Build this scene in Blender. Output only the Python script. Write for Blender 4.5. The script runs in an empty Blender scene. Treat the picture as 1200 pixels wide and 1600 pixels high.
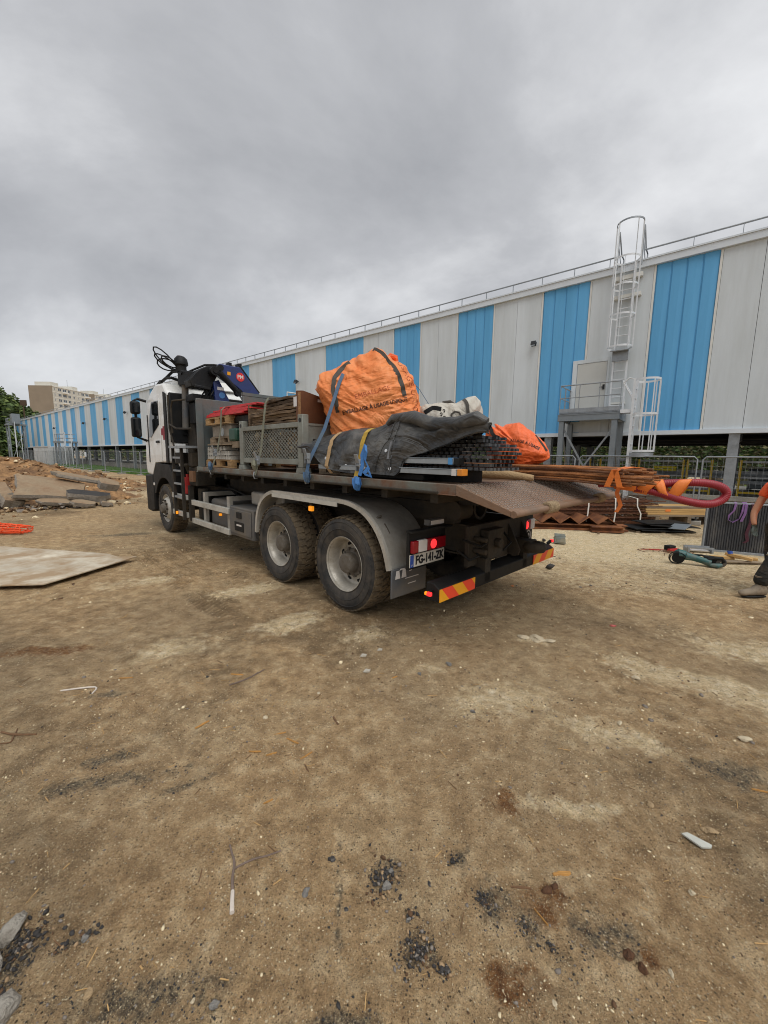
import bpy, bmesh, math, random
import numpy as np
from mathutils import Vector, Matrix, noise as mnoise
from mathutils.bvhtree import BVHTree
rng = random.Random(7)
nrg = np.random.default_rng(11)
SC = bpy.context.scene
COL = SC.collection
R = math.radians
# ------------------------------------------------------------------ camera
PITCH, ROLL, EYE = .1377, .0145, 1.682
fw = Vector((0, math.cos(PITCH), -math.sin(PITCH))); rt = Vector((1, 0, 0)); up = rt.cross(fw)
rt2 = math.cos(ROLL)*rt + math.sin(ROLL)*up
up2 = -math.sin(ROLL)*rt + math.cos(ROLL)*up
cam = bpy.data.cameras.new('camera'); camo = bpy.data.objects.new('camera', cam); COL.objects.link(camo)
cam.sensor_fit = 'HORIZONTAL'; cam.sensor_width = 36; cam.lens = 36*615.93/1200
cam.clip_start = .05; cam.clip_end = 3000
M = Matrix.Identity(4)
for i in range(3):
    M[i][0] = rt2[i]; M[i][1] = up2[i]; M[i][2] = -fw[i]
M[2][3] = EYE
camo.matrix_world = M
SC.camera = camo
# ------------------------------------------------------------------ sky and sun (overcast day)
SUN_EL, SUN_AZ = R(58), R(150)          # azimuth clockwise from +Y
w = bpy.data.worlds.new('World'); SC.world = w; w.use_nodes = True
nt = w.node_tree; nt.nodes.clear()
def N(t, typ, **kw):
    n = t.nodes.new(typ)
    for k, v in kw.items():
        if hasattr(n, k): setattr(n, k, v)
        else: n.inputs[k].default_value = v
    return n
sky = N(nt, 'ShaderNodeTexSky', sky_type='NISHITA', sun_disc=False, sun_elevation=SUN_EL, sun_rotation=SUN_AZ)
bg1 = N(nt, 'ShaderNodeBackground'); bg1.inputs[1].default_value = .1
nt.links.new(sky.outputs[0], bg1.inputs[0])
tc = N(nt, 'ShaderNodeTexCoord')
sep = N(nt, 'ShaderNodeSeparateXYZ'); nt.links.new(tc.outputs['Generated'], sep.inputs[0])
ab = N(nt, 'ShaderNodeMath', operation='ABSOLUTE'); nt.links.new(sep.outputs[2], ab.inputs[0])
add = N(nt, 'ShaderNodeMath', operation='ADD'); add.inputs[1].default_value = .5; nt.links.new(ab.outputs[0], add.inputs[0])
dx = N(nt, 'ShaderNodeMath', operation='DIVIDE'); nt.links.new(sep.outputs[0], dx.inputs[0]); nt.links.new(add.outputs[0], dx.inputs[1])
dy = N(nt, 'ShaderNodeMath', operation='DIVIDE'); nt.links.new(sep.outputs[1], dy.inputs[0]); nt.links.new(add.outputs[0], dy.inputs[1])
cmb = N(nt, 'ShaderNodeCombineXYZ'); nt.links.new(dx.outputs[0], cmb.inputs[0]); nt.links.new(dy.outputs[0], cmb.inputs[1])
mp = N(nt, 'ShaderNodeMapping'); mp.inputs['Location'].default_value = (.2, 1.7, 0); mp.inputs['Rotation'].default_value = (0, 0, R(-25)); mp.inputs['Scale'].default_value = (.75, 1.0, 1)
nt.links.new(cmb.outputs[0], mp.inputs[0])
n1 = N(nt, 'ShaderNodeTexNoise'); n1.inputs['Scale'].default_value = 1.55; n1.inputs['Detail'].default_value = 10; n1.inputs['Roughness'].default_value = .56; n1.inputs['Distortion'].default_value = .2
n2 = N(nt, 'ShaderNodeTexNoise'); n2.inputs['Scale'].default_value = .42; n2.inputs['Detail'].default_value = 3
nt.links.new(mp.outputs[0], n1.inputs[0]); nt.links.new(mp.outputs[0], n2.inputs[0])
sm = N(nt, 'ShaderNodeMath', operation='MULTIPLY_ADD'); sm.inputs[1].default_value = .6
nt.links.new(n2.outputs[0], sm.inputs[0]); nt.links.new(n1.outputs[0], sm.inputs[2])
rp = N(nt, 'ShaderNodeValToRGB'); nt.links.new(sm.outputs[0], rp.inputs[0])
cr = rp.color_ramp; cr.elements[0].position = .62; cr.elements[0].color = (.30, .305, .32, 1)
cr.elements[1].position = .99; cr.elements[1].color = (.70, .705, .715, 1)
e = cr.elements.new(.80); e.color = (.435, .44, .455, 1)
# paler air towards the horizon, all the way round
hz = N(nt, 'ShaderNodeMapRange'); hz.inputs[1].default_value = 0; hz.inputs[2].default_value = .22; hz.inputs[3].default_value = .55; hz.inputs[4].default_value = 0
nt.links.new(ab.outputs[0], hz.inputs[0])
mx = N(nt, 'ShaderNodeMixRGB'); mx.inputs[2].default_value = (.66, .67, .69, 1)
nt.links.new(hz.outputs[0], mx.inputs[0]); nt.links.new(rp.outputs[0], mx.inputs[1])
bg2 = N(nt, 'ShaderNodeBackground'); bg2.inputs[1].default_value = .80; nt.links.new(mx.outputs[0], bg2.inputs[0])
ms = N(nt, 'ShaderNodeMixShader'); ms.inputs[0].default_value = .94
nt.links.new(bg1.outputs[0], ms.inputs[1]); nt.links.new(bg2.outputs[0], ms.inputs[2])
wo = N(nt, 'ShaderNodeOutputWorld'); nt.links.new(ms.outputs[0], wo.inputs[0])
sl = bpy.data.lights.new('sun', 'SUN'); sl.energy = 1.5; sl.angle = R(55); sl.color = (1, .985, .955)
so = bpy.data.objects.new('sun', sl); COL.objects.link(so); so.location = (0, 0, 40)
sd = Vector((math.sin(SUN_AZ)*math.cos(SUN_EL), math.cos(SUN_AZ)*math.cos(SUN_EL), math.sin(SUN_EL)))
so.rotation_euler = sd.to_track_quat('Z', 'Y').to_euler()
SC.view_settings.view_transform = 'Standard'; SC.view_settings.look = 'None'
SC.view_settings.exposure = .62; SC.view_settings.gamma = 1; SC.view_settings.use_curve_mapping = False
SC.render.engine = 'CYCLES'
SC.cycles.max_bounces = 6; SC.cycles.diffuse_bounces = 3; SC.cycles.glossy_bounces = 3
SC.cycles.use_denoising = True; SC.cycles.denoising_prefilter = 'ACCURATE'
SC.cycles.pixel_filter_type = 'BLACKMAN_HARRIS'; SC.cycles.filter_width = 1.05

# ------------------------------------------------------------------ materials
MATS = {}
def srgb(h):
    h = h.lstrip('#'); v = [int(h[i:i+2], 16)/255 for i in (0, 2, 4)]
    return tuple(c/12.92 if c <= .04045 else ((c+.055)/1.055)**2.4 for c in v)
def mat(name, col, rough=.6, metal=0, var=.18, scale=5, bump=.15, bscale=60, dirt=None, damt=.35, dscale=2.5, dsharp=.12, coat=0, stretch=None, spec=None, sheen=0, trans=0, emit=None, estr=0, crease=None):
    if name in MATS: return MATS[name]
    if isinstance(col, str): col = srgb(col)
    m = bpy.data.materials.new(name); m.use_nodes = True; t = m.node_tree
    b = t.nodes['Principled BSDF']
    b.inputs['Roughness'].default_value = rough; b.inputs['Metallic'].default_value = metal
    if spec is not None: b.inputs['Specular IOR Level'].default_value = spec
    if coat: b.inputs['Coat Weight'].default_value = coat
    if trans: b.inputs['Transmission Weight'].default_value = trans
    tc = t.nodes.new('ShaderNodeTexCoord'); src = tc.outputs['Object']
    if stretch:
        mp = t.nodes.new('ShaderNodeMapping'); mp.inputs['Scale'].default_value = stretch
        t.links.new(src, mp.inputs[0]); src = mp.outputs[0]
    n = t.nodes.new('ShaderNodeTexNoise'); n.inputs['Scale'].default_value = scale; n.inputs['Detail'].default_value = 6; n.inputs['Roughness'].default_value = .6
    t.links.new(src, n.inputs[0])
    rp = t.nodes.new('ShaderNodeValToRGB'); t.links.new(n.outputs[0], rp.inputs[0])
    rp.color_ramp.elements[0].position = .3; rp.color_ramp.elements[1].position = .7
    rp.color_ramp.elements[0].color = tuple(c*(1-var) for c in col)+(1,)
    rp.color_ramp.elements[1].color = tuple(min(1, c*(1+var)) for c in col)+(1,)
    out = rp.outputs[0]
    if dirt is not None:
        if isinstance(dirt, str): dirt = srgb(dirt)
        d = t.nodes.new('ShaderNodeTexNoise'); d.inputs['Scale'].default_value = dscale; d.inputs['Detail'].default_value = 8; d.inputs['Roughness'].default_value = .68
        t.links.new(src, d.inputs[0])
        mr = t.nodes.new('ShaderNodeMapRange'); mr.inputs[1].default_value = .5-(damt-.5)*.5-dsharp; mr.inputs[2].default_value = .5-(damt-.5)*.5+dsharp
        mr.inputs[4].default_value = .92
        t.links.new(d.outputs[0], mr.inputs[0])
        mx = t.nodes.new('ShaderNodeMixRGB'); t.links.new(mr.outputs[0], mx.inputs[0]); t.links.new(out, mx.inputs[1]); mx.inputs[2].default_value = tuple(dirt)+(1,)
        out = mx.outputs[0]
        rr = t.nodes.new('ShaderNodeMapRange'); rr.inputs[3].default_value = rough; rr.inputs[4].default_value = max(rough, .85)
        t.links.new(mr.outputs[0], rr.inputs[0]); t.links.new(rr.outputs[0], b.inputs['Roughness'])
        if metal:
            r2 = t.nodes.new('ShaderNodeMapRange'); r2.inputs[3].default_value = metal; r2.inputs[4].default_value = 0
            t.links.new(mr.outputs[0], r2.inputs[0]); t.links.new(r2.outputs[0], b.inputs['Metallic'])
    t.links.new(out, b.inputs['Base Color'])
    if bump:
        n3 = t.nodes.new('ShaderNodeTexNoise'); n3.inputs['Scale'].default_value = bscale; n3.inputs['Detail'].default_value = 4
        t.links.new(src, n3.inputs[0])
        bp = t.nodes.new('ShaderNodeBump'); bp.inputs['Strength'].default_value = bump; bp.inputs['Distance'].default_value = .02
        t.links.new(n3.outputs[0], bp.inputs['Height']); t.links.new(bp.outputs[0], b.inputs['Normal'])
    if crease:
        mpc = t.nodes.new('ShaderNodeMapping'); mpc.inputs['Scale'].default_value = crease[1]; t.links.new(tc.outputs['Object'], mpc.inputs[0])
        nc = t.nodes.new('ShaderNodeTexNoise'); nc.inputs['Scale'].default_value = crease[0]; nc.inputs['Detail'].default_value = 5; nc.inputs['Distortion'].default_value = 1.2; t.links.new(mpc.outputs[0], nc.inputs[0])
        ma = t.nodes.new('ShaderNodeMath'); ma.operation = 'SUBTRACT'; ma.inputs[1].default_value = .5; t.links.new(nc.outputs[0], ma.inputs[0])
        mb_ = t.nodes.new('ShaderNodeMath'); mb_.operation = 'ABSOLUTE'; t.links.new(ma.outputs[0], mb_.inputs[0])
        bc = t.nodes.new('ShaderNodeBump'); bc.inputs['Strength'].default_value = 1; bc.inputs['Distance'].default_value = crease[2]; t.links.new(mb_.outputs[0], bc.inputs['Height'])
        if b.inputs['Normal'].is_linked: t.links.new(b.inputs['Normal'].links[0].from_socket, bc.inputs['Normal'])
        t.links.new(bc.outputs[0], b.inputs['Normal'])
    if emit is not None:
        b.inputs['Emission Color'].default_value = tuple(emit)+(1,); b.inputs['Emission Strength'].default_value = estr
    MATS[name] = m
    return m

# ------------------------------------------------------------------ frames and objects
I4 = Matrix.Identity(4)
TA = 2.3567
FT = Matrix.Translation((.418, 5.045, 0)) @ Matrix.Rotation(TA, 4, 'Z')          # truck: x forward, y left
WA, WD = -.6882, 15.067
dW = Vector((math.cos(WA), math.sin(WA), 0)); nW = Vector((-math.sin(WA), math.cos(WA), 0))
FW = Matrix.Translation(nW*WD) @ Matrix.Rotation(WA, 4, 'Z')                       # warehouse wall: x along, y into the building
INFO = {}
def tag(o, label=None, cat=None, group=None, kind=None):
    if label: o['label'] = label
    if cat: o['category'] = cat
    if group: o['group'] = group
    if kind: o['kind'] = kind
    return o
def thing(name, label, cat, base=(0, 0, 0), frame=I4, group=None):
    o = bpy.data.objects.new(name, None); COL.objects.link(o)
    o.empty_display_size = .2
    o.matrix_world = frame @ Matrix.Translation(base)
    INFO[o] = Vector(base)
    return tag(o, label, cat, group)
class MB:
    def __init__(s): s.v = []; s.f = []; s.m = []
    def add(s, vs, fs, m=0):
        k = len(s.v); s.v.extend(tuple(p) for p in vs)
        for f in fs: s.f.append(tuple(i+k for i in f)); s.m.append(m)
        return s
    def box(s, x0, x1, y0, y1, z0, z1, m=0):
        return s.add([(x, y, z) for x in (x0, x1) for y in (y0, y1) for z in (z0, z1)],
            [(0, 1, 3, 2), (4, 6, 7, 5), (0, 4, 5, 1), (2, 3, 7, 6), (0, 2, 6, 4), (1, 5, 7, 3)], m)
    def obb(s, c, size, rot=None, m=0):
        c = Vector(c); a = [q/2 for q in size]; rot = rot or Matrix.Identity(3)
        vs = [c + rot @ Vector((x*a[0], y*a[1], z*a[2])) for x in (-1, 1) for y in (-1, 1) for z in (-1, 1)]
        return s.add(vs, [(0, 1, 3, 2), (4, 6, 7, 5), (0, 4, 5, 1), (2, 3, 7, 6), (0, 2, 6, 4), (1, 5, 7, 3)], m)
    def bar(s, p0, p1, w, h, m=0, roll=0, upv=(0, 0, 1)):      # box beam from p0 to p1
        p0 = Vector(p0); p1 = Vector(p1); d = p1-p0; L = d.length
        if L < 1e-6: return s
        d.normalize(); u = Vector(upv)
        if abs(d.dot(u)) > .98: u = Vector((1, 0, 0))
        r = d.cross(u).normalized(); u = r.cross(d)
        rot = Matrix((d, r, u)).transposed()
        if roll: rot = Matrix.Rotation(roll, 3, d) @ rot
        return s.obb((p0+p1)/2, (L, w, h), rot, m)
    def tube(s, pts, r, n=8, closed=False, m=0, caps=True):
        P = [Vector(p) for p in pts]; k = len(P)
        rs = r if isinstance(r, (list, tuple)) else [r]*k
        T = []
        for i in range(k):
            a = P[(i-1) % k] if (closed or i > 0) else P[i]; b = P[(i+1) % k] if (closed or i < k-1) else P[i]
            d = b-a; T.append(d.normalized() if d.length > 1e-9 else Vector((0, 0, 1)))
        u = Vector((0, 0, 1))
        if abs(T[0].dot(u)) > .9: u = Vector((1, 0, 0))
        u = (u - T[0]*u.dot(T[0])).normalized()
        vs = []
        for i in range(k):
            u = u - T[i]*u.dot(T[i])
            u = u.normalized() if u.length > 1e-6 else T[i].orthogonal().normalized()
            q = T[i].cross(u)
            for j in range(n):
                a = 2*math.pi*j/n
                vs.append(P[i] + (u*math.cos(a)+q*math.sin(a))*rs[i])
        fs = []
        for i in range(k if closed else k-1):
            i2 = (i+1) % k
            for j in range(n):
                j2 = (j+1) % n
                fs.append((i*n+j, i2*n+j, i2*n+j2, i*n+j2)[::-1])
        if not closed and caps:
            fs.append(tuple(range(n))); fs.append(tuple(range((k-1)*n, k*n))[::-1])
        return s.add(vs, fs, m)
    def cyl(s, p0, p1, r, n=12, r1=None, m=0): return s.tube([p0, p1], [r, r if r1 is None else r1], n, m=m)
    def prism(s, poly, plane, a, b, m=0):       # polygon in a plane, extruded along the third axis
        def P(u, v, w): return {'xz': (u, w, v), 'yz': (w, u, v), 'xy': (u, v, w)}[plane]
        n = len(poly)
        vs = [P(u, v, a) for u, v in poly]+[P(u, v, b) for u, v in poly]
        fs = [tuple(range(n)), tuple(range(n, 2*n))[::-1]]+[(i, i+n, (i+1) % n+n, (i+1) % n) for i in range(n)]
        return s.add(vs, fs, m)
    def lathe(s, prof, c, axis='y', n=32, m=0, closed=False, ms=None):
        # prof: (radius, height along axis)
        vs = []; fs = []; k = len(prof); c = Vector(c)
        for i in range(n):
            a = 2*math.pi*i/n; ca, sa = math.cos(a), math.sin(a)
            for r, h in prof:
                vs.append(c+Vector({'y': (r*ca, h, r*sa), 'z': (r*ca, r*sa, h), 'x': (h, r*ca, r*sa)}[axis]))
        base = len(s.v); s.v.extend(tuple(p) for p in vs)
        for i in range(n):
            i2 = (i+1) % n
            for j in range(k if closed else k-1):
                j2 = (j+1) % k
                s.f.append((base+i*k+j, base+i*k+j2, base+i2*k+j2, base+i2*k+j)); s.m.append(ms[j] if ms else m)
        return s
    def grid(s, P, m=0, cu=False, cv=False):     # P[i][j]
        nu, nv = len(P), len(P[0]); vs = [p for row in P for p in row]; fs = []
        for i in range(nu if cu else nu-1):
            for j in range(nv if cv else nv-1):
                i2, j2 = (i+1) % nu, (j+1) % nv
                fs.append((i*nv+j, i2*nv+j, i2*nv+j2, i*nv+j2))
        return s.add(vs, fs, m)
    def ribbon(s, pts, wv, w, th=.004, m=0):     # flat strap following pts, width along wv
        k = len(pts); P = [Vector(p) for p in pts]; rows = []
        for i in range(k):
            wd = Vector(wv[i] if isinstance(wv, list) else wv).normalized()
            d = (P[min(i+1, k-1)]-P[max(i-1, 0)]).normalized(); nn = d.cross(wd).normalized()
            rows.append([P[i]-wd*w/2-nn*th/2, P[i]+wd*w/2-nn*th/2, P[i]+wd*w/2+nn*th/2, P[i]-wd*w/2+nn*th/2])
        s.grid(rows, m, cv=True)
        return s.add(rows[0], [(3, 2, 1, 0)], m).add(rows[-1], [(0, 1, 2, 3)], m)
    def mesh(s, name, mats, off=Vector((0, 0, 0)), smooth=35, fix=True):
        me = bpy.data.meshes.new(name)
        V = np.array(s.v, dtype=np.float64).reshape(-1, 3)-np.array(off)
        me.from_pydata(V.tolist(), [], s.f)
        for q in (mats if isinstance(mats, (list, tuple)) else [mats]): me.materials.append(q)
        me.polygons.foreach_set('material_index', s.m)
        if fix:
            bm = bmesh.new(); bm.from_mesh(me); bmesh.ops.recalc_face_normals(bm, faces=bm.faces); bm.to_mesh(me); bm.free()
        if smooth:
            me.polygons.foreach_set('use_smooth', [True]*len(me.polygons))
            try: me.set_sharp_from_angle(angle=R(smooth))
            except Exception: pass
        me.update()
        return me
def root_of(o):
    while o.parent: o = o.parent
    return o
def part(name, mb, mats, parent, label=None, bevel=0, smooth=35, kind=None, fix=True):
    o = bpy.data.objects.new(name, mb.mesh(name, mats, INFO[root_of(parent)], smooth, fix)); COL.objects.link(o)
    o.parent = parent
    if bevel:
        bv = o.modifiers.new('bevel', 'BEVEL'); bv.width = bevel; bv.segments = 2; bv.limit_method = 'ANGLE'; bv.angle_limit = R(40)
    return tag(o, label, kind=kind)
def pcopy(src, parent, loc=(0, 0, 0), rot=None, sc=None, name=None):     # another piece that shares its mesh
    o = src.copy(); COL.objects.link(o); o.parent = parent
    o.location = loc
    if rot is not None: o.rotation_euler = rot
    if sc is not None: o.scale = sc
    return o
def solo(name, mb, mats, label, cat, base=(0, 0, 0), frame=I4, group=None, bevel=0, smooth=35, kind=None, fix=True):
    o = bpy.data.objects.new(name, mb.mesh(name, mats, Vector(base), smooth, fix)); COL.objects.link(o)
    o.matrix_world = frame @ Matrix.Translation(base); INFO[o] = Vector(base)
    if bevel:
        bv = o.modifiers.new('bevel', 'BEVEL'); bv.width = bevel; bv.segments = 2; bv.limit_method = 'ANGLE'; bv.angle_limit = R(40)
    return tag(o, label, cat, group, kind)
def text_mesh(txt, size, depth=.0, xs=1.0, bold=0):
    cu = bpy.data.curves.new('txt', 'FONT'); cu.body = txt; cu.size = size; cu.extrude = depth; cu.align_x = 'CENTER'; cu.align_y = 'CENTER'; cu.offset = bold; cu.resolution_u = 3
    o = bpy.data.objects.new('txt', cu); COL.objects.link(o)
    dg = bpy.context.evaluated_depsgraph_get(); me = bpy.data.meshes.new_from_object(o.evaluated_get(dg))
    V = [Vector((v.co.x*xs, v.co.y, v.co.z)) for v in me.vertices]; F = [tuple(p.vertices) for p in me.polygons]
    bpy.data.objects.remove(o); bpy.data.meshes.remove(me)
    return V, F
def put_text(mb, txt, size, o, xd, yd, m=0, depth=.001, xs=1.0, bold=0):
    V, F = text_mesh(txt, size, depth, xs, bold); o = Vector(o); xd = Vector(xd).normalized(); yd = Vector(yd).normalized(); zd = xd.cross(yd)
    return mb.add([o+xd*p.x+yd*p.y+zd*p.z for p in V], F, m)
# value noise on arrays
def _h(ix, iy, s):
    n = (ix.astype(np.int64)*374761393 + iy.astype(np.int64)*668265263 + s*1442695041) & 0x7fffffff
    n = ((n ^ (n >> 13))*1274126177) & 0x7fffffff
    n = (n ^ (n >> 16)) & 0xffff
    return n/65535.
def vn(x, y, s=0):
    x0 = np.floor(x); y0 = np.floor(y); fx = x-x0; fy = y-y0
    fx = fx*fx*(3-2*fx); fy = fy*fy*(3-2*fy)
    a = _h(x0, y0, s); b = _h(x0+1, y0, s); c = _h(x0, y0+1, s); d = _h(x0+1, y0+1, s)
    return (a*(1-fx)+b*fx)*(1-fy)+(c*(1-fx)+d*fx)*fy
def fbm(x, y, o=4, s=0, g=.5):
    v = 0; a = 1; t = 0
    for i in range(o):
        v = v+a*vn(x*(2**i)+i*17.3, y*(2**i)-i*9.1, s+i); t += a; a *= g
    return v/t
def arr_mesh(name, V, F, mats, mi=None, smooth=True):
    me = bpy.data.meshes.new(name); V = np.asarray(V, np.float32); F = np.asarray(F, np.int32); k = F.shape[1]
    me.vertices.add(len(V)); me.vertices.foreach_set('co', V.ravel())
    me.loops.add(F.size); me.loops.foreach_set('vertex_index', F.ravel())
    me.polygons.add(len(F)); me.polygons.foreach_set('loop_start', np.arange(0, F.size, k, dtype=np.int32))
    for q in (mats if isinstance(mats, (list, tuple)) else [mats]): me.materials.append(q)
    if mi is not None: me.polygons.foreach_set('material_index', np.asarray(mi, np.int32))
    me.polygons.foreach_set('use_smooth', np.full(len(F), smooth))
    me.update(calc_edges=True); me.validate()
    return me
# ------------------------------------------------------------------ ground
def grid_axis(lo, hi, step, out_lo, out_hi, g=1.09):
    a = list(np.arange(lo, hi+1e-6, step)); s = step; x = a[-1]
    while x < out_hi: s *= g; x += s; a.append(x)
    s = step; x = a[0]
    while x > out_lo: s *= g; x -= s; a.insert(0, x)
    return np.array(a)
gx = grid_axis(-4.2, 4.8, .021, -700, 700); gy = grid_axis(.2, 8.2, .021, -60, 900)
X, Y = np.meshgrid(gx, gy)
def blob(cx, cy, rx, ry, rot=0, x=None, y=None, rough=.6, s=3, fr=2.0):
    x = X if x is None else x; y = Y if y is None else y
    c, sn = math.cos(rot), math.sin(rot); u = ((x-cx)*c+(y-cy)*sn)/rx; v = (-(x-cx)*sn+(y-cy)*c)/ry
    d = np.sqrt(u*u+v*v)+(fbm(x*fr/ min(rx, ry)*.5, y*fr/min(rx, ry)*.5, 4, s)-.5)*rough*2
    return np.clip(1.35-d, 0, 1)
near = np.exp(-np.maximum(0, np.hypot(X, Y-3)-9)/8)
def ground_height(x, y):
    nr = np.exp(-np.maximum(0, np.hypot(x, y-3)-12)/10)
    z = (fbm(x*.45+3, y*.45, 3, 1)-.5)*.05
    z += (fbm(x*2.2, y*2.2, 4, 5)-.5)*.026
    u = (x-.418)*math.cos(TA)+(y-5.045)*math.sin(TA); v = -(x-.418)*math.sin(TA)+(y-5.045)*math.cos(TA)
    z += (fbm(u*.22+5, v*1.5, 4, 91)-.5)*.05          # shallow ruts along the way the trucks drive
    return z*nr
Zg = ground_height(X, Y)
dist = np.hypot(X, Y)
fine = np.clip(1.3-dist/11, 0, 1)
clod = np.clip(fbm(X*7, Y*7, 3, 9)-.56, 0, 1)
Zg += clod*.07*np.clip(fbm(X*.9, Y*.9, 2, 21)*2-.7, 0, 1)*fine
Zg += (fbm(X*15, Y*15, 3, 13)-.5)*.011*fine
# tyre prints left along the truck's left wheels and curving behind it
ct, st = math.cos(TA), math.sin(TA)
tx = (X-.418)*ct+(Y-5.045)*st; ty = -(X-.418)*st+(Y-5.045)*ct
prints = np.zeros_like(X)
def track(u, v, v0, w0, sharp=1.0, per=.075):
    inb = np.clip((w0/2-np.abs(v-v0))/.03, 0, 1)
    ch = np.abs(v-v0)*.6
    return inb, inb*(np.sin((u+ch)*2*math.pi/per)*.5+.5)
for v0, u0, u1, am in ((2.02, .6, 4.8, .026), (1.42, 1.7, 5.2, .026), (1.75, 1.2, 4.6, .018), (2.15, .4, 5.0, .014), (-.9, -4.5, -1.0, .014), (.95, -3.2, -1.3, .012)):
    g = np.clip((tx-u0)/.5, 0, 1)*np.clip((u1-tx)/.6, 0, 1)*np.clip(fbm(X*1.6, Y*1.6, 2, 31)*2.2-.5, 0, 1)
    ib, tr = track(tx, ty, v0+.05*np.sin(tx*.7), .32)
    Zg += (tr*am-ib*am*.7)*g; prints = np.maximum(prints, (ib*.45+(1-tr)*ib*.55)*g)  # tread grooves darkened in colour as relief shade, over a compacted band
# keep the ground just below what stands on it
Zg -= .012
wheelz = np.exp(-((ty-1.07)/.3)**2)*(np.exp(-((tx)/.35)**2)+np.exp(-((tx-1.37)/.35)**2)+np.exp(-((tx-6.1)/.35)**2))
Zg = Zg*(1-np.clip(wheelz, 0, 1))+(-.004)*np.clip(wheelz, 0, 1)
# soil kinds: pale dry sand, dark tar fines, red clay, yellow sand
pale = np.zeros_like(X); tar = np.zeros_like(X); clay = np.zeros_like(X)
for b in ((-1.93, 3.25, .42, .3, .3), (-.9, 3.9, .5, .25, .7), (1.43, 3.55, .2, .12, 0), (1.44, 2.25, .42, .16, -.5), (.75, 2.6, .45, .3, .2), (2.4, 2.9, .9, .3, -.6), (3.3, 3.4, .9, .3, -.5), (.95, 1.72, .28, .07, -.1),
          (-3.2, 5.2, .7, .3, .5), (-1.7, 4.9, .7, .3, .6), (-.2, 3.6, .25, .2, 0), (.4, 3.0, .15, .1, 0), (-4.3, 8.8, .9, .5, .3)):
    pale = np.maximum(pale, .72*blob(b[0], b[1], b[2], b[3], b[4], s=int(abs(b[0]*31))))
pale = np.maximum(pale, 1.1*blob(4.6, 7.9, 3.6, 2.3, -.25, rough=.4, s=44)); pale = np.maximum(pale, .55*blob(3.9, 5.6, 2.6, 1.2, -.2, rough=.5, s=46))
pale = np.maximum(pale, .55*blob(-10, 17, 5, 3, .3, rough=.5, s=45))
pale = np.maximum(pale, .6*blob(6, 11, 6, 2.4, -.69, rough=.4, s=47))
for b in ((-1.44, 1.84, .42, .07, .25), (-1.55, 1.98, .25, .06, .4), (-1.0, 1.83, .2, .03, .5), (-.75, 1.0, .34, .1, .1), (-.1, .95, .16, .05, 0), (.78, 1.17, .17, .10, .3), (.45, 1.3, .08, .12, 0), (.55, 1.2, .07, .08, 0),
          (-1.04, 1.15, .09, .025, .5), (-1.22, 1.1, .13, .12, .3), (.02, 1.37, .085, .075, 0), (.14, 1.13, .09, .06, 0), (-1.95, 2.6, .18, .05, .2), (-.15, 1.3, .02, .3, .1), (.35, 1.45, .05, .09, 0), (2.0, 1.95, .3, .12, -.2), (-2.2, 7.2, .8, .3, .2), (-5.5, 8.2, 1.0, .2, .3)):
    tar = np.maximum(tar, .70*blob(b[0], b[1], b[2], b[3], b[4], s=int(abs(b[1]*53)), rough=.7))
for b in ((.63, 1.75, .12, .08, 0), (.45, 1.05, .1, .08, 0), (.62, 1.25, .08, .1, .2), (-2.9, 3.2, .5, .12, .3), (.93, 1.12, .05, .04, 0), (.68, 1.33, .1, .05, 0)):
    clay = np.maximum(clay, .8*blob(b[0], b[1], b[2], b[3], b[4], s=int(abs(b[1]*41)), rough=.6))
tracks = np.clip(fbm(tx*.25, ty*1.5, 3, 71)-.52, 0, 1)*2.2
damp_and_shade = np.clip(fbm(X*.55+9, Y*.55, 4, 61)*1.6-.55, 0, 1)
nx, ny = len(gx), len(gy)
idx = np.arange(nx*ny).reshape(ny, nx)
F = np.stack([idx[:-1, :-1], idx[:-1, 1:], idx[1:, 1:], idx[1:, :-1]], -1).reshape(-1, 4)

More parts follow.
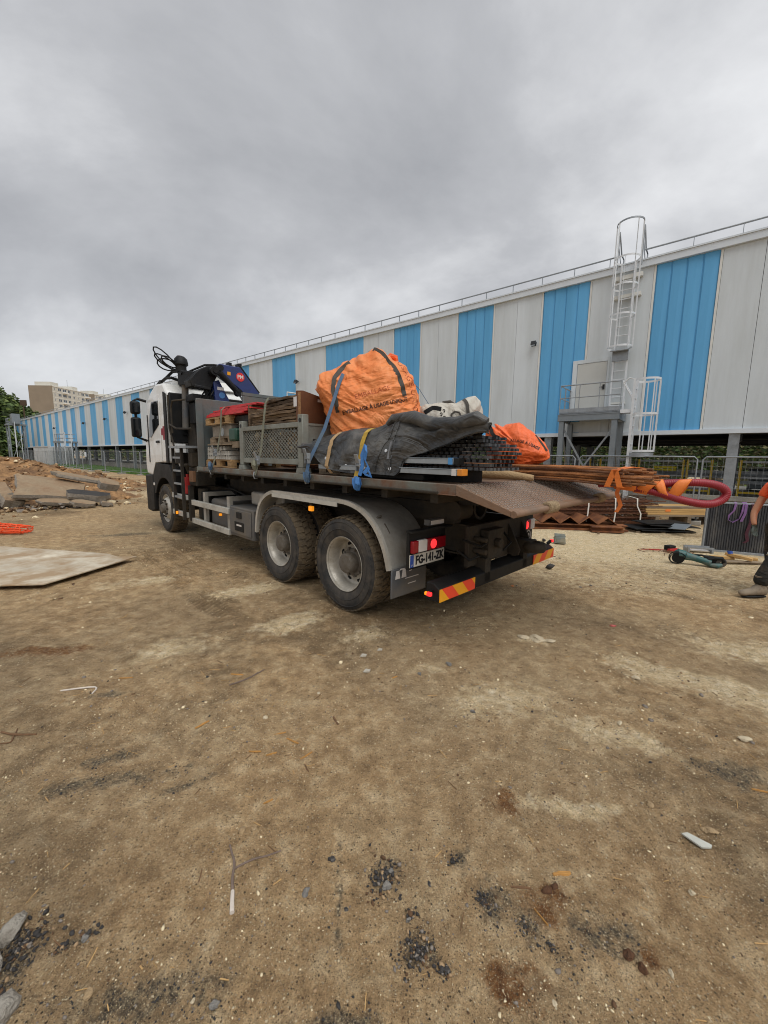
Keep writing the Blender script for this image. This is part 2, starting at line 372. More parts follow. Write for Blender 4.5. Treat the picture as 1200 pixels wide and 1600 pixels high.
def soil_material():
    m = bpy.data.materials.new('soil'); m.use_nodes = True; t = m.node_tree; b = t.nodes['Principled BSDF']; L = t.links.new
    b.inputs['Roughness'].default_value = .93; b.inputs['Specular IOR Level'].default_value = .22
    tc = N(t, 'ShaderNodeTexCoord'); O = tc.outputs['Object']
    def noise(sc, det=5, ro=.6):
        n = N(t, 'ShaderNodeTexNoise'); n.inputs['Scale'].default_value = sc; n.inputs['Detail'].default_value = det; n.inputs['Roughness'].default_value = ro; L(O, n.inputs[0]); return n.outputs[0]
    def ramp(s, *st):
        r = N(t, 'ShaderNodeValToRGB'); L(s, r.inputs[0]); c = r.color_ramp
        while len(c.elements) < len(st): c.elements.new(.5)
        for e, (p, q) in zip(c.elements, st): e.position = p; e.color = (*(srgb(q) if isinstance(q, str) else (q, q, q)), 1)
        return r.outputs[0]
    def mix(f, a, c, bl='MIX'):
        x = N(t, 'ShaderNodeMixRGB', blend_type=bl)
        for i, q in ((0, f), (1, a), (2, c)):
            if isinstance(q, (int, float)): x.inputs[i].default_value = q
            elif isinstance(q, str): x.inputs[i].default_value = (*srgb(q), 1)
            else: L(q, x.inputs[i])
        return x.outputs[0]
    def attr(a, sc=16, k=1.5):
        # the patch edge is broken up by its own grain
        n = N(t, 'ShaderNodeAttribute'); n.attribute_name = a
        q = N(t, 'ShaderNodeMath', operation='MULTIPLY_ADD'); L(noise(sc, 9, .72), q.inputs[0]); q.inputs[1].default_value = 2.4; q.inputs[2].default_value = -1.68
        w_ = N(t, 'ShaderNodeMath', operation='MULTIPLY_ADD'); L(n.outputs['Fac'], w_.inputs[0]); w_.inputs[1].default_value = k; L(q.outputs[0], w_.inputs[2]); w_.use_clamp = True
        g = N(t, 'ShaderNodeMath', operation='MULTIPLY'); g.use_clamp = True; L(w_.outputs[0], g.inputs[0]); g.inputs[1].default_value = 1.6
        return g.outputs[0]
    base = ramp(noise(1.1, 7, .62), (.30, '8f7253'), (.5, 'c0a077'), (.68, 'e0c69c'))
    base = mix(.7, base, ramp(noise(9, 8, .7), (.33, '806547'), (.5, 'be9e74'), (.68, 'ecd3aa')))
    base = mix(ramp(noise(.28, 4), (.42, 0.0), (.62, .55)), base, ramp(noise(12, 8, .7), (.32, '6f6353'), (.5, 'a29377'), (.7, 'cbbb9d')))
    base = mix(attr('damp_and_shade', 5, 1.6), base, mix(.7, base, '54412d'))
    base = mix(ramp(noise(.6, 6, .65), (.50, 0.0), (.66, .5)), base, mix(.6, base, '6b5036'))
    base = mix(attr('clay', 20, 1.45), base, ramp(noise(30, 4), (.3, '5c3a24'), (.7, '94683f')))
    base = mix(attr('pale', 13, 1.38), base, ramp(noise(14, 7, .7), (.3, 'cdb184'), (.5, 'e8d2a9'), (.7, 'f6e8cb')))
    base = mix(attr('tar', 26, 1.42), base, ramp(noise(60, 5, .7), (.33, '38342f'), (.5, '665c4e'), (.68, 'a89878')))
    for sc_, lo_, hi_ in ((4.0, .90, 1.08), (34, .92, 1.08), (120, .7, 1.26)): base = mix(1.0, base, ramp(noise(sc_, 6, .7), (.34, lo_), (.66, hi_)), 'MULTIPLY')
    # grains: many small stones of differing tone
    def grains(sc, lo, hi, keep, amt, base):
        v = N(t, 'ShaderNodeTexVoronoi'); v.inputs['Scale'].default_value = sc; L(O, v.inputs['Vector'])
        sp = N(t, 'ShaderNodeSeparateColor'); L(v.outputs['Color'], sp.inputs[0])
        tone = ramp(sp.outputs[0], (.0, lo), (.45, '8d7658'), (.62, 'a58f70'), (1, hi))
        k = N(t, 'ShaderNodeMath', operation='GREATER_THAN'); k.inputs[1].default_value = keep; L(sp.outputs[1], k.inputs[0])
        ins = N(t, 'ShaderNodeMapRange'); ins.inputs[1].default_value = .42/1; ins.inputs[2].default_value = .3; ins.inputs[3].default_value = 0; ins.inputs[4].default_value = amt
        L(v.outputs['Distance'], ins.inputs[0])
        mm = N(t, 'ShaderNodeMath', operation='MULTIPLY'); L(k.outputs[0], mm.inputs[0]); L(ins.outputs[0], mm.inputs[1])
        return mix(mm.outputs[0], base, tone), mm.outputs[0]
    base, g1 = grains(210, '332b23', 'f6e6c2', .62, 1.0, base)
    base, g2 = grains(100, '3d362e', 'f2e2c0', .80, 1.0, base)
    base, g3 = grains(430, '3a2e20', 'e2c896', .3, .85, base)
    L(base, b.inputs['Base Color'])
    # relief
    h = N(t, 'ShaderNodeMath', operation='ADD'); L(g1, h.inputs[0]); L(g2, h.inputs[1])
    h2 = N(t, 'ShaderNodeMath', operation='MULTIPLY_ADD'); L(noise(55, 8, .75), h2.inputs[0]); h2.inputs[1].default_value = 2.6; L(h.outputs[0], h2.inputs[2])
    bp = N(t, 'ShaderNodeBump'); bp.inputs['Strength'].default_value = .9; bp.inputs['Distance'].default_value = .009; L(h2.outputs[0], bp.inputs['Height'])
    b2 = N(t, 'ShaderNodeBump'); b2.inputs['Strength'].default_value = .8; b2.inputs['Distance'].default_value = .05; L(noise(9, 8, .7), b2.inputs['Height']); L(bp.outputs[0], b2.inputs['Normal'])
    L(b2.outputs[0], b.inputs['Normal'])
    return m
SOIL = soil_material()
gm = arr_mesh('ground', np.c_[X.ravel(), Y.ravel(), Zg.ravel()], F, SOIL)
for nm, A in (('pale', pale), ('tar', tar), ('clay', clay), ('damp_and_shade', np.clip(damp_and_shade*.85+tracks*.6+prints*.55, 0, .95))):  # damp patches and tracks, plus the painted groove shade of the prints
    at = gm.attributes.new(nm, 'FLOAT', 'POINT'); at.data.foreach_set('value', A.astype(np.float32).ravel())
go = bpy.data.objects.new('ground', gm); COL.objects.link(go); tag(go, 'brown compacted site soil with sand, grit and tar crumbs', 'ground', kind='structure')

# dirt mounds at the left, heaped terrain
mxs = np.arange(-46, -8.5, .14); mys = np.arange(8.5, 44, .14); MX, MY = np.meshgrid(mxs, mys)
def seg(px, py, ax, ay, bx, by):
    vx, vy = bx-ax, by-ay; tt = np.clip(((px-ax)*vx+(py-ay)*vy)/(vx*vx+vy*vy), 0, 1)
    return np.hypot(px-ax-tt*vx, py-ay-tt*vy), tt
MZ = np.full_like(MX, -.45)
for ax, ay, bx, by, h0, h1, sg in ((-31, 21, -19.5, 20.5, 1.75, 1.55, 2.6), (-19.5, 20.5, -15.4, 21.0, 1.5, .62, 1.9), (-15.4, 21.0, -13.0, 20.4, .6, .32, 1.1), (-18, 14.6, -13.2, 17.0, 1.0, .55, 1.9), (-14, 12.8, -10.6, 14.8, .62, .5, 1.15), (-40, 30, -31, 21, 1.5, 1.75, 3.5)):
    d, tt = seg(MX, MY, ax, ay, bx, by); MZ = np.maximum(MZ, (h0+(h1-h0)*tt)*np.exp(-(d/sg)**2)-.22)
rough = (fbm(MX*1.1, MY*1.1, 4, 3)-.5)*.6+(fbm(MX*3.2, MY*3.2, 3, 6)-.5)*.42
MZ += rough*np.clip((MZ+.25)*2.5, 0, 1)
k = np.arange(MX.size).reshape(MX.shape)
FM = np.stack([k[:-1, :-1], k[:-1, 1:], k[1:, 1:], k[1:, :-1]], -1).reshape(-1, 4)
zf = MZ.ravel(); FM = FM[(zf[FM] > -.18).any(1)]
DIRT = mat('heap_dirt', 'a37d54', .95, var=.5, scale=4.5, bump=1, bscale=7, dirt='573f2c', damt=.5, dscale=1.1, dsharp=.14)
mo = bpy.data.objects.new('dirt_mound', arr_mesh('dirt_mound', np.c_[MX.ravel(), MY.ravel(), zf], FM, DIRT)); COL.objects.link(mo)
tag(mo, 'heap of dug brown earth and broken stone beside the yard', 'mound', kind='structure')
def mound_z(x, y):
    i = int(round((x+46)/.14)); j = int(round((y-8.5)/.14))
    return max(-.012, MZ[j, i]) if 0 <= i < MX.shape[1] and 0 <= j < MX.shape[0] else -.012

# ------------------------------------------------------------------ loose grit, one object
ico_v = []; g_ = (1+5**.5)/2
for a, b_ in ((1, g_), (-1, g_), (1, -g_), (-1, -g_)): ico_v += [(0, a, b_), (a, b_, 0), (b_, 0, a)]
ico_v = np.array(ico_v)/math.hypot(1, g_)
_bm = bmesh.new(); bmesh.ops.create_icosphere(_bm, subdivisions=1, radius=1)
ICO_V = np.array([v.co[:] for v in _bm.verts]); ICO_F = np.array([[v.index for v in f.verts] for f in _bm.faces]); _bm.free()
def stones(px, py, pz, sz, flat=(.45, .8)):
    n = len(px); nv = len(ICO_V)
    q = ICO_V[None]*(1+(nrg.random((n, nv, 1))-.5)*.75)
    q = q*np.stack([sz*nrg.uniform(.75, 1.35, n), sz*nrg.uniform(.6, 1.0, n), sz*nrg.uniform(*flat, n)], -1)[:, None, :]
    a = nrg.uniform(0, 6.283, n); c, s = np.cos(a)[:, None], np.sin(a)[:, None]
    x = q[..., 0]*c-q[..., 1]*s; y = q[..., 0]*s+q[..., 1]*c
    V = np.stack([x+px[:, None], y+py[:, None], q[..., 2]+pz[:, None]], -1).reshape(-1, 3)
    Fc = (ICO_F[None]+(np.arange(n)*nv)[:, None, None]).reshape(-1, 3)
    return V, Fc
gz_i = lambda px, py: Zg[np.clip(np.searchsorted(gy, py), 0, ny-1), np.clip(np.searchsorted(gx, px), 0, nx-1)]
def attr_at(A, px, py): return A[np.clip(np.searchsorted(gy, py), 0, ny-1), np.clip(np.searchsorted(gx, px), 0, nx-1)]
SM = [mat('grit_tan', '9c8262', .9, var=.25, bump=.3), mat('grit_pale', 'ddcca8', .9, var=.15, bump=.3), mat('grit_grey', '7d746a', .9, var=.25, bump=.3), mat('grit_tar', '34312f', .75, var=.35, bump=.4), mat('grit_brown', '5f4630', .95, var=.3, bump=.4)]
def scatter(n, x0, x1, y0, y1, s0, s1, pw, keepf, wts):
    px = nrg.uniform(x0, x1, n); py = nrg.uniform(y0, y1, n)
    k = keepf(px, py) > nrg.random(n); px, py = px[k], py[k]; n = len(px)
    sz = s0+(s1-s0)*nrg.random(n)**pw
    V, Fc = stones(px, py, gz_i(px, py)+sz*.12, sz)
    mi = nrg.choice(5, n, p=wts)
    t_ = attr_at(tar, px, py) > .3; mi[t_] = np.where(nrg.random(t_.sum()) < .75, 3, 2)
    return V, Fc, np.repeat(mi, len(ICO_F))
cl = lambda px, py: np.clip(fbm(px*1.3, py*1.3, 3, 55)*2.4-.7, .08, 1)
parts_ = [scatter(30000, -1.9, 2.2, .55, 2.6, .0013, .0045, 3, lambda a, b: cl(a, b)*.9+.1, [.34, .3, .16, .06, .14]),
          scatter(1800, -2.2, 2.6, .6, 3.0, .004, .010, 3, cl, [.3, .34, .2, .06, .1]),
          scatter(16000, -4.5, 4.8, 2.4, 8.5, .003, .010, 3, lambda a, b: cl(a, b)*(.35+.75*attr_at(pale, a, b)), [.3, .45, .12, .03, .1]),
          scatter(2200, -6, 6, 2.4, 10, .006, .024, 4, cl, [.3, .45, .15, .02, .08]),
          scatter(9000, -1.6, 1.4, .6, 2.3, .0018, .006, 2.5, lambda a, b: attr_at(tar, a, b), [.1, .1, .3, .4, .1])]
# tar crumb piles
def pile(cx, cy, r, n, s0, s1):
    n = int(n*2.2); r = r*1.15
    a = nrg.uniform(0, 6.28, n); q = r*np.abs(nrg.normal(0, .55, n)); px = cx+q*np.cos(a); py = cy+q*np.sin(a)
    sz = s0*.4+(s1*1.0-s0*.4)*nrg.random(n)**5.5
    V, Fc = stones(px, py, gz_i(px, py)+sz*.2+.004*(1-q/r), sz, (.6, .95))
    return V, Fc, np.repeat(nrg.choice([3, 2, 4, 0], n, p=[.62, .16, .12, .10]), len(ICO_F))
parts_ += [pile(.02, 1.37, .085, 260, .003, .011), pile(.14, 1.13, .085, 200, .003, .009), pile(.4, 1.28, .05, 110, .003, .009), pile(.12, 1.24, .025, 45, .003, .011), pile(.22, 1.08, .028, 45, .004, .011), pile(.31, 1.44, .03, 50, .003, .008), pile(-1.08, 1.13, .035, 50, .003, .008), pile(-1.02, 1.17, .03, 40, .003, .01), pile(-1.22, 1.14, .09, 200, .004, .011), pile(-1.18, .98, .08, 120, .004, .01), pile(.53, 1.2, .05, 70, .003, .007), pile(.6, 1.14, .03, 50, .003, .007)]
Vs, Fs, Ms, off = [], [], [], 0
for V, Fc, mi in parts_: Vs.append(V); Fs.append(Fc+off); Ms.append(mi); off += len(V)
o = bpy.data.objects.new('grit', arr_mesh('grit', np.concatenate(Vs), np.concatenate(Fs), SM, np.concatenate(Ms))); COL.objects.link(o)
tag(o, 'loose grit and tar crumbs strewn over the soil', 'grit', kind='stuff')
# rubble and stones on the mounds
n = 8000; px = nrg.uniform(-30, -8.6, n); py = nrg.uniform(9.5, 26, n); mz = np.array([mound_z(a, b) for a, b in zip(px, py)])
k = (mz > -.2) & ((mz > -.01) | (nrg.random(n) < .12)); px, py, mz = px[k], py[k], mz[k]; sz = .02+.15*nrg.random(len(px))**4
V, Fc = stones(px, py, mz+sz*.2, sz)
o = bpy.data.objects.new('rubble', arr_mesh('rubble', V, Fc, [SM[0], SM[1], SM[2], DIRT], np.repeat(nrg.choice(4, len(px), p=[.22, .10, .05, .63]), len(ICO_F)), False)); COL.objects.link(o)
tag(o, 'stones and clods lying over the earth heap', 'rubble', kind='stuff')
# straw, splinters and bark strewn about
WOODC = [mat('splinter_pale', 'b99562', .85, var=.3), mat('splinter_brown', '6d5136', .9, var=.3)]
mb = MB()
for i in range(480):
    a, b_ = rng.uniform(-3, 3.4), .7+5.5*rng.random()**1.5
    L_ = rng.uniform(.01, .045)*(1+.25*b_); z = float(gz_i(np.array([a]), np.array([b_]))[0])
    mb.obb((a, b_, z+.003), (L_, rng.uniform(.0015, .005), .002), Matrix.Rotation(rng.uniform(0, 6.28), 3, 'Z') @ Matrix.Rotation(rng.uniform(-.15, .15), 3, 'Y'), rng.choice((0, 0, 1)))
solo('splinter_litter', mb, WOODC, 'fine wood splinters and straw scattered on the soil', 'litter', kind='stuff', smooth=0)
# ------------------------------------------------------------------ warehouse
GREYP = mat('panel_grey', 'd2d9dd', .5, var=.05, scale=.6, bump=.03, bscale=20, dirt='b2b7b6', damt=.32, dscale=1.1, dsharp=.2, stretch=(1, 1, .12))
BLUEP = mat('panel_blue', '62aee0', .42, var=.06, scale=.5, bump=.02, bscale=20, dirt='4f93bf', damt=.4, dscale=1.2, dsharp=.25, stretch=(1, 1, .1))
TRIM = mat('trim_white', 'd3dae0', .45, var=.05, scale=2, bump=0)
CREAM = mat('joint_cream', 'd9d9d3', .6, var=.05, scale=2, bump=0)
GALV = mat('galvanised_steel', '9a9fa3', .45, .55, var=.14, scale=9, bump=.05, dirt='7d8081', damt=.3, dscale=4)
ALU = mat('aluminium', 'd8dbdd', .35, .15, var=.08, scale=9, bump=.03)
STEELP = mat('steel_painted_grey', '7d8489', .5, .2, var=.1, scale=4, bump=.04)
DARKS = mat('dark_steel', '2c2e30', .6, .2, var=.25, scale=4, bump=.1)
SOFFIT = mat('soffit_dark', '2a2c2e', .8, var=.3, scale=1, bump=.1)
CONC = mat('concrete_grey', '9b978e', .9, var=.15, scale=3, bump=.3, bscale=30, dirt='77736a', damt=.35, dscale=1.2)
ZB, ZT = 2.63, 7.55
S0, S1 = -118.1, 9.0
wh = thing('warehouse', 'long warehouse clad in blue and light grey vertical stripes, raised on steel columns', 'warehouse', (0, 0, 0), FW)
st = [(-116.0, -114.0), (-111.6, -109.6), (-107.2, -105.2), (-102.8, -100.8), (-98.3, -96.3), (-93.8, -91.8), (-89.3, -87.3), (-84.8, -82.7), (-80.4, -78.3), (-76.15, -74.2), (-71.85, -69.75), (-67.5, -65.4), (-63.2, -61.1), (-58.75, -56.6), (-54.2, -52.2), (-49.75, -47.65), (-45.2, -43.0), (-40.5, -38.3), (-35.7, -33.5), (-31.0, -28.8), (-26.25, -24.05), (-21.48, -19.21), (-16.62, -13.85), (-11.94, -10.46), (-8.59, -7.06), (-5.18, -3.68), (-1.86, -.38), (1.5, 3.0), (4.9, 6.4)]
def blue_bay(x0, x1, nb, z0=ZB, z1=ZT):
    poly = []; wv = (x1-x0)/nb
    for i in range(nb):
        a = x0+i*wv
        poly += [(a+.001, .03), (a+.012, .03), (a+.035, .0), (a+wv*.62, .0), (a+wv-.02, .016), (a+wv-.001, .03)]
    pts = [(u, v) for u, v in poly]+[(x1-.001, .09), (x0+.001, .09)]
    return MB().prism(pts, 'xy', z0, z1)
prev = S0; drx0, drx1, drz0, drz1 = -4.02, -2.9, 3.22, 4.98
def grey(a, b):
    if b-a < .05: return
    nsp = 2 if a > -20 else 1
    if a > -20:
        part('joint_strip', MB().box(a+.003, a+.06, -.004, .05, ZB, ZT), CREAM, wh); part('joint_strip', MB().box(b-.06, b-.003, -.004, .05, ZB, ZT), CREAM, wh)
        a += .062; b -= .062
    for i in range(nsp):
        u0 = a+(b-a)*i/nsp; u1 = a+(b-a)*(i+1)/nsp
        part('grey_panel', MB().box(u0+.005, u1-.005, 0, .09, ZB, ZT), GREYP, wh)
for a, b in st:
    grey(prev, a)
    if a > -18:
        nb = 4 if a > -13 else 6
        for i in range(nb):
            u0 = a+(b-a)*i/nb; u1 = a+(b-a)*(i+1)/nb
            part('blue_panel', blue_bay(u0, u1, 1), BLUEP, wh, smooth=0)
    else: part('blue_panel', blue_bay(a, b, 5), BLUEP, wh, smooth=0)
    prev = b
grey(prev, S1)
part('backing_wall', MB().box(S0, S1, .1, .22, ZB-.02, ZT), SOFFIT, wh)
part('roof_fascia', MB().box(S0-.05, S1, -.1, .3, ZT+.003, ZT+.19).box(S0-.05, S1, -.13, .3, ZT+.193, ZT+.23), TRIM, wh)
part('bottom_trim', MB().box(S0-.05, S1, -.07, .22, ZB-.13, ZB-.003), TRIM, wh)
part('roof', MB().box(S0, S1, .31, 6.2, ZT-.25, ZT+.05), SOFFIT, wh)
part('end_wall', MB().box(S0-.1, S0-.002, .0, 6.2, 0, ZT), GREYP, wh)
part('end_wall', MB().box(S1+.002, S1+.1, .0, 6.2, ZB, ZT), GREYP, wh)
part('rear_wall', MB().box(S0, S1, 6.21, 6.3, ZB-.1, ZT), BLUEP, wh)
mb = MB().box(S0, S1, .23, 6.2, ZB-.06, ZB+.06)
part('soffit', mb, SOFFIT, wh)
# soffit beams and pipes
mb = MB()
for k in range(-23, 3): mb.box(.5+5.13*k-.1, .5+5.13*k+.1, .3, 6.1, ZB-.34, ZB-.062)
part('cross_beam', mb, DARKS, wh)
mb = MB()
for t_ in (3.0, 5.6): mb.box(S0+1, S1, t_, t_+.18, ZB-.30, ZB-.065)
for t_ in (2.2, 2.6): mb.cyl((S0+2, t_, ZB-.2), (S1, t_, ZB-.2), .05, 8)
part('long_beam', mb, DARKS, wh)
# columns: front row galvanised H sections
def hsec(x, y, z0, z1, w, d=None):
    d = d or w; b = MB()
    b.box(x-w/2, x+w/2, y, y+.016, z0, z1).box(x-w/2, x+w/2, y+d-.016, y+d, z0, z1).box(x-.008, x+.008, y+.017, y+d-.017, z0, z1)
    return b
c0 = None
for k in range(-23, 2):
    x = .42+5.13*k
    if c0 is None: c0 = part('column', hsec(0, .05, -.05, ZB-.135, .24), GALV, wh); c0.location = (x, 0, 0)
    else: pcopy(c0, wh, (x, 0, 0))
c1 = None
for k in range(-23, 2):
    for t_ in (3.4, 5.9):
        x = .42+5.13*k+.15
        if c1 is None: c1 = part('inner_column', hsec(0, 0, -.05, ZB-.31, .26), STEELP, wh); c1.location = (x, t_, 0)
        else: pcopy(c1, wh, (x, t_, 0))
# roof guard rail
mb = MB().cyl((S0, .12, 8.13), (-2.95, .12, 8.13), .026, 8).cyl((-2.25, .12, 8.13), (S1, .12, 8.13), .026, 8); part('handrail', mb, GALV, wh)
part('mid_rail', MB().cyl((S0, .12, 7.87), (-2.95, .12, 7.87), .017, 6).cyl((-2.25, .12, 7.87), (S1, .12, 7.87), .017, 6), GALV, wh)
p0 = None; x = S1-.4
while x > S0+1:
    if not (-3.1 < x < -2.1):
        if p0 is None: p0 = part('rail_post', MB().bar((0, .12, ZT+.2), (0, .12, 8.13), .045, .016), GALV, wh); p0.location = (x, 0, 0)
        else: pcopy(p0, wh, (x, 0, 0))
    x -= 1.07 if x > -40 else 2.14
# personnel door high on the wall
part('door_surround', MB().box(-4.02, -3.88, -.035, -.006, 3.05, 5.05).box(-3.877, -2.96, -.035, -.006, 4.93, 5.05).box(-2.957, -2.9, -.035, -.006, 3.05, 5.05), GREYP, wh)
dr = part('door', MB().box(-3.872, -2.965, -.022, -.006, 3.27, 4.92), mat('door_grey', 'c4c5c0', .5, var=.04, scale=2, bump=.02), wh, bevel=.006)
part('door_handle', MB().box(-3.05, -2.99, -.05, -.023, 4.02, 4.18).bar((-3.02, -.06, 4.1), (-3.14, -.06, 4.1), .02, .02), DARKS, dr)
part('wall_patch', MB().box(-4.15, -3.0, -.02, -.008, ZB+.01, 3.0), GREYP, wh)
# floodlights on the wall
def flood(x, z, s=1):
    b = MB().bar((x, -.0, z+.02*s), (x, -.12*s, z+.02*s), .05*s, .05*s).obb((x, -.2*s, z-.02*s), (.2*s, .16*s, .17*s), Matrix.Rotation(R(-25), 3, 'X'))
    o = part('floodlight', b, DARKS, wh, bevel=.01)
    part('lamp_glass', MB().obb((x, -.275*s, z-.07*s), (.17*s, .012, .13*s), Matrix.Rotation(R(-25), 3, 'X')), mat('lamp_glass', '8b9094', .15, var=.05, bump=0), o)
for x, z, s in ((-5.38, 5.84, .85), (-18.95, 5.95, 1), (-24.9, 5.7, 1), (-33, 5.7, 1), (-46.5, 5.85, 1.2), (-52.9, 5.5, 1.2), (-61, 5.4, 1.3), (-76, 5.3, 1.3)): flood(x, z, s)

# ------------------------------------------------------------------ ladders and access platform
def hoop_pts(cx, cy, z, r, a0, a1, n=11):
    return [(cx+r*math.cos(a0+(a1-a0)*i/n), cy+r*math.sin(a0+(a1-a0)*i/n), z) for i in range(n+1)]
ul = thing('caged_ladder', 'tall aluminium ladder with a safety cage climbing past the roof edge of the warehouse', 'ladder', (-2.57, -.3, 3.2), FW)
for x in (-2.76, -2.38): part('stile', MB().box(x-.022, x+.022, -.24, -.17, 3.28, 7.75), ALU, ul)
r0 = None; z = 3.45
while z < 7.6:
    if r0 is None: r0 = part('rung', MB().cyl((-2.738, -.205, 0), (-2.402, -.205, 0), .016, 6), ALU, ul); r0.location = (0, 0, z)
    else: pcopy(r0, ul, (0, 0, z))
    z += .27
ha0, ha1 = R(-200), R(20)
for z in (5.17, 6.1, 6.95, 7.72):
    ps = hoop_pts(-2.57, -.52, z, .34, ha0, ha1); ps = [(-2.76, -.22, z)]+ps+[(-2.38, -.22, z)]
    part('hoop', MB().ribbon(ps, (0, 0, 1), .05, .006), ALU, ul)
part('hoop', MB().ribbon(hoop_pts(-2.57, -.5, 8.72, .35, R(-190), R(10)), (0, 0, 1), .04, .02), GALV, ul)
for a in (-180, -135, -90, -45, 0):
    cx, cy = -2.57+.346*math.cos(R(a)), -.52+.346*math.sin(R(a))
    part('cage_bar', MB().bar((cx, cy, 5.15), (cx, cy, 8.72 if a != -90 else 7.72), .008, .035, upv=(math.cos(R(a)), math.sin(R(a)), 0)), ALU, ul)
for x in (-2.9, -2.24):
    part('top_rail', MB().tube([(x, -.2, 7.6), (x, -.2, 8.7), (x, .35, 8.25), (x, .75, 8.25), (x, .75, 7.7)], .02, 8), GALV, ul)
    part('top_rail', MB().tube([(x, -.2, 8.3), (x, .3, 7.95), (x, .75, 7.95)], .014, 6), GALV, ul)
part('ladder_guard', MB().box(-2.79, -2.35, -.33, -.25, 4.82, 5.12).obb((-2.57, -.42, 5.13), (.5, .3, .02), Matrix.Rotation(R(20), 3, 'X')), GALV, ul)
part('wall_bracket', MB().box(-2.95, -2.19, -.16, -.02, 6.75, 6.85).box(-2.95, -2.19, -.16, -.02, 7.3, 7.42).box(-2.79, -2.35, -.16, -.02, 3.5, 3.56), CREAM, ul)

pf = thing('access_platform', 'grey steel platform on braced legs in front of the warehouse door', 'platform', (-3.2, -.7, 0), FW)
PX0, PX1, PY0, PY1, PZ = -4.02, -2.3, -1.2, -.04, 3.2
part('deck', MB().box(PX0, PX1, PY0, PY1, PZ-.04, PZ), GALV, pf)
part('edge_beam', MB().box(PX0-.02, PX1+.02, PY0-.06, PY0-.003, PZ-.27, PZ-.06).box(PX0-.02, PX1+.02, PY0-.075, PY0-.062, PZ-.09, PZ-.06).box(PX0-.02, PX1+.02, PY0-.075, PY0-.062, PZ-.27, PZ-.24), STEELP, pf)
part('edge_beam', MB().box(PX1-.04, PX1+.02, PY0+.003, PY1, PZ-.27, PZ-.045), STEELP, pf); part('edge_beam', MB().box(PX0-.02, PX0+.04, PY0+.003, PY1, PZ-.27, PZ-.045), STEELP, pf)
part('toe_board', MB().box(PX0, PX1, PY0-.02, PY0-.006, PZ+.002, PZ+.12), GALV, pf)
for x in (PX0+.1, PX1-.1):
    for y in (PY0-.05, PY1-.2): part('leg', hsec(x, y, -.02, PZ-.28, .15), STEELP, pf)
part('brace', MB().bar((PX0+.1, PY0+.1, 2.75), (-3.2, PY0+.1, 1.5), .05, .05), GALV, pf); part('brace', MB().bar((PX1-.1, PY0+.16, 2.75), (-3.2, PY0+.16, 1.5), .05, .05), GALV, pf)
part('brace', MB().bar((-3.2, PY0+.1, 1.5), (PX1-.1, PY0+.1, .3), .05, .05), GALV, pf); part('brace', MB().bar((-3.2, PY0+.16, 1.5), (PX0+.1, PY0+.16, .3), .05, .05), GALV, pf)
part('brace', MB().bar((PX1-.1, PY0, 2.75), (PX1-.1, PY1-.1, 1.3), .05, .05), GALV, pf); part('brace', MB().bar((PX0+.1, PY0, 2.75), (PX0+.1, PY1-.1, 1.3), .05, .05), GALV, pf)
for z in (4.05, 3.66):
    part('handrail' if z > 4 else 'mid_rail', MB().tube([(PX0, PY1-.02, z), (PX0, PY0, z), (PX1, PY0, z)], .02 if z > 4 else .015, 8), GALV, pf)
for i, x in enumerate((PX0, PX0+.57, PX0+1.14, PX1)): part('rail_post', MB().bar((x, PY0, PZ), (x, PY0, 4.05), .035, .015), GALV, pf)
part('rail_post', MB().bar((PX0, PY1-.05, PZ), (PX0, PY1-.05, 4.05), .03, .03), GALV, pf); part('rail_post', MB().bar((PX0, PY0+.55, PZ), (PX0, PY0+.55, 4.05), .03, .03), GALV, pf)

ll = thing('access_ladder', 'short aluminium ladder with a safety cage beside the warehouse platform', 'ladder', (-1.9, -.9, 0), FW)
LX = -1.96
for y in (-1.24, -.8): part('stile', MB().box(LX-.035, LX+.035, y-.022, y+.022, .02, 4.08), ALU, ll)
r0 = None
for i in range(14):
    if r0 is None: r0 = part('rung', MB().cyl((LX, -1.218, 0), (LX, -.822, 0), .016, 6), ALU, ll); r0.location = (0, 0, .3+i*.27)
    else: pcopy(r0, ll, (0, 0, .3+i*.27))
for z in (1.98, 3.05, 4.03):
    ps = [(LX, -1.24, z)]+[(LX+.27+.35*math.cos(a), -1.02+.35*math.sin(a), z) for a in np.linspace(R(-120), R(120), 12)]+[(LX, -.8, z)]
    part('hoop', MB().ribbon(ps, (0, 0, 1), .055, .006), ALU, ll)
for a in (-90, -50, -15, 15, 50, 90):
    part('cage_bar', MB().bar((LX+.27+.345*math.cos(R(a)), -1.02+.345*math.sin(R(a)), 1.96), (LX+.27+.345*math.cos(R(a)), -1.02+.345*math.sin(R(a)), 4.03), .008, .03), ALU, ll)
part('hoop_plate', MB().prism([(LX, -1.24)]+[(LX+.27+.34*math.cos(a), -1.02+.34*math.sin(a)) for a in np.linspace(R(-120), R(120), 10)]+[(LX, -.8)], 'xy', 1.8, 1.93), GALV, ll)
part('landing', MB().box(PX1+.025, LX-.04, -1.24, -.8, 3.1, 3.2), ALU, ll)
for y in (-1.24, -.8): part('grab_rail', MB().tube([(LX-.0, y, 3.3), (LX-.05, y, 3.55), (LX-.3, y, 4.0), (PX1+.04, y, 4.05)], .018, 8), ALU, ll)
part('grab_rail', MB().tube([(LX, -1.24, 4.05), (LX-.15, -1.24, 4.1), (PX1+.04, -1.24, 3.95)], .018, 8), ALU, ll)
part('stay', MB().bar((PX1, -.9, 1.75), (LX, -.9, 1.75), .03, .05), GALV, ll)

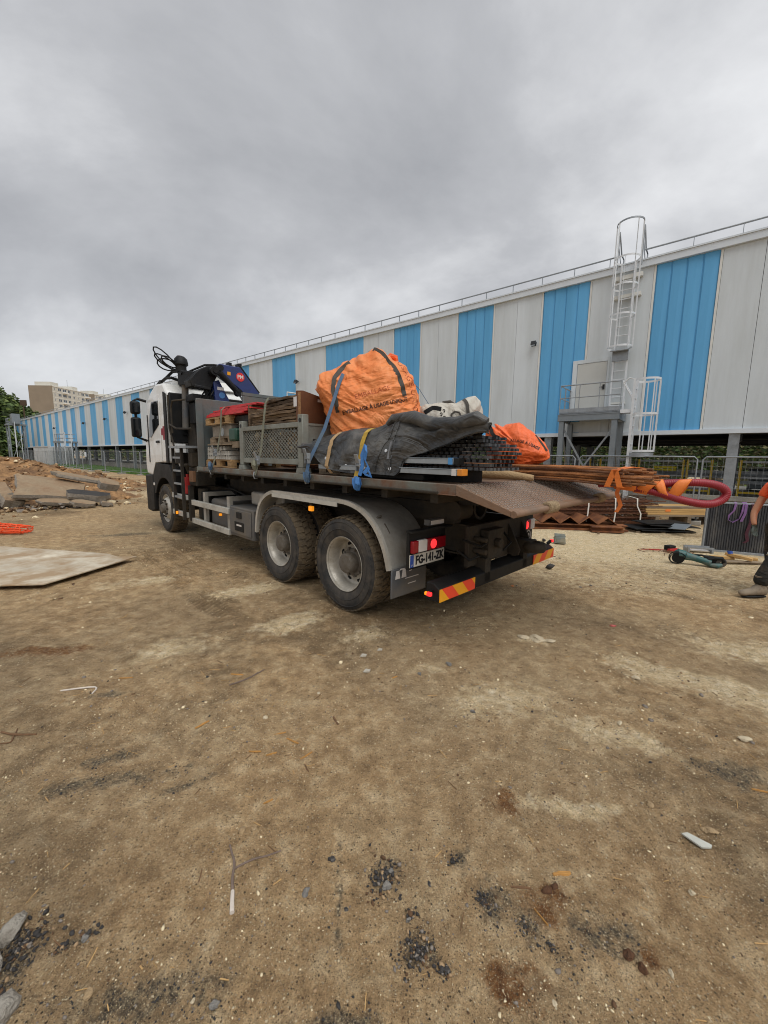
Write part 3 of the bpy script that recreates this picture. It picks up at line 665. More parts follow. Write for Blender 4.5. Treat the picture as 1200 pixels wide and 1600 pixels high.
# ------------------------------------------------------------------ ground floor of the warehouse
fl = MB().box(-100, S1, 1.2, 9, .0, .62)
o = solo('loading_floor', fl, CONC, None, None, frame=FW, kind='structure')
o = solo('concrete_kerb', MB().box(-9, S1, -.15, .0, .0, .72).box(-9, S1, -.22, -.151, .60, .72), CONC, 'low grey concrete kerb wall along the front of the loading floor', 'kerb', (0, 0, 0), FW)
YEL = mat('yellow_paint', 'c9a81f', .5, var=.1, scale=5, bump=.03, dirt='8d7a2c', damt=.2)
def yellow_rail(x, w, t_, lab):
    g = thing('safety_barrier', lab, 'barrier', (x, t_, .62), FW, 'yellow safety barriers on the loading floor')
    for xx in (x-w/2, x+w/2): part('post', MB().box(xx-.03, xx+.03, t_-.03, t_+.03, .62, 1.75), YEL, g)
    part('bottom_rail', MB().box(x-w/2+.032, x+w/2-.032, t_-.02, t_+.02, .72, .78), YEL, g)
    part('mid_rail', MB().box(x-w/2+.032, x+w/2-.032, t_-.015, t_+.015, 1.2, 1.24), GALV, g)
    part('top_rail', MB().box(x-w/2+.032, x+w/2-.032, t_-.02, t_+.02, 1.67, 1.73), GALV, g)
yellow_rail(-4.0, .9, 1.5, 'yellow safety barrier behind the braced legs of the access platform')
yellow_rail(-2.75, .9, 1.5, 'yellow safety barrier just left of the foot of the access ladder')
yellow_rail(-1.35, 1.25, 1.5, 'yellow safety barrier just right of the foot of the access ladder')
yellow_rail(-.3, .62, 1.5, 'yellow safety barrier straight above the red hose loop')
yellow_rail(1.2, 1.0, 1.5, 'yellow safety barrier right of the near warehouse column')
yellow_rail(2.4, 1.0, 1.5, 'yellow safety barrier at the right edge, beyond the worker')
solo('spill_guard', MB().box(-1.62, -.95, 2.2, 2.5, 1.36, 1.42).box(-1.62, -.95, 2.2, 2.5, 1.44, 1.52), mat('bright_yellow', 'e6d52a', .5, var=.1), 'bright yellow rail guard lying across the loading floor rails', 'guard', (-1.3, 2.35, 1.36), FW)
rl = thing('dock_rails', 'long grey horizontal dock rails on the loading floor', 'rail', (-3, 3, .62), FW)
for t_, z in ((2.6, 1.3), (3.4, 1.12), (3.4, .95), (4.4, 1.18)): part('rail', MB().box(-9, S1-.2, t_, t_+.06, z, z+.1), GALV, rl)
for x in np.arange(-8.5, 8.5, 1.7): part('post', MB().box(x-.04, x+.04, 3.47, 3.55, .62, 1.22), GALV, rl)
for x in np.arange(-8.5, 8.5, 1.7): part('post', MB().box(x-.03, x+.03, 2.665, 2.72, .62, 1.4), GALV, rl)
# steel bins/crates standing inside, dark at that depth
for i, (x, t_, wdt, h, lab) in enumerate(((-9.5, 4.4, 1.6, .9, 'dark grey crate deep under the warehouse, left of the platform legs'), (-5.4, 4.6, 1.2, .7, 'grey crate under the warehouse behind the platform legs'), (1.9, 5.2, 1.5, .7, 'grey crate under the warehouse right of the near column'))):
    g = thing('storage_crate', lab, 'crate', (x, t_, .62), FW)
    part('crate_box', MB().box(x-wdt/2, x+wdt/2, t_, t_+1, .7, .7+h), STEELP, g, bevel=.02); part('crate_lid', MB().box(x-wdt/2-.03, x+wdt/2+.03, t_-.03, t_+1.03, .7+h+.002, .75+h), DARKS, g)
    part('runner', MB().box(x-wdt/2, x-wdt/2+.1, t_, t_+1, .62, .698), DARKS, g); part('runner', MB().box(x+wdt/2-.1, x+wdt/2, t_, t_+1, .62, .698), DARKS, g)
# ------------------------------------------------------------------ site fences
def mesh_fence(p0, p1, h, frame, label, group=None, z0=.0, wires=True, cat='fence panel'):
    p0 = Vector(p0); p1 = Vector(p1); d = p1-p0; L = d.length; u = d.normalized(); n_ = Vector((-u.y, u.x, 0))
    g = thing('fence_panel', label, cat, tuple((p0+p1)/2), frame, group)
    part('tube_frame', MB().tube([p0+u*.03+Vector((0, 0, .05)), p0+u*.03+Vector((0, 0, h-.08)), p0+u*.1+Vector((0, 0, h)), p1-u*.1+Vector((0, 0, h)), p1-u*.03+Vector((0, 0, h-.08)), p1-u*.03+Vector((0, 0, .05))], .021, 8).cyl(p0+u*.05+Vector((0, 0, .22)), p1-u*.05+Vector((0, 0, .22)), .018, 8), GALV, g)
    if wires:
        b = MB(); k = max(2, int(L/.11))
        for i in range(1, k):
            q = p0+u*(L*i/k); b.bar(q+Vector((0, 0, .23)), q+Vector((0, 0, h-.02)), .004, .004)
        for z in np.arange(.45, h-.1, .28): b.bar(p0+u*.04+n_*.003+Vector((0, 0, z)), p1-u*.04+n_*.003+Vector((0, 0, z)), .004, .004)
        part('wire_mesh', b, GALV, g, smooth=0)
    for q in (p0+u*.04, p1-u*.04): part('foot_block', MB().obb(q+Vector((0, 0, .04)), (.22, .55, .12), Matrix((u, n_, Vector((0, 0, 1)))).transposed()), CONC, g, bevel=.015)
    return g
FH = 1.82
mesh_fence((-.22, -1.35, 0), (2.6, -1.35, 0), FH, FW, 'wire mesh fence panel behind the black shutter panel and the worker', 'site fence in front of the warehouse columns')
mesh_fence((-3.3, -1.3, 0), (-.28, -1.3, 0), FH, FW, 'wire mesh fence panel behind the stacked rebar and planks', 'site fence in front of the warehouse columns')
mesh_fence((-6.4, -1.35, 0), (-3.36, -1.35, 0), FH, FW, 'wire mesh fence panel behind the orange bags on the truck', 'site fence in front of the warehouse columns')
fp = [(-31.7, -2.7), (-34.9, -3.09), (-38.07, -3.46), (-41.5, -3.66), (-44.6, -3.9), (-48.1, -3.7), (-51.75, -3.4), (-54.4, -3.4), (-57.1, -3.4), (-61.5, -3.4), (-66, -3.3), (-71, -3.3), (-77, -3.3), (-84, -3.3)]
names = ['beside the white cab mirror', 'second from the truck mirrors', 'third from the truck mirrors', 'fourth from the truck mirrors', 'fifth from the truck mirrors', 'sixth from the truck mirrors', 'in front of the near access tower', 'just left of the near access tower', 'right of the white container', 'in front of the white container', 'left of the white container', 'far along the lawn', 'farthest along the lawn']
for i in range(len(fp)-1):
    a, b = fp[i], fp[i+1]
    mesh_fence((a[0]-.03, a[1], 0), (b[0]+.03, b[1], 0), 1.88, FW, 'grey mesh fence panel on the lawn edge, '+names[i], 'fence panels along the lawn at the left')
solo('white_notice', MB().box(-46.3, -45.85, -3.95, -3.9, 1.35, 1.78), TRIM, 'small white notice hung on the mesh fence left of the cab', 'notice', (-46.1, -3.92, 1.35), FW)
# lawn
GRASSG = mat('lawn_soil', '4a6a2a', .95, var=.35, scale=3, bump=.5, bscale=30)
solo('lawn', MB().box(-98, -22, -3.0, .6, -.1, .05), GRASSG, None, None, frame=FW, kind='structure')
n = 26000
sx = -30-68*nrg.random(n)**1.5; sy = nrg.uniform(-3.0, .5, n); hh = nrg.uniform(.06, .16, n)*(1+np.abs(sx+30)/60); a = nrg.uniform(0, 6.28, n); wv = .02*(1+np.abs(sx+30)/25)
lx = nrg.normal(0, .03, n); ly = nrg.normal(0, .03, n)
V = np.stack([np.stack([sx-wv*np.cos(a), sy-wv*np.sin(a), np.full(n, .04)], -1), np.stack([sx+wv*np.cos(a), sy+wv*np.sin(a), np.full(n, .04)], -1), np.stack([sx+lx, sy+ly, .05+hh], -1)], 1).reshape(-1, 3)
o = bpy.data.objects.new('grass', arr_mesh('grass', V, np.arange(3*n).reshape(-1, 3), [mat('grass_a', '5c8030', .8, var=.3, bump=0), mat('grass_b', '48682a', .8, var=.3, bump=0)], nrg.integers(0, 2, n), False)); COL.objects.link(o); o.matrix_world = FW
tag(o, 'short green grass on the lawn strip', 'grass', kind='stuff')
# ------------------------------------------------------------------ far left: towers, container, flats, trees
def tower(x, y, w, h, lab, top):
    g = thing('access_tower', lab, 'tower', (x, y, 0), FW, 'access towers along the far warehouse wall')
    for dx in (-w/2, w/2):
        for dy in (-w/2, w/2): part('leg', MB().box(x+dx-.09, x+dx+.09, y+dy-.09, y+dy+.09, 0, h), STEELP, g)
    part('landing', MB().box(x-w/2-.2, x+w/2+.2, y-w/2-.2, y+w/2+.2, h+.002, h+.22), STEELP, g)
    for s in (-1, 1):
        part('brace', MB().bar((x-s*w/2, y-w/2, .3), (x+s*w/2, y-w/2, h-.3), .07, .07), GALV, g); part('brace', MB().bar((x+w/2, y-s*w/2, .3), (x+w/2, y+s*w/2, h-.3), .07, .07), GALV, g)
    for z in (.6, 1.1):
        part('rail', MB().tube([(x-w/2, y+w/2, h+z), (x-w/2, y-w/2, h+z), (x+w/2, y-w/2, h+z), (x+w/2, y+w/2, h+z)], .03, 6), GALV, g)
    for dx in (-w/2, 0, w/2): part('rail_post', MB().box(x+dx-.03, x+dx+.03, y-w/2-.03, y-w/2+.03, h+.225, h+1.1), GALV, g)
    part('cage', MB().box(x+w/2+.2, x+w/2+.28, y-.4, y-.32, .2, top).box(x+w/2+.2, x+w/2+.28, y+.32, y+.4, .2, top).box(x+w/2+.2, x+w/2+.9, y-.4, y-.34, top-.1, top).box(x+w/2+.2, x+w/2+.9, y-.4, y-.34, 2.4, 2.5).box(x+w/2+.84, x+w/2+.9, y-.4, y-.34, 2.4, top), ALU, g)
tower(-63.8, -1.6, 1.7, 2.9, 'grey steel access tower in front of the fifth far stripe, left of the fence notice', 4.2)
tower(-89.3, -2.6, 2.0, 6.0, 'tall grey steel access tower at the far end of the warehouse', 6.6)
solo('tower_hut', MB().box(-89.3, -87.6, -3.2, -2.2, 6.23, 7.8), STEELP, 'small grey hut on top of the far access tower', 'hut', (-88.5, -2.7, 6.23), FW, bevel=.03)
# shipping container
ct_ = thing('shipping_container', 'white ribbed shipping container standing under the far stripes', 'container', (-72, -1.9, 0), FW)
WHT = mat('container_white', 'b9bcbc', .6, var=.08, scale=2, bump=.05, dirt='8d8d88', damt=.3, dscale=1)
b = MB(); x0, x1 = -75.2, -66.0
n = 40; poly = []
for i in range(n):
    a = x0+.1+(x1-x0-.2)*i/n; ww = (x1-x0-.2)/n
    poly += [(a, -2.9), (a+ww*.3, -2.9), (a+ww*.45, -2.86), (a+ww*.85, -2.86)]
b.prism(poly+[(x1-.1, -2.9), (x1-.1, -.5), (x0+.1, -.5)], 'xy', .15, 2.4); part('body', b, WHT, ct_, smooth=0)
part('corner_post', MB().box(x0, x0+.098, -2.95, -2.8, .05, 2.5), WHT, ct_); part('corner_post', MB().box(x1-.098, x1, -2.95, -2.8, .05, 2.5), WHT, ct_)
part('top_rail', MB().box(x0+.1, x1-.1, -2.95, -2.8, 2.402, 2.5), WHT, ct_); part('bottom_rail', MB().box(x0+.1, x1-.1, -2.95, -2.8, .05, .148), WHT, ct_)
part('door', MB().box(x1+.002, x1+.05, -2.8, -1.72, .15, 2.4), WHT, ct_); part('door', MB().box(x1+.002, x1+.05, -1.68, -.6, .15, 2.4), WHT, ct_)
for y in (-2.5, -2.0, -1.4, -.9): part('lock_rod', MB().cyl((x1+.08, y, .2), (x1+.08, y, 2.35), .03, 6), GALV, ct_)

# blocks of flats
PALE = mat('flat_wall', 'c9c6bb', .85, var=.05, scale=.3, bump=0); BROWNW = mat('flat_gable', '8a7d6c', .9, var=.08, scale=.2, bump=.1, bscale=2); WIN = mat('flat_window', '59616a', .2, var=.4, scale=.35, bump=0); FRM = mat('flat_frame', 'e2e0d9', .6, var=.03, bump=0)
def flats(name, label, P, q, L, D, H, rows, cols, gable, basez=0, win_rows=None):
    # P ground corner, q unit dir along the facade, facade faces the camera side
    q = Vector(q).normalized(); nn = Vector((-q.y, q.x, 0))
    if nn.dot(Vector((0, 0, 0))-Vector(P)) > 0: nn = -nn
    fr = Matrix.Translation(P) @ Matrix((( q.x, nn.x, 0, 0), (q.y, nn.y, 0, 0), (0, 0, 1, 0), (0, 0, 0, 1)))
    g = thing(name, label, 'apartment block', (0, 0, 0), fr)
    part('wall', MB().box(0, L, 0, D, 0, H), PALE, g)
    part('gable_wall', MB().box(-.25, -.01, -.15, D+.1, 0, H+.35), gable, g)
    part('roof', MB().box(-.02, L+.2, -.25, D+.2, H+.01, H+.4), FRM, g)
    for a, b_ in ((.06, .2), (.62, .15)): part('stair_head', MB().box(L*a, L*(a+b_), 2, D-2, H+.41, H+2.6), PALE, g)
    part('mast', MB().cyl((L*.7, D/2, H+2.6), (L*.7, D/2, H+6.5), .08, 6), GALV, g)
    fh = H/rows; cw = L/cols; proto = {}
    for r_ in range(rows):
        part('floor_band', MB().box(.02, L-.02, -.06, -.005, r_*fh, r_*fh+.25), FRM, g)
        for c in range(cols):
            kind = (c*7+3) % 5
            ww = (2.2, 1.3, 2.6, .8, 1.9)[kind]; hh_ = 1.55
            if kind not in proto:
                f = part('window', MB().box(-ww/2, -ww/2+.1, -.05, .0, 0, hh_).box(ww/2-.1, ww/2, -.05, .0, 0, hh_).box(-ww/2+.1, ww/2-.1, -.05, .0, 0, .1).box(-ww/2+.1, ww/2-.1, -.05, .0, hh_-.1, hh_).box(-.05, .05, -.05, .0, .1, hh_-.1), FRM, g)
                gl = part('pane', MB().box(-ww/2+.1, ww/2-.1, -.02, .02, .1, hh_-.1), WIN, f); proto[kind] = (f, gl); f.location = ((c+.5)*cw, -.01, r_*fh+.95)
            else:
                f = pcopy(proto[kind][0], g, ((c+.5)*cw, -.01, r_*fh+.95)); pcopy(proto[kind][1], f)
            if kind == 2 and r_ % 2 == 0:
                part('balcony', MB().box((c+.5)*cw-1.6, (c+.5)*cw+1.6, -1.1, -.07, r_*fh+.1, r_*fh+.9), FRM, g)
q_ = Vector((.017, 1, 0))
flats('apartment_block', 'pale block of flats with a windowless brown end wall beyond the trees', Vector((-.6345, .7729, 0))*280, q_, 26, 12.5, 36.6, 13, 8, BROWNW)
flats('apartment_block', 'second pale block of flats showing behind the first, near the truck cab', Vector((-.583, .812, 0))*318, q_, 24, 12, 38.5, 13, 7, BROWNW)

# trees
BARK = mat('bark', '4a3d30', .95, var=.3, scale=8, bump=.5, bscale=20)
LEAFS = [mat('leaf_dark', '3c4d24', .7, var=.35, scale=.8, bump=0), mat('leaf_mid', '4f6330', .7, var=.35, scale=.8, bump=0), mat('leaf_light', '6d7d3c', .7, var=.3, scale=.8, bump=0)]
def crown_mesh(name, blobs, nl, size, mats=LEAFS):
    P = []; NRM = []; wts = np.array([b[3]*b[4]*b[5] for b in blobs]); wts = wts/wts.sum()
    ks = nrg.choice(len(blobs), nl, p=wts); d = nrg.normal(0, 1, (nl, 3)); d /= np.linalg.norm(d, axis=1)[:, None]
    B = np.array(blobs)[ks]; rad = nrg.random(nl)**.38
    lump = 1+.28*np.sin(d[:, 0]*5+ks)*np.sin(d[:, 1]*6+ks*2)*np.sin(d[:, 2]*5)
    C_ = B[:, :3]+d*B[:, 3:6]*(rad*lump)[:, None]
    a = nrg.normal(0, 1, (nl, 3))+d*.6; a /= np.linalg.norm(a, axis=1)[:, None]
    u = np.cross(a, [0.1, .2, 1.]); u /= np.linalg.norm(u, axis=1)[:, None]; v = np.cross(a, u)
    s = size*nrg.uniform(.6, 1.35, (nl, 1))
    V = np.stack([C_-u*s, C_+v*s*.55, C_+u*s, C_-v*s*.55], 1).reshape(-1, 3)
    return arr_mesh(name, V, np.arange(nl*4).reshape(-1, 4), mats, nrg.choice(len(mats), nl, p=[.4, .4, .2][:len(mats)]), False)
def tree(x, y, h, cr, label, nl=5000, group='trees beyond the far end of the warehouse', size=.33, frame=I4, low=.22):
    g = thing('tree', label, 'tree', (x, y, 0), frame, group)
    b = MB().tube([(x, y, -.1), (x+.1, y, h*.25), (x-.1, y+.1, h*.5), (x, y, h*.8)], [h*.03, h*.022, h*.016, h*.006], 8)
    for i in range(7):
        a = i*2.4; z = h*(.28+.07*i); b.tube([(x, y, z), (x+math.cos(a)*cr*.4, y+math.sin(a)*cr*.4, z+h*.1), (x+math.cos(a)*cr*.75, y+math.sin(a)*cr*.75, z+h*.16)], [h*.012, h*.008, h*.003], 6)
    part('trunk', b, BARK, g)
    bl = [(0, 0, h*.62, cr*.7, cr*.7, h*.36)]
    for i in range(11):
        a = rng.uniform(0, 6.28); rr = cr*rng.uniform(.35, .75); s = cr*rng.uniform(.28, .48)
        bl.append((rr*math.cos(a), rr*math.sin(a), h*rng.uniform(low+.12, .88), s, s, s*rng.uniform(.7, 1.1)))
    o = bpy.data.objects.new('crown', crown_mesh('crown', bl, nl, size)); COL.objects.link(o); o.parent = g
    return g
def tdir(u, D): return (u*D, math.sqrt(1-u*u)*D)
for u, D, h, cr_, nl, sz, lab in ((-.690, 128, 16.2, 5.0, 8000, .42, 'large dark green tree at the left edge of the photo'), (-.677, 136, 15.6, 4.2, 7000, .4, 'dark green tree just right of the tallest left tree'), (-.664, 132, 11.4, 3.8, 6000, .4, 'lower green tree just left of the brown gable'), (-.650, 140, 11.0, 3.6, 5500, .4, 'green tree in front of the brown gable wall'), (-.634, 142, 10.4, 3.2, 5000, .36, 'pale green tree right of the brown gable foot'), (-.71, 110, 14, 6, 5000, .5, 'dark tree beyond the left edge of the yard'), (-.618, 150, 9.4, 3, 4000, .36, 'low green tree above the far warehouse roof'), (-.688, 112, 7.5, 6, 6000, .4, 'bushy low tree under the left trees')):
    x, y = tdir(u, D); tree(x, y, h, cr_, lab, nl, size=sz, low=.1)
x, y = tdir(-.712, 100); tree(x, y, 6.0, 5.0, 'low shrubby tree at the far end of the yard, under the left trees', 5000, size=.35, low=-.05)
x, y = tdir(-.700, 104); tree(x, y, 5.2, 4.6, 'low dark shrub closest to the far access tower', 5000, size=.35, low=-.05)
solo('boundary_wall', MB().bar((-.76*108, .65*108, .8), (-.64*122, .77*122, .8), .3, 1.6), CONC, 'grey boundary wall below the left trees', 'wall', (-76, 78, 0))
solo('brown_signboard', MB().box(-75.3, -74.1, 83.3, 83.6, 11.2, 12.3).cyl((-74.7, 83.4, 0), (-74.7, 83.4, 11.2), .1, 8), mat('sign_brown', '54402f', .8, var=.2), 'reddish brown board on a pole among the left trees', 'signboard', (-74.7, 83.4, 0))
# hedge bank seen through under the warehouse
n = 90000; k1 = 55000
hx = np.r_[nrg.uniform(-16, 16, k1), nrg.uniform(-118, -16, n-k1)]; hy = 12.5+6*nrg.random(n); top = 3.4+2.2*fbm(hx*.22, hy*0+1, 3, 4)+1.0*fbm(hx*.9, hy*.4, 2, 8)
hz_ = top*nrg.random(n)**.7; s = np.r_[.11*nrg.uniform(.6, 1.4, (k1, 1)), .26*nrg.uniform(.6, 1.4, (n-k1, 1))]
a = nrg.normal(0, 1, (n, 3)); a /= np.linalg.norm(a, axis=1)[:, None]; u = np.cross(a, [.1, .2, 1.]); u /= np.linalg.norm(u, axis=1)[:, None]; v = np.cross(a, u)
C_ = np.stack([hx, hy, hz_], -1)
V = np.stack([C_-u*s, C_+v*s*.55, C_+u*s, C_-v*s*.55], 1).reshape(-1, 3)
o = bpy.data.objects.new('hedge', arr_mesh('hedge', V, np.arange(n*4).reshape(-1, 4), [LEAFS[0], LEAFS[1], LEAFS[2], mat('leaf_dry', '8a8358', .8, var=.3)], nrg.choice(4, n, p=[.28, .32, .2, .2]), False)); COL.objects.link(o); o.matrix_world = FW
tag(o, 'thick hedge bank growing behind the open warehouse floor', 'hedge', kind='stuff')
o = solo('hedge_bank', MB().prism([(11.5, -.1), (14, .9), (18, 2.6), (26, 3.0), (26, -.1)], 'yz', -118, 18), mat('bank_soil', '5a553a', .95, var=.4, scale=2, bump=.6), None, None, frame=FW, kind='structure')
# pale stone heaps seen beyond the floor
for x, y, rr, lab in ((-3.2, 10.4, 1.0, 'pale heap of rubble beyond the loading floor, left of the column'), (.1, 10.8, .8, 'pale heap of rubble beyond the loading floor near the column')):
    V, Fc = stones(x+nrg.normal(0, rr*.5, 90), y+nrg.normal(0, .3, 90), nrg.uniform(.2, 1.1, 90), nrg.uniform(.12, .4, 90))
    o = bpy.data.objects.new('rubble_heap', arr_mesh('rubble_heap', V, Fc, [SM[1], SM[2]], np.repeat(nrg.integers(0, 2, 90), len(ICO_F)), False)); COL.objects.link(o); o.matrix_world = FW
    tag(o, lab, 'rubble heap', kind='stuff')
# ------------------------------------------------------------------ truck (x forward, y to its left, origin under the rear axle)
WHITE = mat('cab_white', 'eceeed', .32, var=.03, scale=1.5, bump=.0, dirt='c2b9a8', damt=.25, dscale=1.6, dsharp=.22, coat=.3)
BLK = mat('black_plastic', '161718', .5, var=.3, scale=5, bump=.08, dirt='2b2823', damt=.25, dscale=3, dsharp=.2, spec=.25)
CHAS = mat('chassis_dark', '2b2a28', .7, .1, var=.35, scale=5, bump=.25, bscale=30, dirt='4e4436', damt=.4, dscale=3, dsharp=.2, spec=.25)
GREYB = mat('box_grey', '505357', .6, var=.15, scale=4, bump=.1, dirt='786c5a', damt=.42, dscale=3, dsharp=.2)
RUB = mat('tyre_sidewall', '2b2b2b', .8, var=.2, scale=9, bump=.1, dirt='5a5248', damt=.42, dscale=5, dsharp=.14)
TREAD = mat('tyre_tread', '4f4639', .95, var=.35, scale=14, bump=.5, bscale=60, dirt='786851', damt=.5, dscale=9, dsharp=.2)
RIM = mat('rim_silver', 'c2bdb2', .38, .5, var=.12, scale=6, bump=.06, dirt='746955', damt=.42, dscale=5, dsharp=.2)
HUBM = mat('hub_grey', '6e6961', .65, .2, var=.2, scale=9, bump=.15, dirt='54493b', damt=.45, dscale=8)
FEND = mat('fender_grey', 'b4b1a9', .45, .25, var=.12, scale=4, bump=.12, bscale=30, dirt='73695a', damt=.42, dscale=3.0, dsharp=.25)
FEDGE = mat('fender_trim', 'bdb9af', .45, .4, var=.1, scale=5, bump=.05, dirt='8a8376', damt=.35, dscale=4)
RAILS = mat('guard_silver', 'bfbdb4', .45, .25, var=.08, scale=4, bump=.04, dirt='8d8576', damt=.3, dscale=3)
GLASS = mat('glass_dark', '14181b', .06, var=.1, bump=0)
NAVY = mat('crane_blue', '20316a', .4, var=.12, scale=3, bump=.04, coat=.3, dirt='1c2440', damt=.35, dscale=3)
CRBLK = mat('crane_black', '191a1c', .5, .2, var=.3, scale=5, bump=.1, dirt='2a2723', damt=.3, dscale=4, spec=.3)
CHROME = mat('chrome', 'd8d8d8', .12, 1, var=.02, bump=0)
REDL = mat('lens_red', '8e1220', .2, var=.1, bump=0)
REDON = mat('lamp_red_lit', 'ff1010', .3, var=0, bump=0, emit=(1, .03, .035), estr=1.0)
CLEARL = mat('lens_clear', 'd5d0cc', .2, var=.05, bump=0)
AMBON = mat('lamp_amber_lit', 'ff8a10', .3, var=0, bump=0, emit=(1, .36, .02), estr=.45)
RETR = mat('reflector_red', 'e8482c', .4, var=.04, bump=0); RETY = mat('reflector_yellow', 'e9a21c', .4, var=.04, bump=0)
PLATEW = mat('plate_white', 'd0ccc0', .4, var=.06, bump=0, dirt='a2957f', damt=.25, dscale=9); PLBLUE = mat('plate_blue', '2a4a96', .4, var=.05, bump=0); INK = mat('ink_black', '17171a', .6, var=.1, bump=0)
REDP = mat('red_paint', 'b32420', .45, var=.1, bump=.03)
tk = thing('crane_truck', 'white cab hook lift truck with a dark blue loader crane and twin rear axles', 'truck', (0, 0, 0), FT)
# ---- wheels
def tyre_mb(h0=0.0):
    pr = [(.292, -.03), (.33, -.006), (.40, .010), (.455, .008), (.50, -.012), (.517, -.03), (.517, -.27), (.50, -.288), (.455, -.308), (.40, -.31), (.33, -.294), (.292, -.27)]
    b = MB().lathe([(r, h+h0) for r, h in pr], (0, 0, .52), 'y', 48, closed=True, ms=[0, 0, 0, 0, 1, 1, 1, 0, 0, 0, 0, 0])
    b.lathe([(.385, .0115+h0), (.39, .015+h0), (.395, .0115+h0)], (0, 0, .52), 'y', 48, 0)
    b.lathe([(.46, .008+h0), (.465, .012+h0), (.47, .006+h0)], (0, 0, .52), 'y', 48, 0)
    n = 40
    for i in range(n):
        for k, (ha, hb, ph, sk) in enumerate(((-.105, .0, 0, .12), (-.30, -.195, .5, -.12), (-.19, -.11, .25, .5))):
            a = 2*math.pi*(i+ph)/n; hw = 2*math.pi/n*(.34 if k < 2 else .3)
            vs = []
            for r in (.51, .532):
                for h, s_ in ((ha, -1), (hb, 1)):
                    for w_ in (-hw, hw):
                        aa = a+w_+s_*sk*.05
                        rr = r-(.016 if (k < 2 and ((k == 0 and s_ > 0) or (k == 1 and s_ < 0)) and r > .52) else 0)
                        vs.append((rr*math.cos(aa), h+h0, .52+rr*math.sin(aa)))
            b.add(vs, [(0, 1, 3, 2), (4, 6, 7, 5), (0, 4, 5, 1), (2, 3, 7, 6), (0, 2, 6, 4), (1, 5, 7, 3)], 1)
    return b
def rim_rear():
    return MB().lathe([(.287, -.28), (.287, -.02), (.303, -.008), (.306, -.014), (.30, -.022), (.283, -.03), (.276, -.05), (.262, -.075), (.258, -.15), (.245, -.168), (.21, -.172), (.17, -.16), (.155, -.15)], (0, 0, .52), 'y', 40)
def hub_rear():
    b = MB().lathe([(.16, -.2), (.16, -.145), (.15, -.135), (.118, -.13), (.112, -.045), (.10, -.03), (.055, -.022), (.0, -.022)], (0, 0, .52), 'y', 24)
    for i in range(10):
        a = 2*math.pi*i/10; b.cyl((.155*math.cos(a), -.17, .52+.155*math.sin(a)), (.155*math.cos(a), -.118, .52+.155*math.sin(a)), .016, 6)
    return b
def holes_rear():  # solid black ovals: the dark of the holes is painted, nothing is cut
    b = MB()
    for i in range(8):
        a = 2*math.pi*(i+.5)/8; c = Vector((.212*math.cos(a), -.168, .52+.212*math.sin(a)))
        tq = Vector((-math.sin(a), 0, math.cos(a))); rq = Vector((math.cos(a), 0, math.sin(a)))
        ring = [c+tq*.034*math.cos(t)+rq*.022*math.sin(t) for t in np.linspace(0, 6.283, 13)[:-1]]
        b.add(ring+[p+Vector((0, -.02, 0)) for p in ring], [tuple(range(12))]+[(j, (j+1) % 12, (j+1) % 12+12, j+12) for j in range(12)])
    return b
BLACKH = mat('hand_hole_shade', '050505', .9, var=0, bump=0)
w0 = part('wheel', rim_rear(), RIM, tk, smooth=50)
t0 = part('tyre', tyre_mb(), [RUB, TREAD], w0, smooth=30); t1 = part('tyre', tyre_mb(-.345), [RUB, TREAD], w0, smooth=30)
h0 = part('hub', hub_rear(), HUBM, w0); v0 = part('hand_hole_shade', holes_rear(), BLACKH, w0)
w0.location = (0, 1.22, 0)
for x, y, rz, rx in ((1.37, 1.22, 0, .7), (0, -1.22, math.pi, 0), (1.37, -1.22, math.pi, 0)):
    c = pcopy(w0, tk, (x, y, 0), (0, 0, rz))
    for q in (t0, t1, h0, v0): pcopy(q, c)
rf = MB().lathe([(.287, -.28), (.287, -.03), (.303, -.012), (.306, -.018), (.292, -.03), (.27, -.045), (.262, -.07), (.25, -.06), (.225, -.02), (.2, .012), (.165, .016), (.15, .005)], (0, 0, .52), 'y', 40)
hf = MB().lathe([(.15, -.03), (.15, .02), (.1, .03), (.095, .085), (.08, .1), (0, .1)], (0, 0, .52), 'y', 20)
nf = MB()
for i in range(10):
    a = 2*math.pi*i/10; nf.cyl((.18*math.cos(a), .01, .52+.18*math.sin(a)), (.18*math.cos(a), .05, .52+.18*math.sin(a)), .017, 6)
wf = part('wheel', rf, FEDGE, tk, smooth=50); tf = part('tyre', tyre_mb(), [RUB, TREAD], wf, smooth=30); hf_ = part('hub', hf, HUBM, wf); nf_ = part('wheel_nuts', nf, CHAS, wf)
wf.location = (6.1, 1.2, 0)
c = pcopy(wf, tk, (6.1, -1.2, 0), (0, 0, math.pi))
for q in (tf, hf_, nf_): pcopy(q, c)
# ---- chassis
for s in (1, -1): part('chassis_rail', MB().box(-1.15, 7.0, s*.43-.04, s*.43+.04, .72, 1.0).box(-1.15, 7.0, s*.43-.075, s*.43+.075, 1.003, 1.02).box(-1.15, 7.0, s*.43-.075, s*.43+.075, .70, .717), CHAS, tk)
for x in (-1.05, .7, 2.3, 3.4, 4.6): part('cross_member', MB().box(x-.06, x+.06, -.388, .388, .78, .97), CHAS, tk)
for x in (0, 1.37, 6.1):
    part('axle', MB().cyl((x, -.85, .52), (x, .85, .52), .09, 10).lathe([(.0, -.25), (.15, -.22), (.22, -.08), (.22, .08), (.15, .22), (0, .25)], (x, 0, .52), 'y', 16), CHAS, tk)
for s in (1, -1):
    part('leaf_spring', MB().box(-.25, 1.62, s*.5-.04, s*.5+.04, .62, .69).box(.1, 1.27, s*.5-.04, s*.5+.04, .55, .617), CHAS, tk)
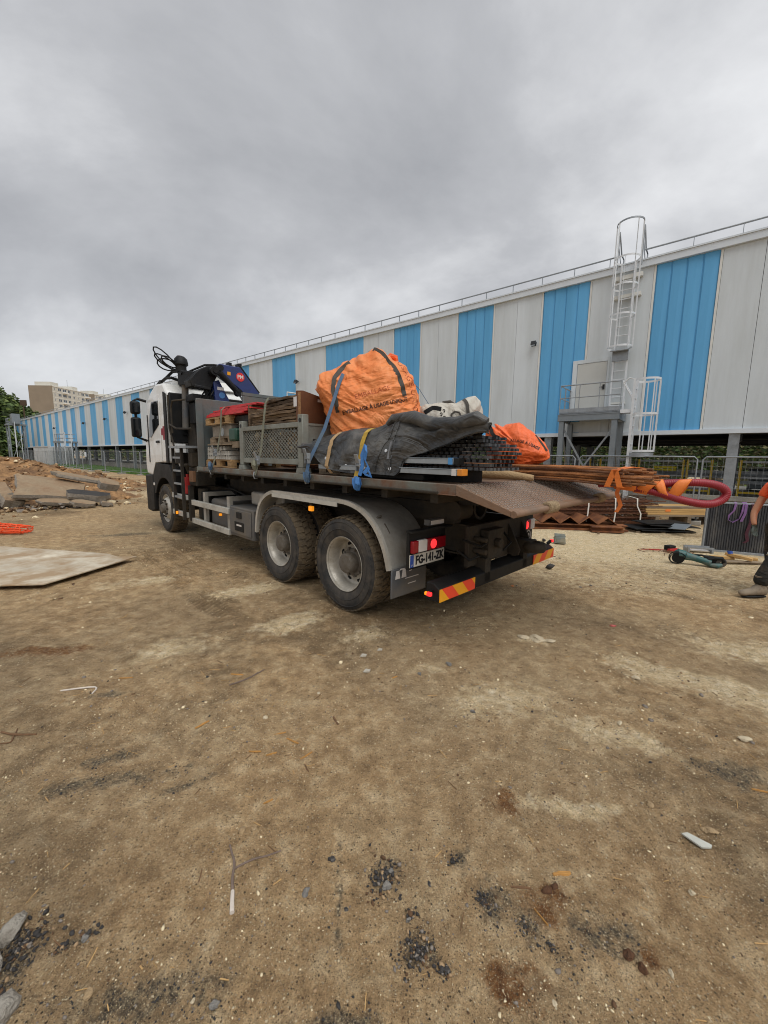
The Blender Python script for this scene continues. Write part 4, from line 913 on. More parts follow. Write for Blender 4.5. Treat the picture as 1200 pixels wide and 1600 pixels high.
# hook lift frame carrying the flat rack
for s in (1, -1): part('lift_frame', MB().box(-1.0, 4.2, s*.53-.06, s*.53+.06, 1.03, 1.23), CHAS, tk); part('sub_rail', MB().box(-1.25, 4.0, s*.53-.05, s*.53+.05, 1.235, 1.37), CHAS, tk)
part('hook_arm', MB().bar((3.9, 0, 1.15), (.6, 0, 1.2), .34, .2).bar((4.25, 0, 1.1), (4.25, 0, 2.4), .24, .2).tube([(4.25, 0, 2.4), (4.2, 0, 2.55), (4.05, 0, 2.6), (3.98, 0, 2.5)], .06, 8), CHAS, tk)
for s in (1, -1): part('lift_cylinder', MB().cyl((3.2, s*.25, 1.0), (.9, s*.25, 1.14), .09, 12).cyl((.9, s*.25, 1.14), (.2, s*.25, 1.17), .05, 10), CRBLK, tk)
b = MB().lathe([(.10, -.28), (.10, .28), (.13, .28), (.13, -.28)], (-.78, .2, 1.17), 'x', 20, closed=True); part('rear_roller_tube', b, CHAS, tk)
part('roller', MB().cyl((-1.0, .4, 1.16), (-1.0, .62, 1.16), .1, 16).cyl((-1.0, -.62, 1.16), (-1.0, -.4, 1.16), .1, 16), CHAS, tk)
part('hose_run', MB().tube([(4.3, .6, 1.1), (3.5, .75, .95), (2.9, .7, 1.02), (2.4, .62, 1.0), (1.8, .6, 1.06)], .022, 6).tube([(4.2, .66, 1.05), (3.6, .8, 1.08), (2.9, .76, .95), (2.5, .7, 1.08)], .018, 6), BLK, tk)
# ---- rear end: plate, couplings, lamps, underrun bar
part('rear_crossbeam', MB().box(-1.2, -1.152, -.62, .62, .62, 1.03).box(-1.15, -1.05, -.38, .38, .62, .7), CHAS, tk, bevel=.008)
def plate_tri(y):
    poly = [(-1.2, .98), (-1.24, .92), (-1.35, .70), (-1.33, .64), (-1.27, .62), (-1.2, .66)]
    return MB().prism(poly, 'xz', y-.012, y+.012)
for y in (-.17, -.47): part('tow_bracket', plate_tri(y), CHAS, tk)
part('tow_jaw', MB().box(-1.42, -1.201, -.40, -.24, .66, .80).lathe([(.05, -.06), (.11, -.05), (.13, .0), (.11, .05), (.05, .06)], (-1.44, -.32, .73), 'z', 16, closed=True), CHAS, tk, bevel=.006)
part('coupling_box', MB().box(-1.3, -1.201, .12, .42, .68, .98).cyl((-1.36, .27, .84), (-1.301, .27, .84), .05, 10).cyl((-1.34, .52, .78), (-1.2, .52, .78), .03, 8).cyl((-1.34, .52, .9), (-1.2, .52, .9), .025, 8), CHAS, tk, bevel=.008)
part('bar_bracket', MB().box(-1.30, -1.1, .36, .46, .46, .7), CHAS, tk); part('bar_bracket', MB().box(-1.30, -1.1, -.46, -.36, .46, .7), CHAS, tk)
for ps_ in ([(-1.2, .5, .8), (-1.28, .56, .74), (-1.22, .62, .7), (-1.1, .66, .78)], [(-1.2, .4, .92), (-1.3, .46, .86), (-1.3, .56, .84), (-1.15, .66, .9)], [(-1.2, -.05, .9), (-1.3, -.05, .8), (-1.3, .1, .74), (-1.2, .12, .7)]): part('air_line', MB().tube(ps_, .013, 6), BLK, tk)
lp = part('lamp_board', MB().box(-.945, -.915, .66, 1.21, .655, 1.0).box(-.99, -.911, .6, 1.215, 1.003, 1.02), BLK, tk)
part('lens_red', MB().box(-.985, -.947, 1.115, 1.195, .812, .925), REDL, lp, bevel=.006); part('lens_clear', MB().box(-.983, -.947, .985, 1.112, .812, .925), CLEARL, lp, bevel=.006)
part('lens_red', MB().box(-.985, -.947, .70, .982, .812, .925), REDL, lp, bevel=.006); part('lit_lamp', MB().lathe([(0, 0), (.042, .0), (.047, .006), (.047, .012)], (-.99, .895, .868), 'x', 20), REDON, lp)
pl = part('number_plate', MB().box(-.958, -.947, .685, 1.205, .675, .795), PLATEW, tk, bevel=.003)
part('plate_band', MB().box(-.9605, -.9585, 1.155, 1.203, .677, .793), PLBLUE, pl)
bb = MB(); put_text(bb, 'FG-141-ZK', .112, (-.9605, .915, .733), (0, -1, 0), (0, 0, 1), xs=.82, bold=.0045); part('plate_text', bb, INK, pl, smooth=0)
bb = MB(); put_text(bb, 'F', .03, (-.962, 1.179, .695), (0, -1, 0), (0, 0, 1)); part('plate_letter', bb, PLATEW, pl, smooth=0)
part('work_lamp', MB().box(-.93, -.86, .66, .9, 1.03, 1.09), GREYB, tk, bevel=.008); part('work_lamp_lens', MB().box(-.938, -.931, .68, .88, 1.04, 1.08), CLEARL, tk)
lr = part('lamp_board', MB().box(-1.0, -.965, -1.22, -.72, .60, .96), BLK, tk)
part('lens_red', MB().box(-1.04, -1.003, -1.08, -.74, .78, .91), REDL, lr, bevel=.006); part('lens_clear', MB().box(-1.04, -1.003, -1.2, -1.083, .78, .91), CLEARL, lr, bevel=.006)
part('lit_lamp', MB().lathe([(0, 0), (.045, .0), (.05, .006), (.05, .012)], (-1.045, -.97, .845), 'x', 20), REDON, lr)
sp_ = part('speed_plate', MB().box(-1.012, -1.003, -1.19, -.76, .61, .77), INK, tk)
for y, tx_ in ((-.865, '80'), (-1.075, '90')):
    bb = MB().lathe([(.066, -1.0125), (.066, -1.016), (.075, -1.016), (.075, -1.0125)], (0, y, .69), 'x', 20, closed=True); put_text(bb, tx_, .09, (-1.014, y, .69), (0, -1, 0), (0, 0, 1), xs=.85, bold=.002); part('speed_disc', bb, CLEARL, sp_, smooth=0)
ub = part('underrun_bar', MB().prism([(-1.30, .44), (-1.30, .56), (-1.24, .60), (-1.16, .60), (-1.16, .44)], 'xz', -1.21, 1.21), BLK, tk, bevel=.006)
part('bar_stiffener', MB().box(-1.24, -1.18, -.7, -.3, .603, .62), CHAS, ub)
def reflector(y0, y1, flip):
    n = 6; W_ = (y1-y0); b = MB(); z0, z1 = .443, .557; sl = .11*(1 if flip else -1)
    # diagonal bands clipped to the board
    def clip(poly, a, lo, hi):
        out = []
        for sgn, lim in ((1, lo), (-1, hi)):
            out = []
            for i in range(len(poly)):
                p, q = poly[i], poly[(i+1) % len(poly)]; dp, dq = sgn*(p[0]-lim), sgn*(q[0]-lim)
                if dp >= 0: out.append(p)
                if dp*dq < 0: t = dp/(dp-dq); out.append((p[0]+(q[0]-p[0])*t, p[1]+(q[1]-p[1])*t))
            poly = out
            if len(poly) < 3: return []
        return poly
    k = -2
    bw = W_/3.6
    while k < 7:
        a = y0+(k-.3)*bw; poly = clip([(a, z0), (a+bw, z0), (a+bw+sl, z1), (a+sl, z1)], 0, y0, y1)
        if len(poly) >= 3: b.prism(poly, 'yz', -1.309, -1.3025, m=k % 2)
        k += 1
    return b
part('reflector_board', reflector(.65, 1.205, True), [RETR, RETY], ub, smooth=0); part('reflector_board', reflector(-1.205, -.62, False), [RETR, RETY], ub, smooth=0)
for s in (1, -1):
    part('lamp_stalk', MB().bar((-1.22, s*1.212, .53 if s > 0 else .6), (-1.24, s*1.27, .52 if s > 0 else .635), .03, .03), BLK, ub)
    part('marker_lamp', MB().box(-1.27, -1.225, s*1.275-.016, s*1.275+.016, (.505 if s > 0 else .615), (.54 if s > 0 else .65)), REDON, ub, bevel=.008)
    if s > 0: part('marker_lamp', MB().box(-1.222, -1.20, s*1.275-.014, s*1.275+.014, .507, .538), AMBON, ub, bevel=.008)
# ---- rear mudguards
def arch(o_, yi, yo, th=.012):
    out = [(p[0], p[1]) for p in o_]; inn = []
    for i in range(len(out)):
        a = Vector(out[max(0, i-1)]); c = Vector(out[min(len(out)-1, i+1)]); d = (c-a).normalized(); nn = Vector((d.y, -d.x))
        inn.append((out[i][0]-nn.x*th, out[i][1]-nn.y*th))
    return out, inn
prof = [(1.90, .60), (1.885, .75), (1.84, .90), (1.76, 1.03), (1.64, 1.12), (1.50, 1.175), (1.40, 1.19), (.9, 1.192), (.3, 1.192), (-.02, 1.19), (-.16, 1.175), (-.30, 1.135), (-.42, 1.07), (-.53, .97), (-.61, .85), (-.66, .74), (-.70, .60)][::-1]
def smoothp(p, it=2):
    p = [Vector((a, b)) for a, b in p]
    for _ in range(it):
        q = [p[0]]
        for a, b in zip(p[:-1], p[1:]): q += [a*.75+b*.25, a*.25+b*.75]
        p = q+[p[-1]]
    return [(v.x, v.y) for v in p]
prof = smoothp(prof, 1)
for s in (1, -1):
    out, inn = arch(prof, 0, 0)
    def strip(y0, y1, ox=0, th=.012):
        o2, i2 = arch(prof, 0, 0, th); rows = []
        for a, b_ in zip(o2, i2): rows.append([(a[0], s*y0, a[1]), (a[0], s*y1, a[1]), (b_[0], s*y1, b_[1]), (b_[0], s*y0, b_[1])])
        m_ = MB().grid(rows, 0, cv=True); m_.add(rows[0], [(3, 2, 1, 0)]); m_.add(rows[-1], [(0, 1, 2, 3)]); return m_
    fd = part('mudguard', strip(.60, 1.21), FEND, tk, smooth=40)
    part('mudguard_lip', strip(1.212, 1.25, th=.045), FEDGE, fd, smooth=40)
    if s > 0:
        part('edge_trim', MB().box(.05, 1.42, 1.252, 1.262, 1.150, 1.197), RAILS, fd)
        part('mudguard_clip', MB().obb((-.43, 1.1, 1.075), (.06, .05, .02), Matrix.Rotation(R(40), 3, 'Y')).bar((-.50, 1.08, 1.02), (-.575, 1.08, .93), .012, .006), HUBM, fd)
        part('seam_rib', MB().bar((-.533, .62, .970), (-.533, 1.2, .970), .006, .006), HUBM, fd)
    fl_ = part('mud_flap', MB().box(-.765, -.745, s*.72, s*1.24, .33, .62) if s > 0 else MB().box(-.765, -.745, -1.24, -.72, .33, .62), GREYB, tk, bevel=.02)
    if s > 0:
        bb = MB()
        for a in (.0, 1):
            y_ = 1.16-a*.09; bb.prism([(y_+.035, .52), (y_-.035, .52), (y_-.02, .60), (y_+.02, .60)], 'yz', -.7695, -.7675)
        bb.prism([(1.14, .60), (1.05, .60), (1.07, .615), (1.12, .615)], 'yz', -.7695, -.7675)
        put_text(bb, 'D', .07, (-.768, .97, .59), (0, -1, 0), (0, 0, 1), xs=1.0, bold=.002)
        for k_, w_ in enumerate((.2, .12)): bb.box(-.7695, -.7675, .95-w_/2, .95+w_/2, .5-.06*k_, .508-.06*k_)
        part('flap_print', bb, CLEARL, fl_, smooth=0)
# ---- left flank
tb = part('tool_box', MB().box(2.02, 2.80, .78, 1.235, .44, .90), BLK if False else GREYB, tk, bevel=.02)
part('tool_box_lid', MB().box(2.06, 2.76, 1.237, 1.252, .49, .86), GREYB, tb, bevel=.01); part('latch', MB().box(2.34, 2.5, 1.254, 1.268, .74, .83), BLK, tb, bevel=.005); part('latch', MB().box(2.28, 2.58, 1.2535, 1.26, .54, .68), BLK, tb, bevel=.004); part('box_badge', MB().box(2.34, 2.5, 1.261, 1.264, .62, .645), CLEARL, tb)
part('step_plate', MB().box(1.92, 2.01, .8, 1.2, .5, .88), CHAS, tk)
part('oil_tank', MB().box(1.55, 2.5, .56, 1.02, .93, 1.13), FEND, tk, bevel=.03); part('oil_tank_strap', MB().box(1.75, 1.79, .55, 1.03, .925, 1.14), CHAS, tk)
for z in (.80, .46): part('side_guard', MB().box(2.83, 4.42, 1.19, 1.245, z-.045, z+.05), RAILS, tk, bevel=.006)
for x in (2.95, 3.95): part('guard_post', MB().box(x-.05, x+.05, 1.13, 1.185, .4, 1.02).box(x-.04, x+.04, .6, 1.128, .95, 1.02), FEND, tk)
part('fuel_tank', MB().box(3.0, 3.9, .6, 1.1, .42, .92), GREYB, tk, bevel=.06); part('battery_box', MB().box(3.98, 4.55, .55, 1.08, .46, 1.0), BLK, tk, bevel=.03); part('filter_housing', MB().cyl((4.45, 1.0, .5), (4.45, 1.0, 1.05), .1, 14), CHAS, tk)
part('marker_lamp', MB().box(3.405, 3.455, 1.10, 1.14, .65, .69), AMBON, tk, bevel=.008); part('marker_lamp', MB().box(.605, .675, 1.16, 1.2, 1.035, 1.095), AMBON, tk, bevel=.008); part('lamp_bracket', MB().box(.62, .66, 1.17, 1.19, 1.102, 1.15), CHAS, tk); part('marker_lamp', MB().box(5.16, 5.22, 1.25, 1.29, .5, .56), AMBON, tk, bevel=.008)
for z in (.86, .52): part('side_guard', MB().box(4.72, 5.52, 1.19, 1.24, z-.05, z+.05), RAILS, tk, bevel=.006)
part('guard_post', MB().box(4.62, 4.7, 1.12, 1.2, .42, 1.1), CHAS, tk)
# ladder behind the cab
for x in (4.72, 5.2): part('ladder_stile', MB().box(x-.02, x+.02, 1.25, 1.30, .44, 1.82), CHAS, tk)
for z in (.86, 1.12, 1.37, 1.62): part('ladder_rung', MB().box(4.742, 5.178, 1.255, 1.295, z-.018, z+.018), GALV, tk)
part('catwalk', MB().box(4.35, 5.3, .55, 1.32, 1.80, 1.84), GALV, tk)
part('extinguisher', MB().cyl((4.98, 1.1, .92), (4.98, 1.1, 1.24), .085, 14).cyl((4.98, 1.1, 1.24), (4.98, 1.1, 1.3), .03, 8), REDP, tk)
part('hydraulic_block', MB().box(4.35, 4.75, .8, 1.15, 1.1, 1.45).box(4.42, 4.62, .9, 1.2, 1.46, 1.72), CHAS, tk, bevel=.015)
part('rust_bracket', MB().box(4.4, 4.6, 1.05, 1.2, 1.18, 1.38), mat('rusty_bracket', '77563c', .8, var=.3), tk)
# outrigger leg and grab rails
part('outrigger_leg', MB().cyl((5.47, .92, 2.2), (5.42, .9, 3.28), .065, 12), GREYB, tk); part('outrigger_beam', MB().box(5.2, 5.5, -1.1, 1.15, 1.5, 1.72), CHAS, tk, bevel=.01)
part('grab_rail', MB().tube([(5.35, 1.2, 1.84), (5.5, 1.22, 2.2), (5.5, 1.22, 2.85)], .018, 8).tube([(5.5, 1.22, 2.28), (5.1, 1.22, 2.18), (4.5, 1.22, 2.15), (4.3, 1.22, 2.15)], .018, 8).tube([(5.4, 1.2, 2.1), (5.4, 1.2, 2.6), (5.3, 1.2, 2.72), (4.9, 1.1, 2.72)], .018, 8), CHAS, tk)
# ---- cab
cabp = [(5.70, 1.50), (5.66, 2.93), (5.86, 3.13), (6.35, 3.16), (6.75, 3.03), (7.06, 2.86), (7.34, 2.05), (7.42, 1.45), (7.36, 1.22), (6.95, 1.18), (6.78, 1.28), (6.62, 1.50)]
cb = part('cab', MB().prism(cabp, 'xz', -1.2, 1.2), WHITE, tk, bevel=.05)
for s in (1, -1):
    y0, y1 = (1.202, 1.212) if s > 0 else (-1.212, -1.202)
    dd = part('door', MB().prism([(6.13, 1.52), (6.13, 2.92), (6.72, 2.9), (7.0, 2.55), (7.12, 2.0), (7.12, 1.28), (6.86, 1.24), (6.62, 1.50)], 'xz', y0, y1), WHITE, tk, bevel=.004)
    ya, yb = (1.214, 1.222) if s > 0 else (-1.222, -1.214)
    part('side_window', MB().prism([(6.19, 2.30), (6.19, 2.80), (6.64, 2.80), (6.82, 2.5), (6.93, 2.06), (6.80, 2.05), (6.5, 2.18)], 'xz', ya, yb), GLASS, dd)
    part('door_handle', MB().box(6.22, 6.42, *sorted((s*1.214, s*1.235)), 1.92, 1.97), BLK, dd)
    part('side_fairing', MB().prism([(5.67, 1.5), (5.66, 2.9), (5.82, 2.95), (5.82, 1.5)], 'xz', *sorted((s*1.202, s*1.225))), BLK, tk, bevel=.01)
part('wind_pillar', MB().box(6.98, 7.03, 1.213, 1.222, 1.5, 2.55), BLK, tk)
part('badge', MB().box(6.0, 6.1, 1.202, 1.206, 2.08, 2.22).box(5.84, 5.99, 1.202, 1.206, 1.98, 2.26), mat('badge_red', '8c1d2c', .5, var=.1), tk)
part('windscreen', MB().add([(7.075, -1.05, 2.86), (7.075, 1.05, 2.86), (7.352, 1.05, 2.06), (7.352, -1.05, 2.06), (7.095, -1.05, 2.87), (7.095, 1.05, 2.87), (7.372, 1.05, 2.07), (7.372, -1.05, 2.07)], [(0, 1, 2, 3), (4, 7, 6, 5), (0, 4, 5, 1), (1, 5, 6, 2), (2, 6, 7, 3), (3, 7, 4, 0)]), GLASS, tk)
part('grille', MB().box(7.40, 7.46, -.7, .7, 1.25, 1.75), BLK, tk)
for s in (1, -1): part('headlight', MB().box(7.44, 7.50, *sorted((s*.75, s*1.1)), .75, .98), CLEARL, tk, bevel=.02)
part('bumper', MB().prism([(6.82, .95), (6.86, 1.22), (7.2, 1.21), (7.46, 1.2), (7.44, .36), (7.1, .34), (6.86, .40)], 'xz', -1.22, 1.22), BLK, tk, bevel=.03)
for s in (1, -1):
    ps = [(5.42, .9), (5.46, 1.25), (5.7, 1.47), (6.6, 1.48), (6.84, 1.22), (6.80, .8)]+[(6.1+.66*math.cos(a), .52+.66*math.sin(a)) for a in np.linspace(R(25), R(148), 12)]
    part('front_mudguard', MB().prism(ps, 'xz', *sorted((s*.92, s*1.215))), BLK, tk, bevel=.01)
part('fog_lamp', MB().box(6.7, 6.8, 1.222, 1.235, .98, 1.04), CLEARL, tk, bevel=.005)
bp_ = part('cab_back_panel', MB().box(5.58, 5.655, -1.12, 1.17, 1.92, 2.92), BLK, tk, bevel=.02)
for k_ in range(4): part('louvre', MB().bar((5.565, .95, 2.78-.22*k_), (5.565, .1, 2.60-.22*k_), .05, .07, upv=(1, 0, 0)), BLK, bp_)
part('intake_duct', MB().prism([(.88, 1.46), (1.02, 1.46), (1.12, 1.9), (.90, 1.9)], 'yz', 5.58, 5.66), WHITE, tk, bevel=.01); part('intake_duct', MB().prism([(.98, 1.44), (1.05, 1.44), (1.17, 1.9), (1.13, 1.9)], 'yz', 5.50, 5.575), WHITE, tk)
part('exhaust_stack', MB().box(5.2, 5.62, .1, .85, 1.3, 2.6), CHAS, tk, bevel=.02)
part('roof_deflector', MB().prism([(5.72, 3.1), (5.95, 3.32), (6.3, 3.22), (6.6, 3.1)], 'xz', -.9, .9), WHITE, tk, bevel=.03)
part('roof_bar', MB().tube([(6.9, 1.05, 3.05), (6.5, 1.05, 3.22), (6.1, 1.05, 3.27), (5.85, 1.02, 3.25), (5.85, .8, 3.2)], .03, 8).tube([(6.1, 1.05, 3.27), (6.0, .95, 3.4), (5.7, .9, 3.38), (5.72, .9, 3.2)], .03, 8).bar((6.9, 1.1, 3.08), (6.3, 1.1, 3.22), .03, .06), BLK, tk)
for s in (1, -1):
    ys = s
    for z0, z1, nm in ((2.56, 2.84, 'mirror'), (2.05, 2.49, 'mirror')):
        part(nm, MB().box(6.98, 7.12, *sorted((s*1.34, s*1.53)), z0, z1), BLK, tk, bevel=.04)
        part('mirror_glass', MB().box(6.972, 6.978, *sorted((s*1.365, s*1.505)), z0+.04, z1-.04), GLASS, tk)
    part('mirror_arm', MB().tube([(7.08, s*1.2, 2.86), (7.1, s*1.36, 2.9), (7.1, s*1.44, 2.86), (7.09, s*1.42, 2.5), (7.1, s*1.40, 2.05), (7.1, s*1.22, 1.98)], .03, 8), BLK, tk)
# ---- loader crane: column, boom, cylinder, folded arm, rotator
# the crane lies folded across the truck behind the cab
cr = part('loader_crane', MB().prism([(.56, 3.12), (.45, 3.17), (.25, 2.80), (.25, 1.5), (.56, 1.5), (.53, 2.80)], 'yz', 4.86, 5.12).box(4.62, 5.2, -.35, .6, 1.25, 1.49), NAVY, tk, bevel=.012)
part('boom', MB().prism([(.46, 3.47), (.225, 3.46), (.05, 3.465), (-.10, 3.29), (-.37, 2.98), (-.36, 2.88), (-.10, 2.88), (.12, 3.06), (.43, 3.24), (.50, 3.36)], 'yz', 4.76, 5.0), NAVY, cr, bevel=.015)
part('boom_pivot', MB().cyl((4.72, .572, 3.305), (5.2, .572, 3.305), .085, 18).cyl((4.72, .572, 3.305), (4.70, .572, 3.305), .045, 12), CRBLK, cr); part('boom_pivot', MB().cyl((4.73, .455, 3.385), (5.1, .455, 3.385), .06, 14), CRBLK, cr)
part('boom_edge', MB().bar((4.88, .04, 3.485), (4.88, -.37, 3.0), .22, .03), CRBLK, cr); part('boom_bracket', MB().box(4.8, 4.96, .20, .26, 3.463, 3.53), CRBLK, cr); part('boom_bracket', MB().box(4.8, 4.96, -.01, .06, 3.50, 3.54), CRBLK, cr)
part('lift_ram', MB().cyl((4.70, .50, 3.28), (4.70, .14, 2.945), .058, 16).cyl((4.65, .135, 2.94), (4.75, .135, 2.94), .075, 14), CRBLK, cr); part('ram_rod', MB().cyl((4.70, .14, 2.945), (4.70, .0, 2.76), .026, 12), CHROME, cr)
part('folded_arm', MB().prism([(.90, 3.24), (.80, 3.33), (.66, 3.41), (.49, 3.44), (.44, 3.3), (.60, 2.98), (.97, 2.98), (1.0, 3.1)], 'yz', 4.88, 5.22).bar((5.05, .8, 3.16), (5.52, .92, 3.2), .2, .26).bar((4.86, .93, 2.99), (4.86, .62, 2.97), .06, .06).box(4.95, 5.3, .3, .95, 2.72, 2.86), CRBLK, cr, bevel=.015)
part('valve_block', MB().box(5.0, 5.28, -.25, .9, 2.3, 2.70).box(5.02, 5.2, .30, .62, 2.88, 3.0), CRBLK, cr, bevel=.01)
for k_ in range(5): part('hydraulic_hose', MB().tube([(5.0, .85-.1*k_, 2.6), (4.9, .8-.1*k_, 2.8+.03*k_), (4.92, .7-.08*k_, 2.95), (5.0, .6-.05*k_, 3.1)], .016, 6), BLK, cr)
part('arm_hoses', MB().tube([(5.3, .9, 3.3), (5.1, .8, 3.36), (5.0, .66, 3.44), (4.95, .5, 3.46), (4.9, .42, 3.45)], .022, 6), BLK, cr)
part('rotator', MB().lathe([(0, .17), (.07, .16), (.12, .11), (.135, .03), (.135, .0), (.10, -.03), (.10, -.10), (.125, -.11), (.125, -.15), (.07, -.17), (.07, -.24), (0, -.24)], (5.55, .92, 3.48), 'z', 18).cyl((5.5, .92, 3.05), (5.5, .92, 3.24), .07, 10).cyl((5.38, .75, 3.3), (5.38, 1.0, 3.3), .05, 10), CRBLK, cr)
part('rotator_cap', MB().lathe([(0, .05), (.05, .04), (.085, .0)], (5.57, .93, 3.615), 'z', 14), mat('dark_red', '3d1a1c', .5, var=.2), cr)
b = MB()
for i, (dx, dy, dz) in enumerate(((.0, .40, .30), (.03, .36, .20), (.05, .30, .08), (-.02, .28, .14))):
    c0_ = Vector((5.55, 1.0, 3.38+.02*i)); far_ = Vector((5.6+dx*3, 1.0+dy, 3.45+dz))
    pts = []
    for t_ in np.linspace(0, 1, 14):
        a = t_*2*math.pi; q = (1-math.cos(a))/2
        pts.append(c0_.lerp(far_, q)+Vector((.04*math.sin(a), 0, -.10*math.sin(a)*(1 if i % 2 == 0 else .7)-.03*q)))
    b.tube(pts, .014, 6)
part('rotator_hoses', b, BLK, cr)
SGN = mat('sign_red', 'd4312e', .5, var=.05, bump=0)
part('crane_badge', MB().lathe([(0, -.004), (.085, -.004), (.088, .0)], (4.757, .05, 3.265), 'x', 24), SGN, cr)
bb = MB(); put_text(bb, 'PM', .10, (4.7525, .05, 3.265), (0, -1, 0), (0, 0, 1), bold=.003, depth=.0005); part('crane_lettering', bb, CLEARL, cr, smooth=0)
part('crane_decal', MB().box(4.752, 4.757, .255, .32, 3.27, 3.335), RETY, cr); part('crane_decal', MB().lathe([(0, -.004), (.06, -.004), (.062, 0)], (4.857, .40, 2.872), 'x', 20), mat('decal_blue', '4a7ab0', .5, var=.05, bump=0), cr)
part('crane_decal', MB().box(4.852, 4.857, .36, .49, 2.97, 3.03), CLEARL, cr)
# ------------------------------------------------------------------ flat rack body on the truck
RUSTD = mat('deck_steel', '857160', .45, .25, var=.25, scale=4, bump=.2, bscale=50, dirt='7e5638', damt=.42, dscale=2.2, dsharp=.2)
RACKE = mat('rack_edge', '74776f', .6, .2, var=.2, scale=5, bump=.15, bscale=40, dirt='6f4b33', damt=.45, dscale=3.5, dsharp=.12)
HEADM = mat('headboard_steel', '5b6566', .55, .25, var=.18, scale=3, bump=.1, dirt='6f5f52', damt=.3, dscale=2.5, dsharp=.2)
fr_ = thing('flat_rack', 'rusty steel flat rack body with a sloping tread plate tail and a grey headboard', 'flat rack', (1, 0, 1.38), FT)
part('deck', MB().box(-1.46, 4.0, -1.195, 1.195, 1.42, 1.47), RUSTD, fr_)
for s in (1, -1):
    part('side_rail', MB().box(-1.468, 4.05, *sorted((s*1.197, s*1.25)), 1.385, 1.474).box(-1.468, 4.05, *sorted((s*1.21, s*1.262)), 1.385, 1.392), RACKE, fr_, bevel=.004)
for x in np.arange(-1.2, 4.0, .6): part('cross_bearer', MB().box(x-.04, x+.04, -1.19, 1.19, 1.30, 1.418), CHAS, fr_)
# tail ramp with raised tread lugs
def rz(x): return 1.472+(x+1.47)*(1.472-1.31)/(1.95-1.47)
b = MB().prism([(-1.47, 1.474), (-1.95, 1.315), (-1.95, 1.27), (-1.47, 1.39)], 'xz', -1.30, 1.262)
part('tail_ramp', b, RUSTD, fr_, bevel=.004)
b = MB(); k_ = 0
for i in range(14):
    for j in range(62):
        x = -1.485-.033*i; y = -1.27+.041*j+.02*(i % 2); a = R(45) if (i+j) % 2 else R(-45); q = math.atan2(.162, .48)
        b.obb((x, y, rz(x)+.004), (.028, .008, .009), Matrix.Rotation(-q, 3, 'Y') @ Matrix.Rotation(a, 3, 'Z'))
part('tread_lugs', b, mat('tread_worn', 'b5ada4', .3, .6, var=.2, scale=5, bump=.05, dirt='7a5c48', damt=.4, dscale=3), fr_, smooth=0, kind='stuff')
part('tail_tube', MB().cyl((-1.965, -1.30, 1.292), (-1.965, 1.262, 1.292), .026, 12), RUSTD, fr_)
ROPE = mat('rope_wrap', '9a8568', .95, var=.25, scale=20, bump=.6, bscale=90)
for y in (.62, -.60):
    b = MB()
    for k_ in range(7): b.lathe([(.026, -.011), (.046, -.008), (.05, 0), (.046, .008), (.026, .011)], (-1.965, y-.07+.024*k_, 1.297), 'y', 14)
    part('rope_wrap', b, ROPE, fr_, label='tan rope wrapped round the tail tube')
hb = part('headboard', MB().box(4.055, 4.10, .35, 1.2, 1.40, 2.66).box(4.055, 4.10, -1.2, .347, 1.40, 2.80), HEADM, fr_, bevel=.01)
for y in (1.17, .36, -.5, -1.17): part('headboard_post', MB().box(4.005, 4.052, y-.05, y+.05, 1.476, 2.62), HEADM, hb)
part('headboard_rail', MB().box(4.05, 4.13, -1.2, .345, 2.803, 2.86), HEADM, hb); part('headboard_handle', MB().tube([(4.08, -.62, 2.86), (4.08, -.62, 2.98), (4.08, -.95, 2.98), (4.08, -.95, 2.86)], .015, 6), CREAM, hb)
part('lash_rail', MB().cyl((-1.3, 1.275, 1.40), (3.9, 1.275, 1.40), .012, 6), CHAS, fr_)

# ------------------------------------------------------------------ load: pallets at the front
WOODP = mat('pallet_wood', 'b08f63', .85, var=.22, scale=6, bump=.25, bscale=40, stretch=(.3, 2, 2), dirt='8a6d4a', damt=.4, dscale=4)
WOODO = mat('old_wood', '8d7c66', .9, var=.25, scale=6, bump=.3, bscale=40, stretch=(.3, 2, 2), dirt='5f5142', damt=.4, dscale=4)
def pallet(x0, x1, y0, y1, z0, z1, label, wood):
    g = thing('wooden_pallet', label, 'pallet', ((x0+x1)/2, (y0+y1)/2, z0), FT, 'wooden pallets on the truck bed')
    h = z1-z0; t_ = .022; xs = (x0+.07, (x0+x1)/2, x1-.07); ys = (y0+.05, (y0+y1)/2, y1-.05)
    for x in xs:
        for y in ys: part('block', MB().box(x-.07, x+.07, y-.048, y+.048, z0+t_+.001, z1-2*t_-.001), wood, g, bevel=.003)
    for y in ys: part('base_board', MB().box(x0, x1, y-.05, y+.05, z0, z0+t_), wood, g)
    for x in xs: part('stringer', MB().box(x-.07, x+.07, y0, y1, z1-2*t_, z1-t_-.001), wood, g)
    n = 6
    for i in range(n):
        yy = y0+(y1-y0)*(i+.5)/n+rng.uniform(-.006, .006); part('deck_board', MB().box(x0+rng.uniform(0, .01), x1-rng.uniform(0, .01), yy-.055, yy+.055, z1-t_, z1), wood, g)
    return g
pallet(2.98, 4.0, .2, 1.1, 1.478, 1.61, 'light wooden pallet lowest in the stack, under the pale block pack', WOODP)
bp2 = thing('block_pack', 'pack of pale grey concrete spacer blocks on the lowest pallet', 'block pack', (3.45, .65, 1.61), FT)
PAV = mat('spacer_block', 'b9b6ad', .9, var=.12, scale=14, bump=.3, dirt='8b857a', damt=.35, dscale=8)
b0 = None
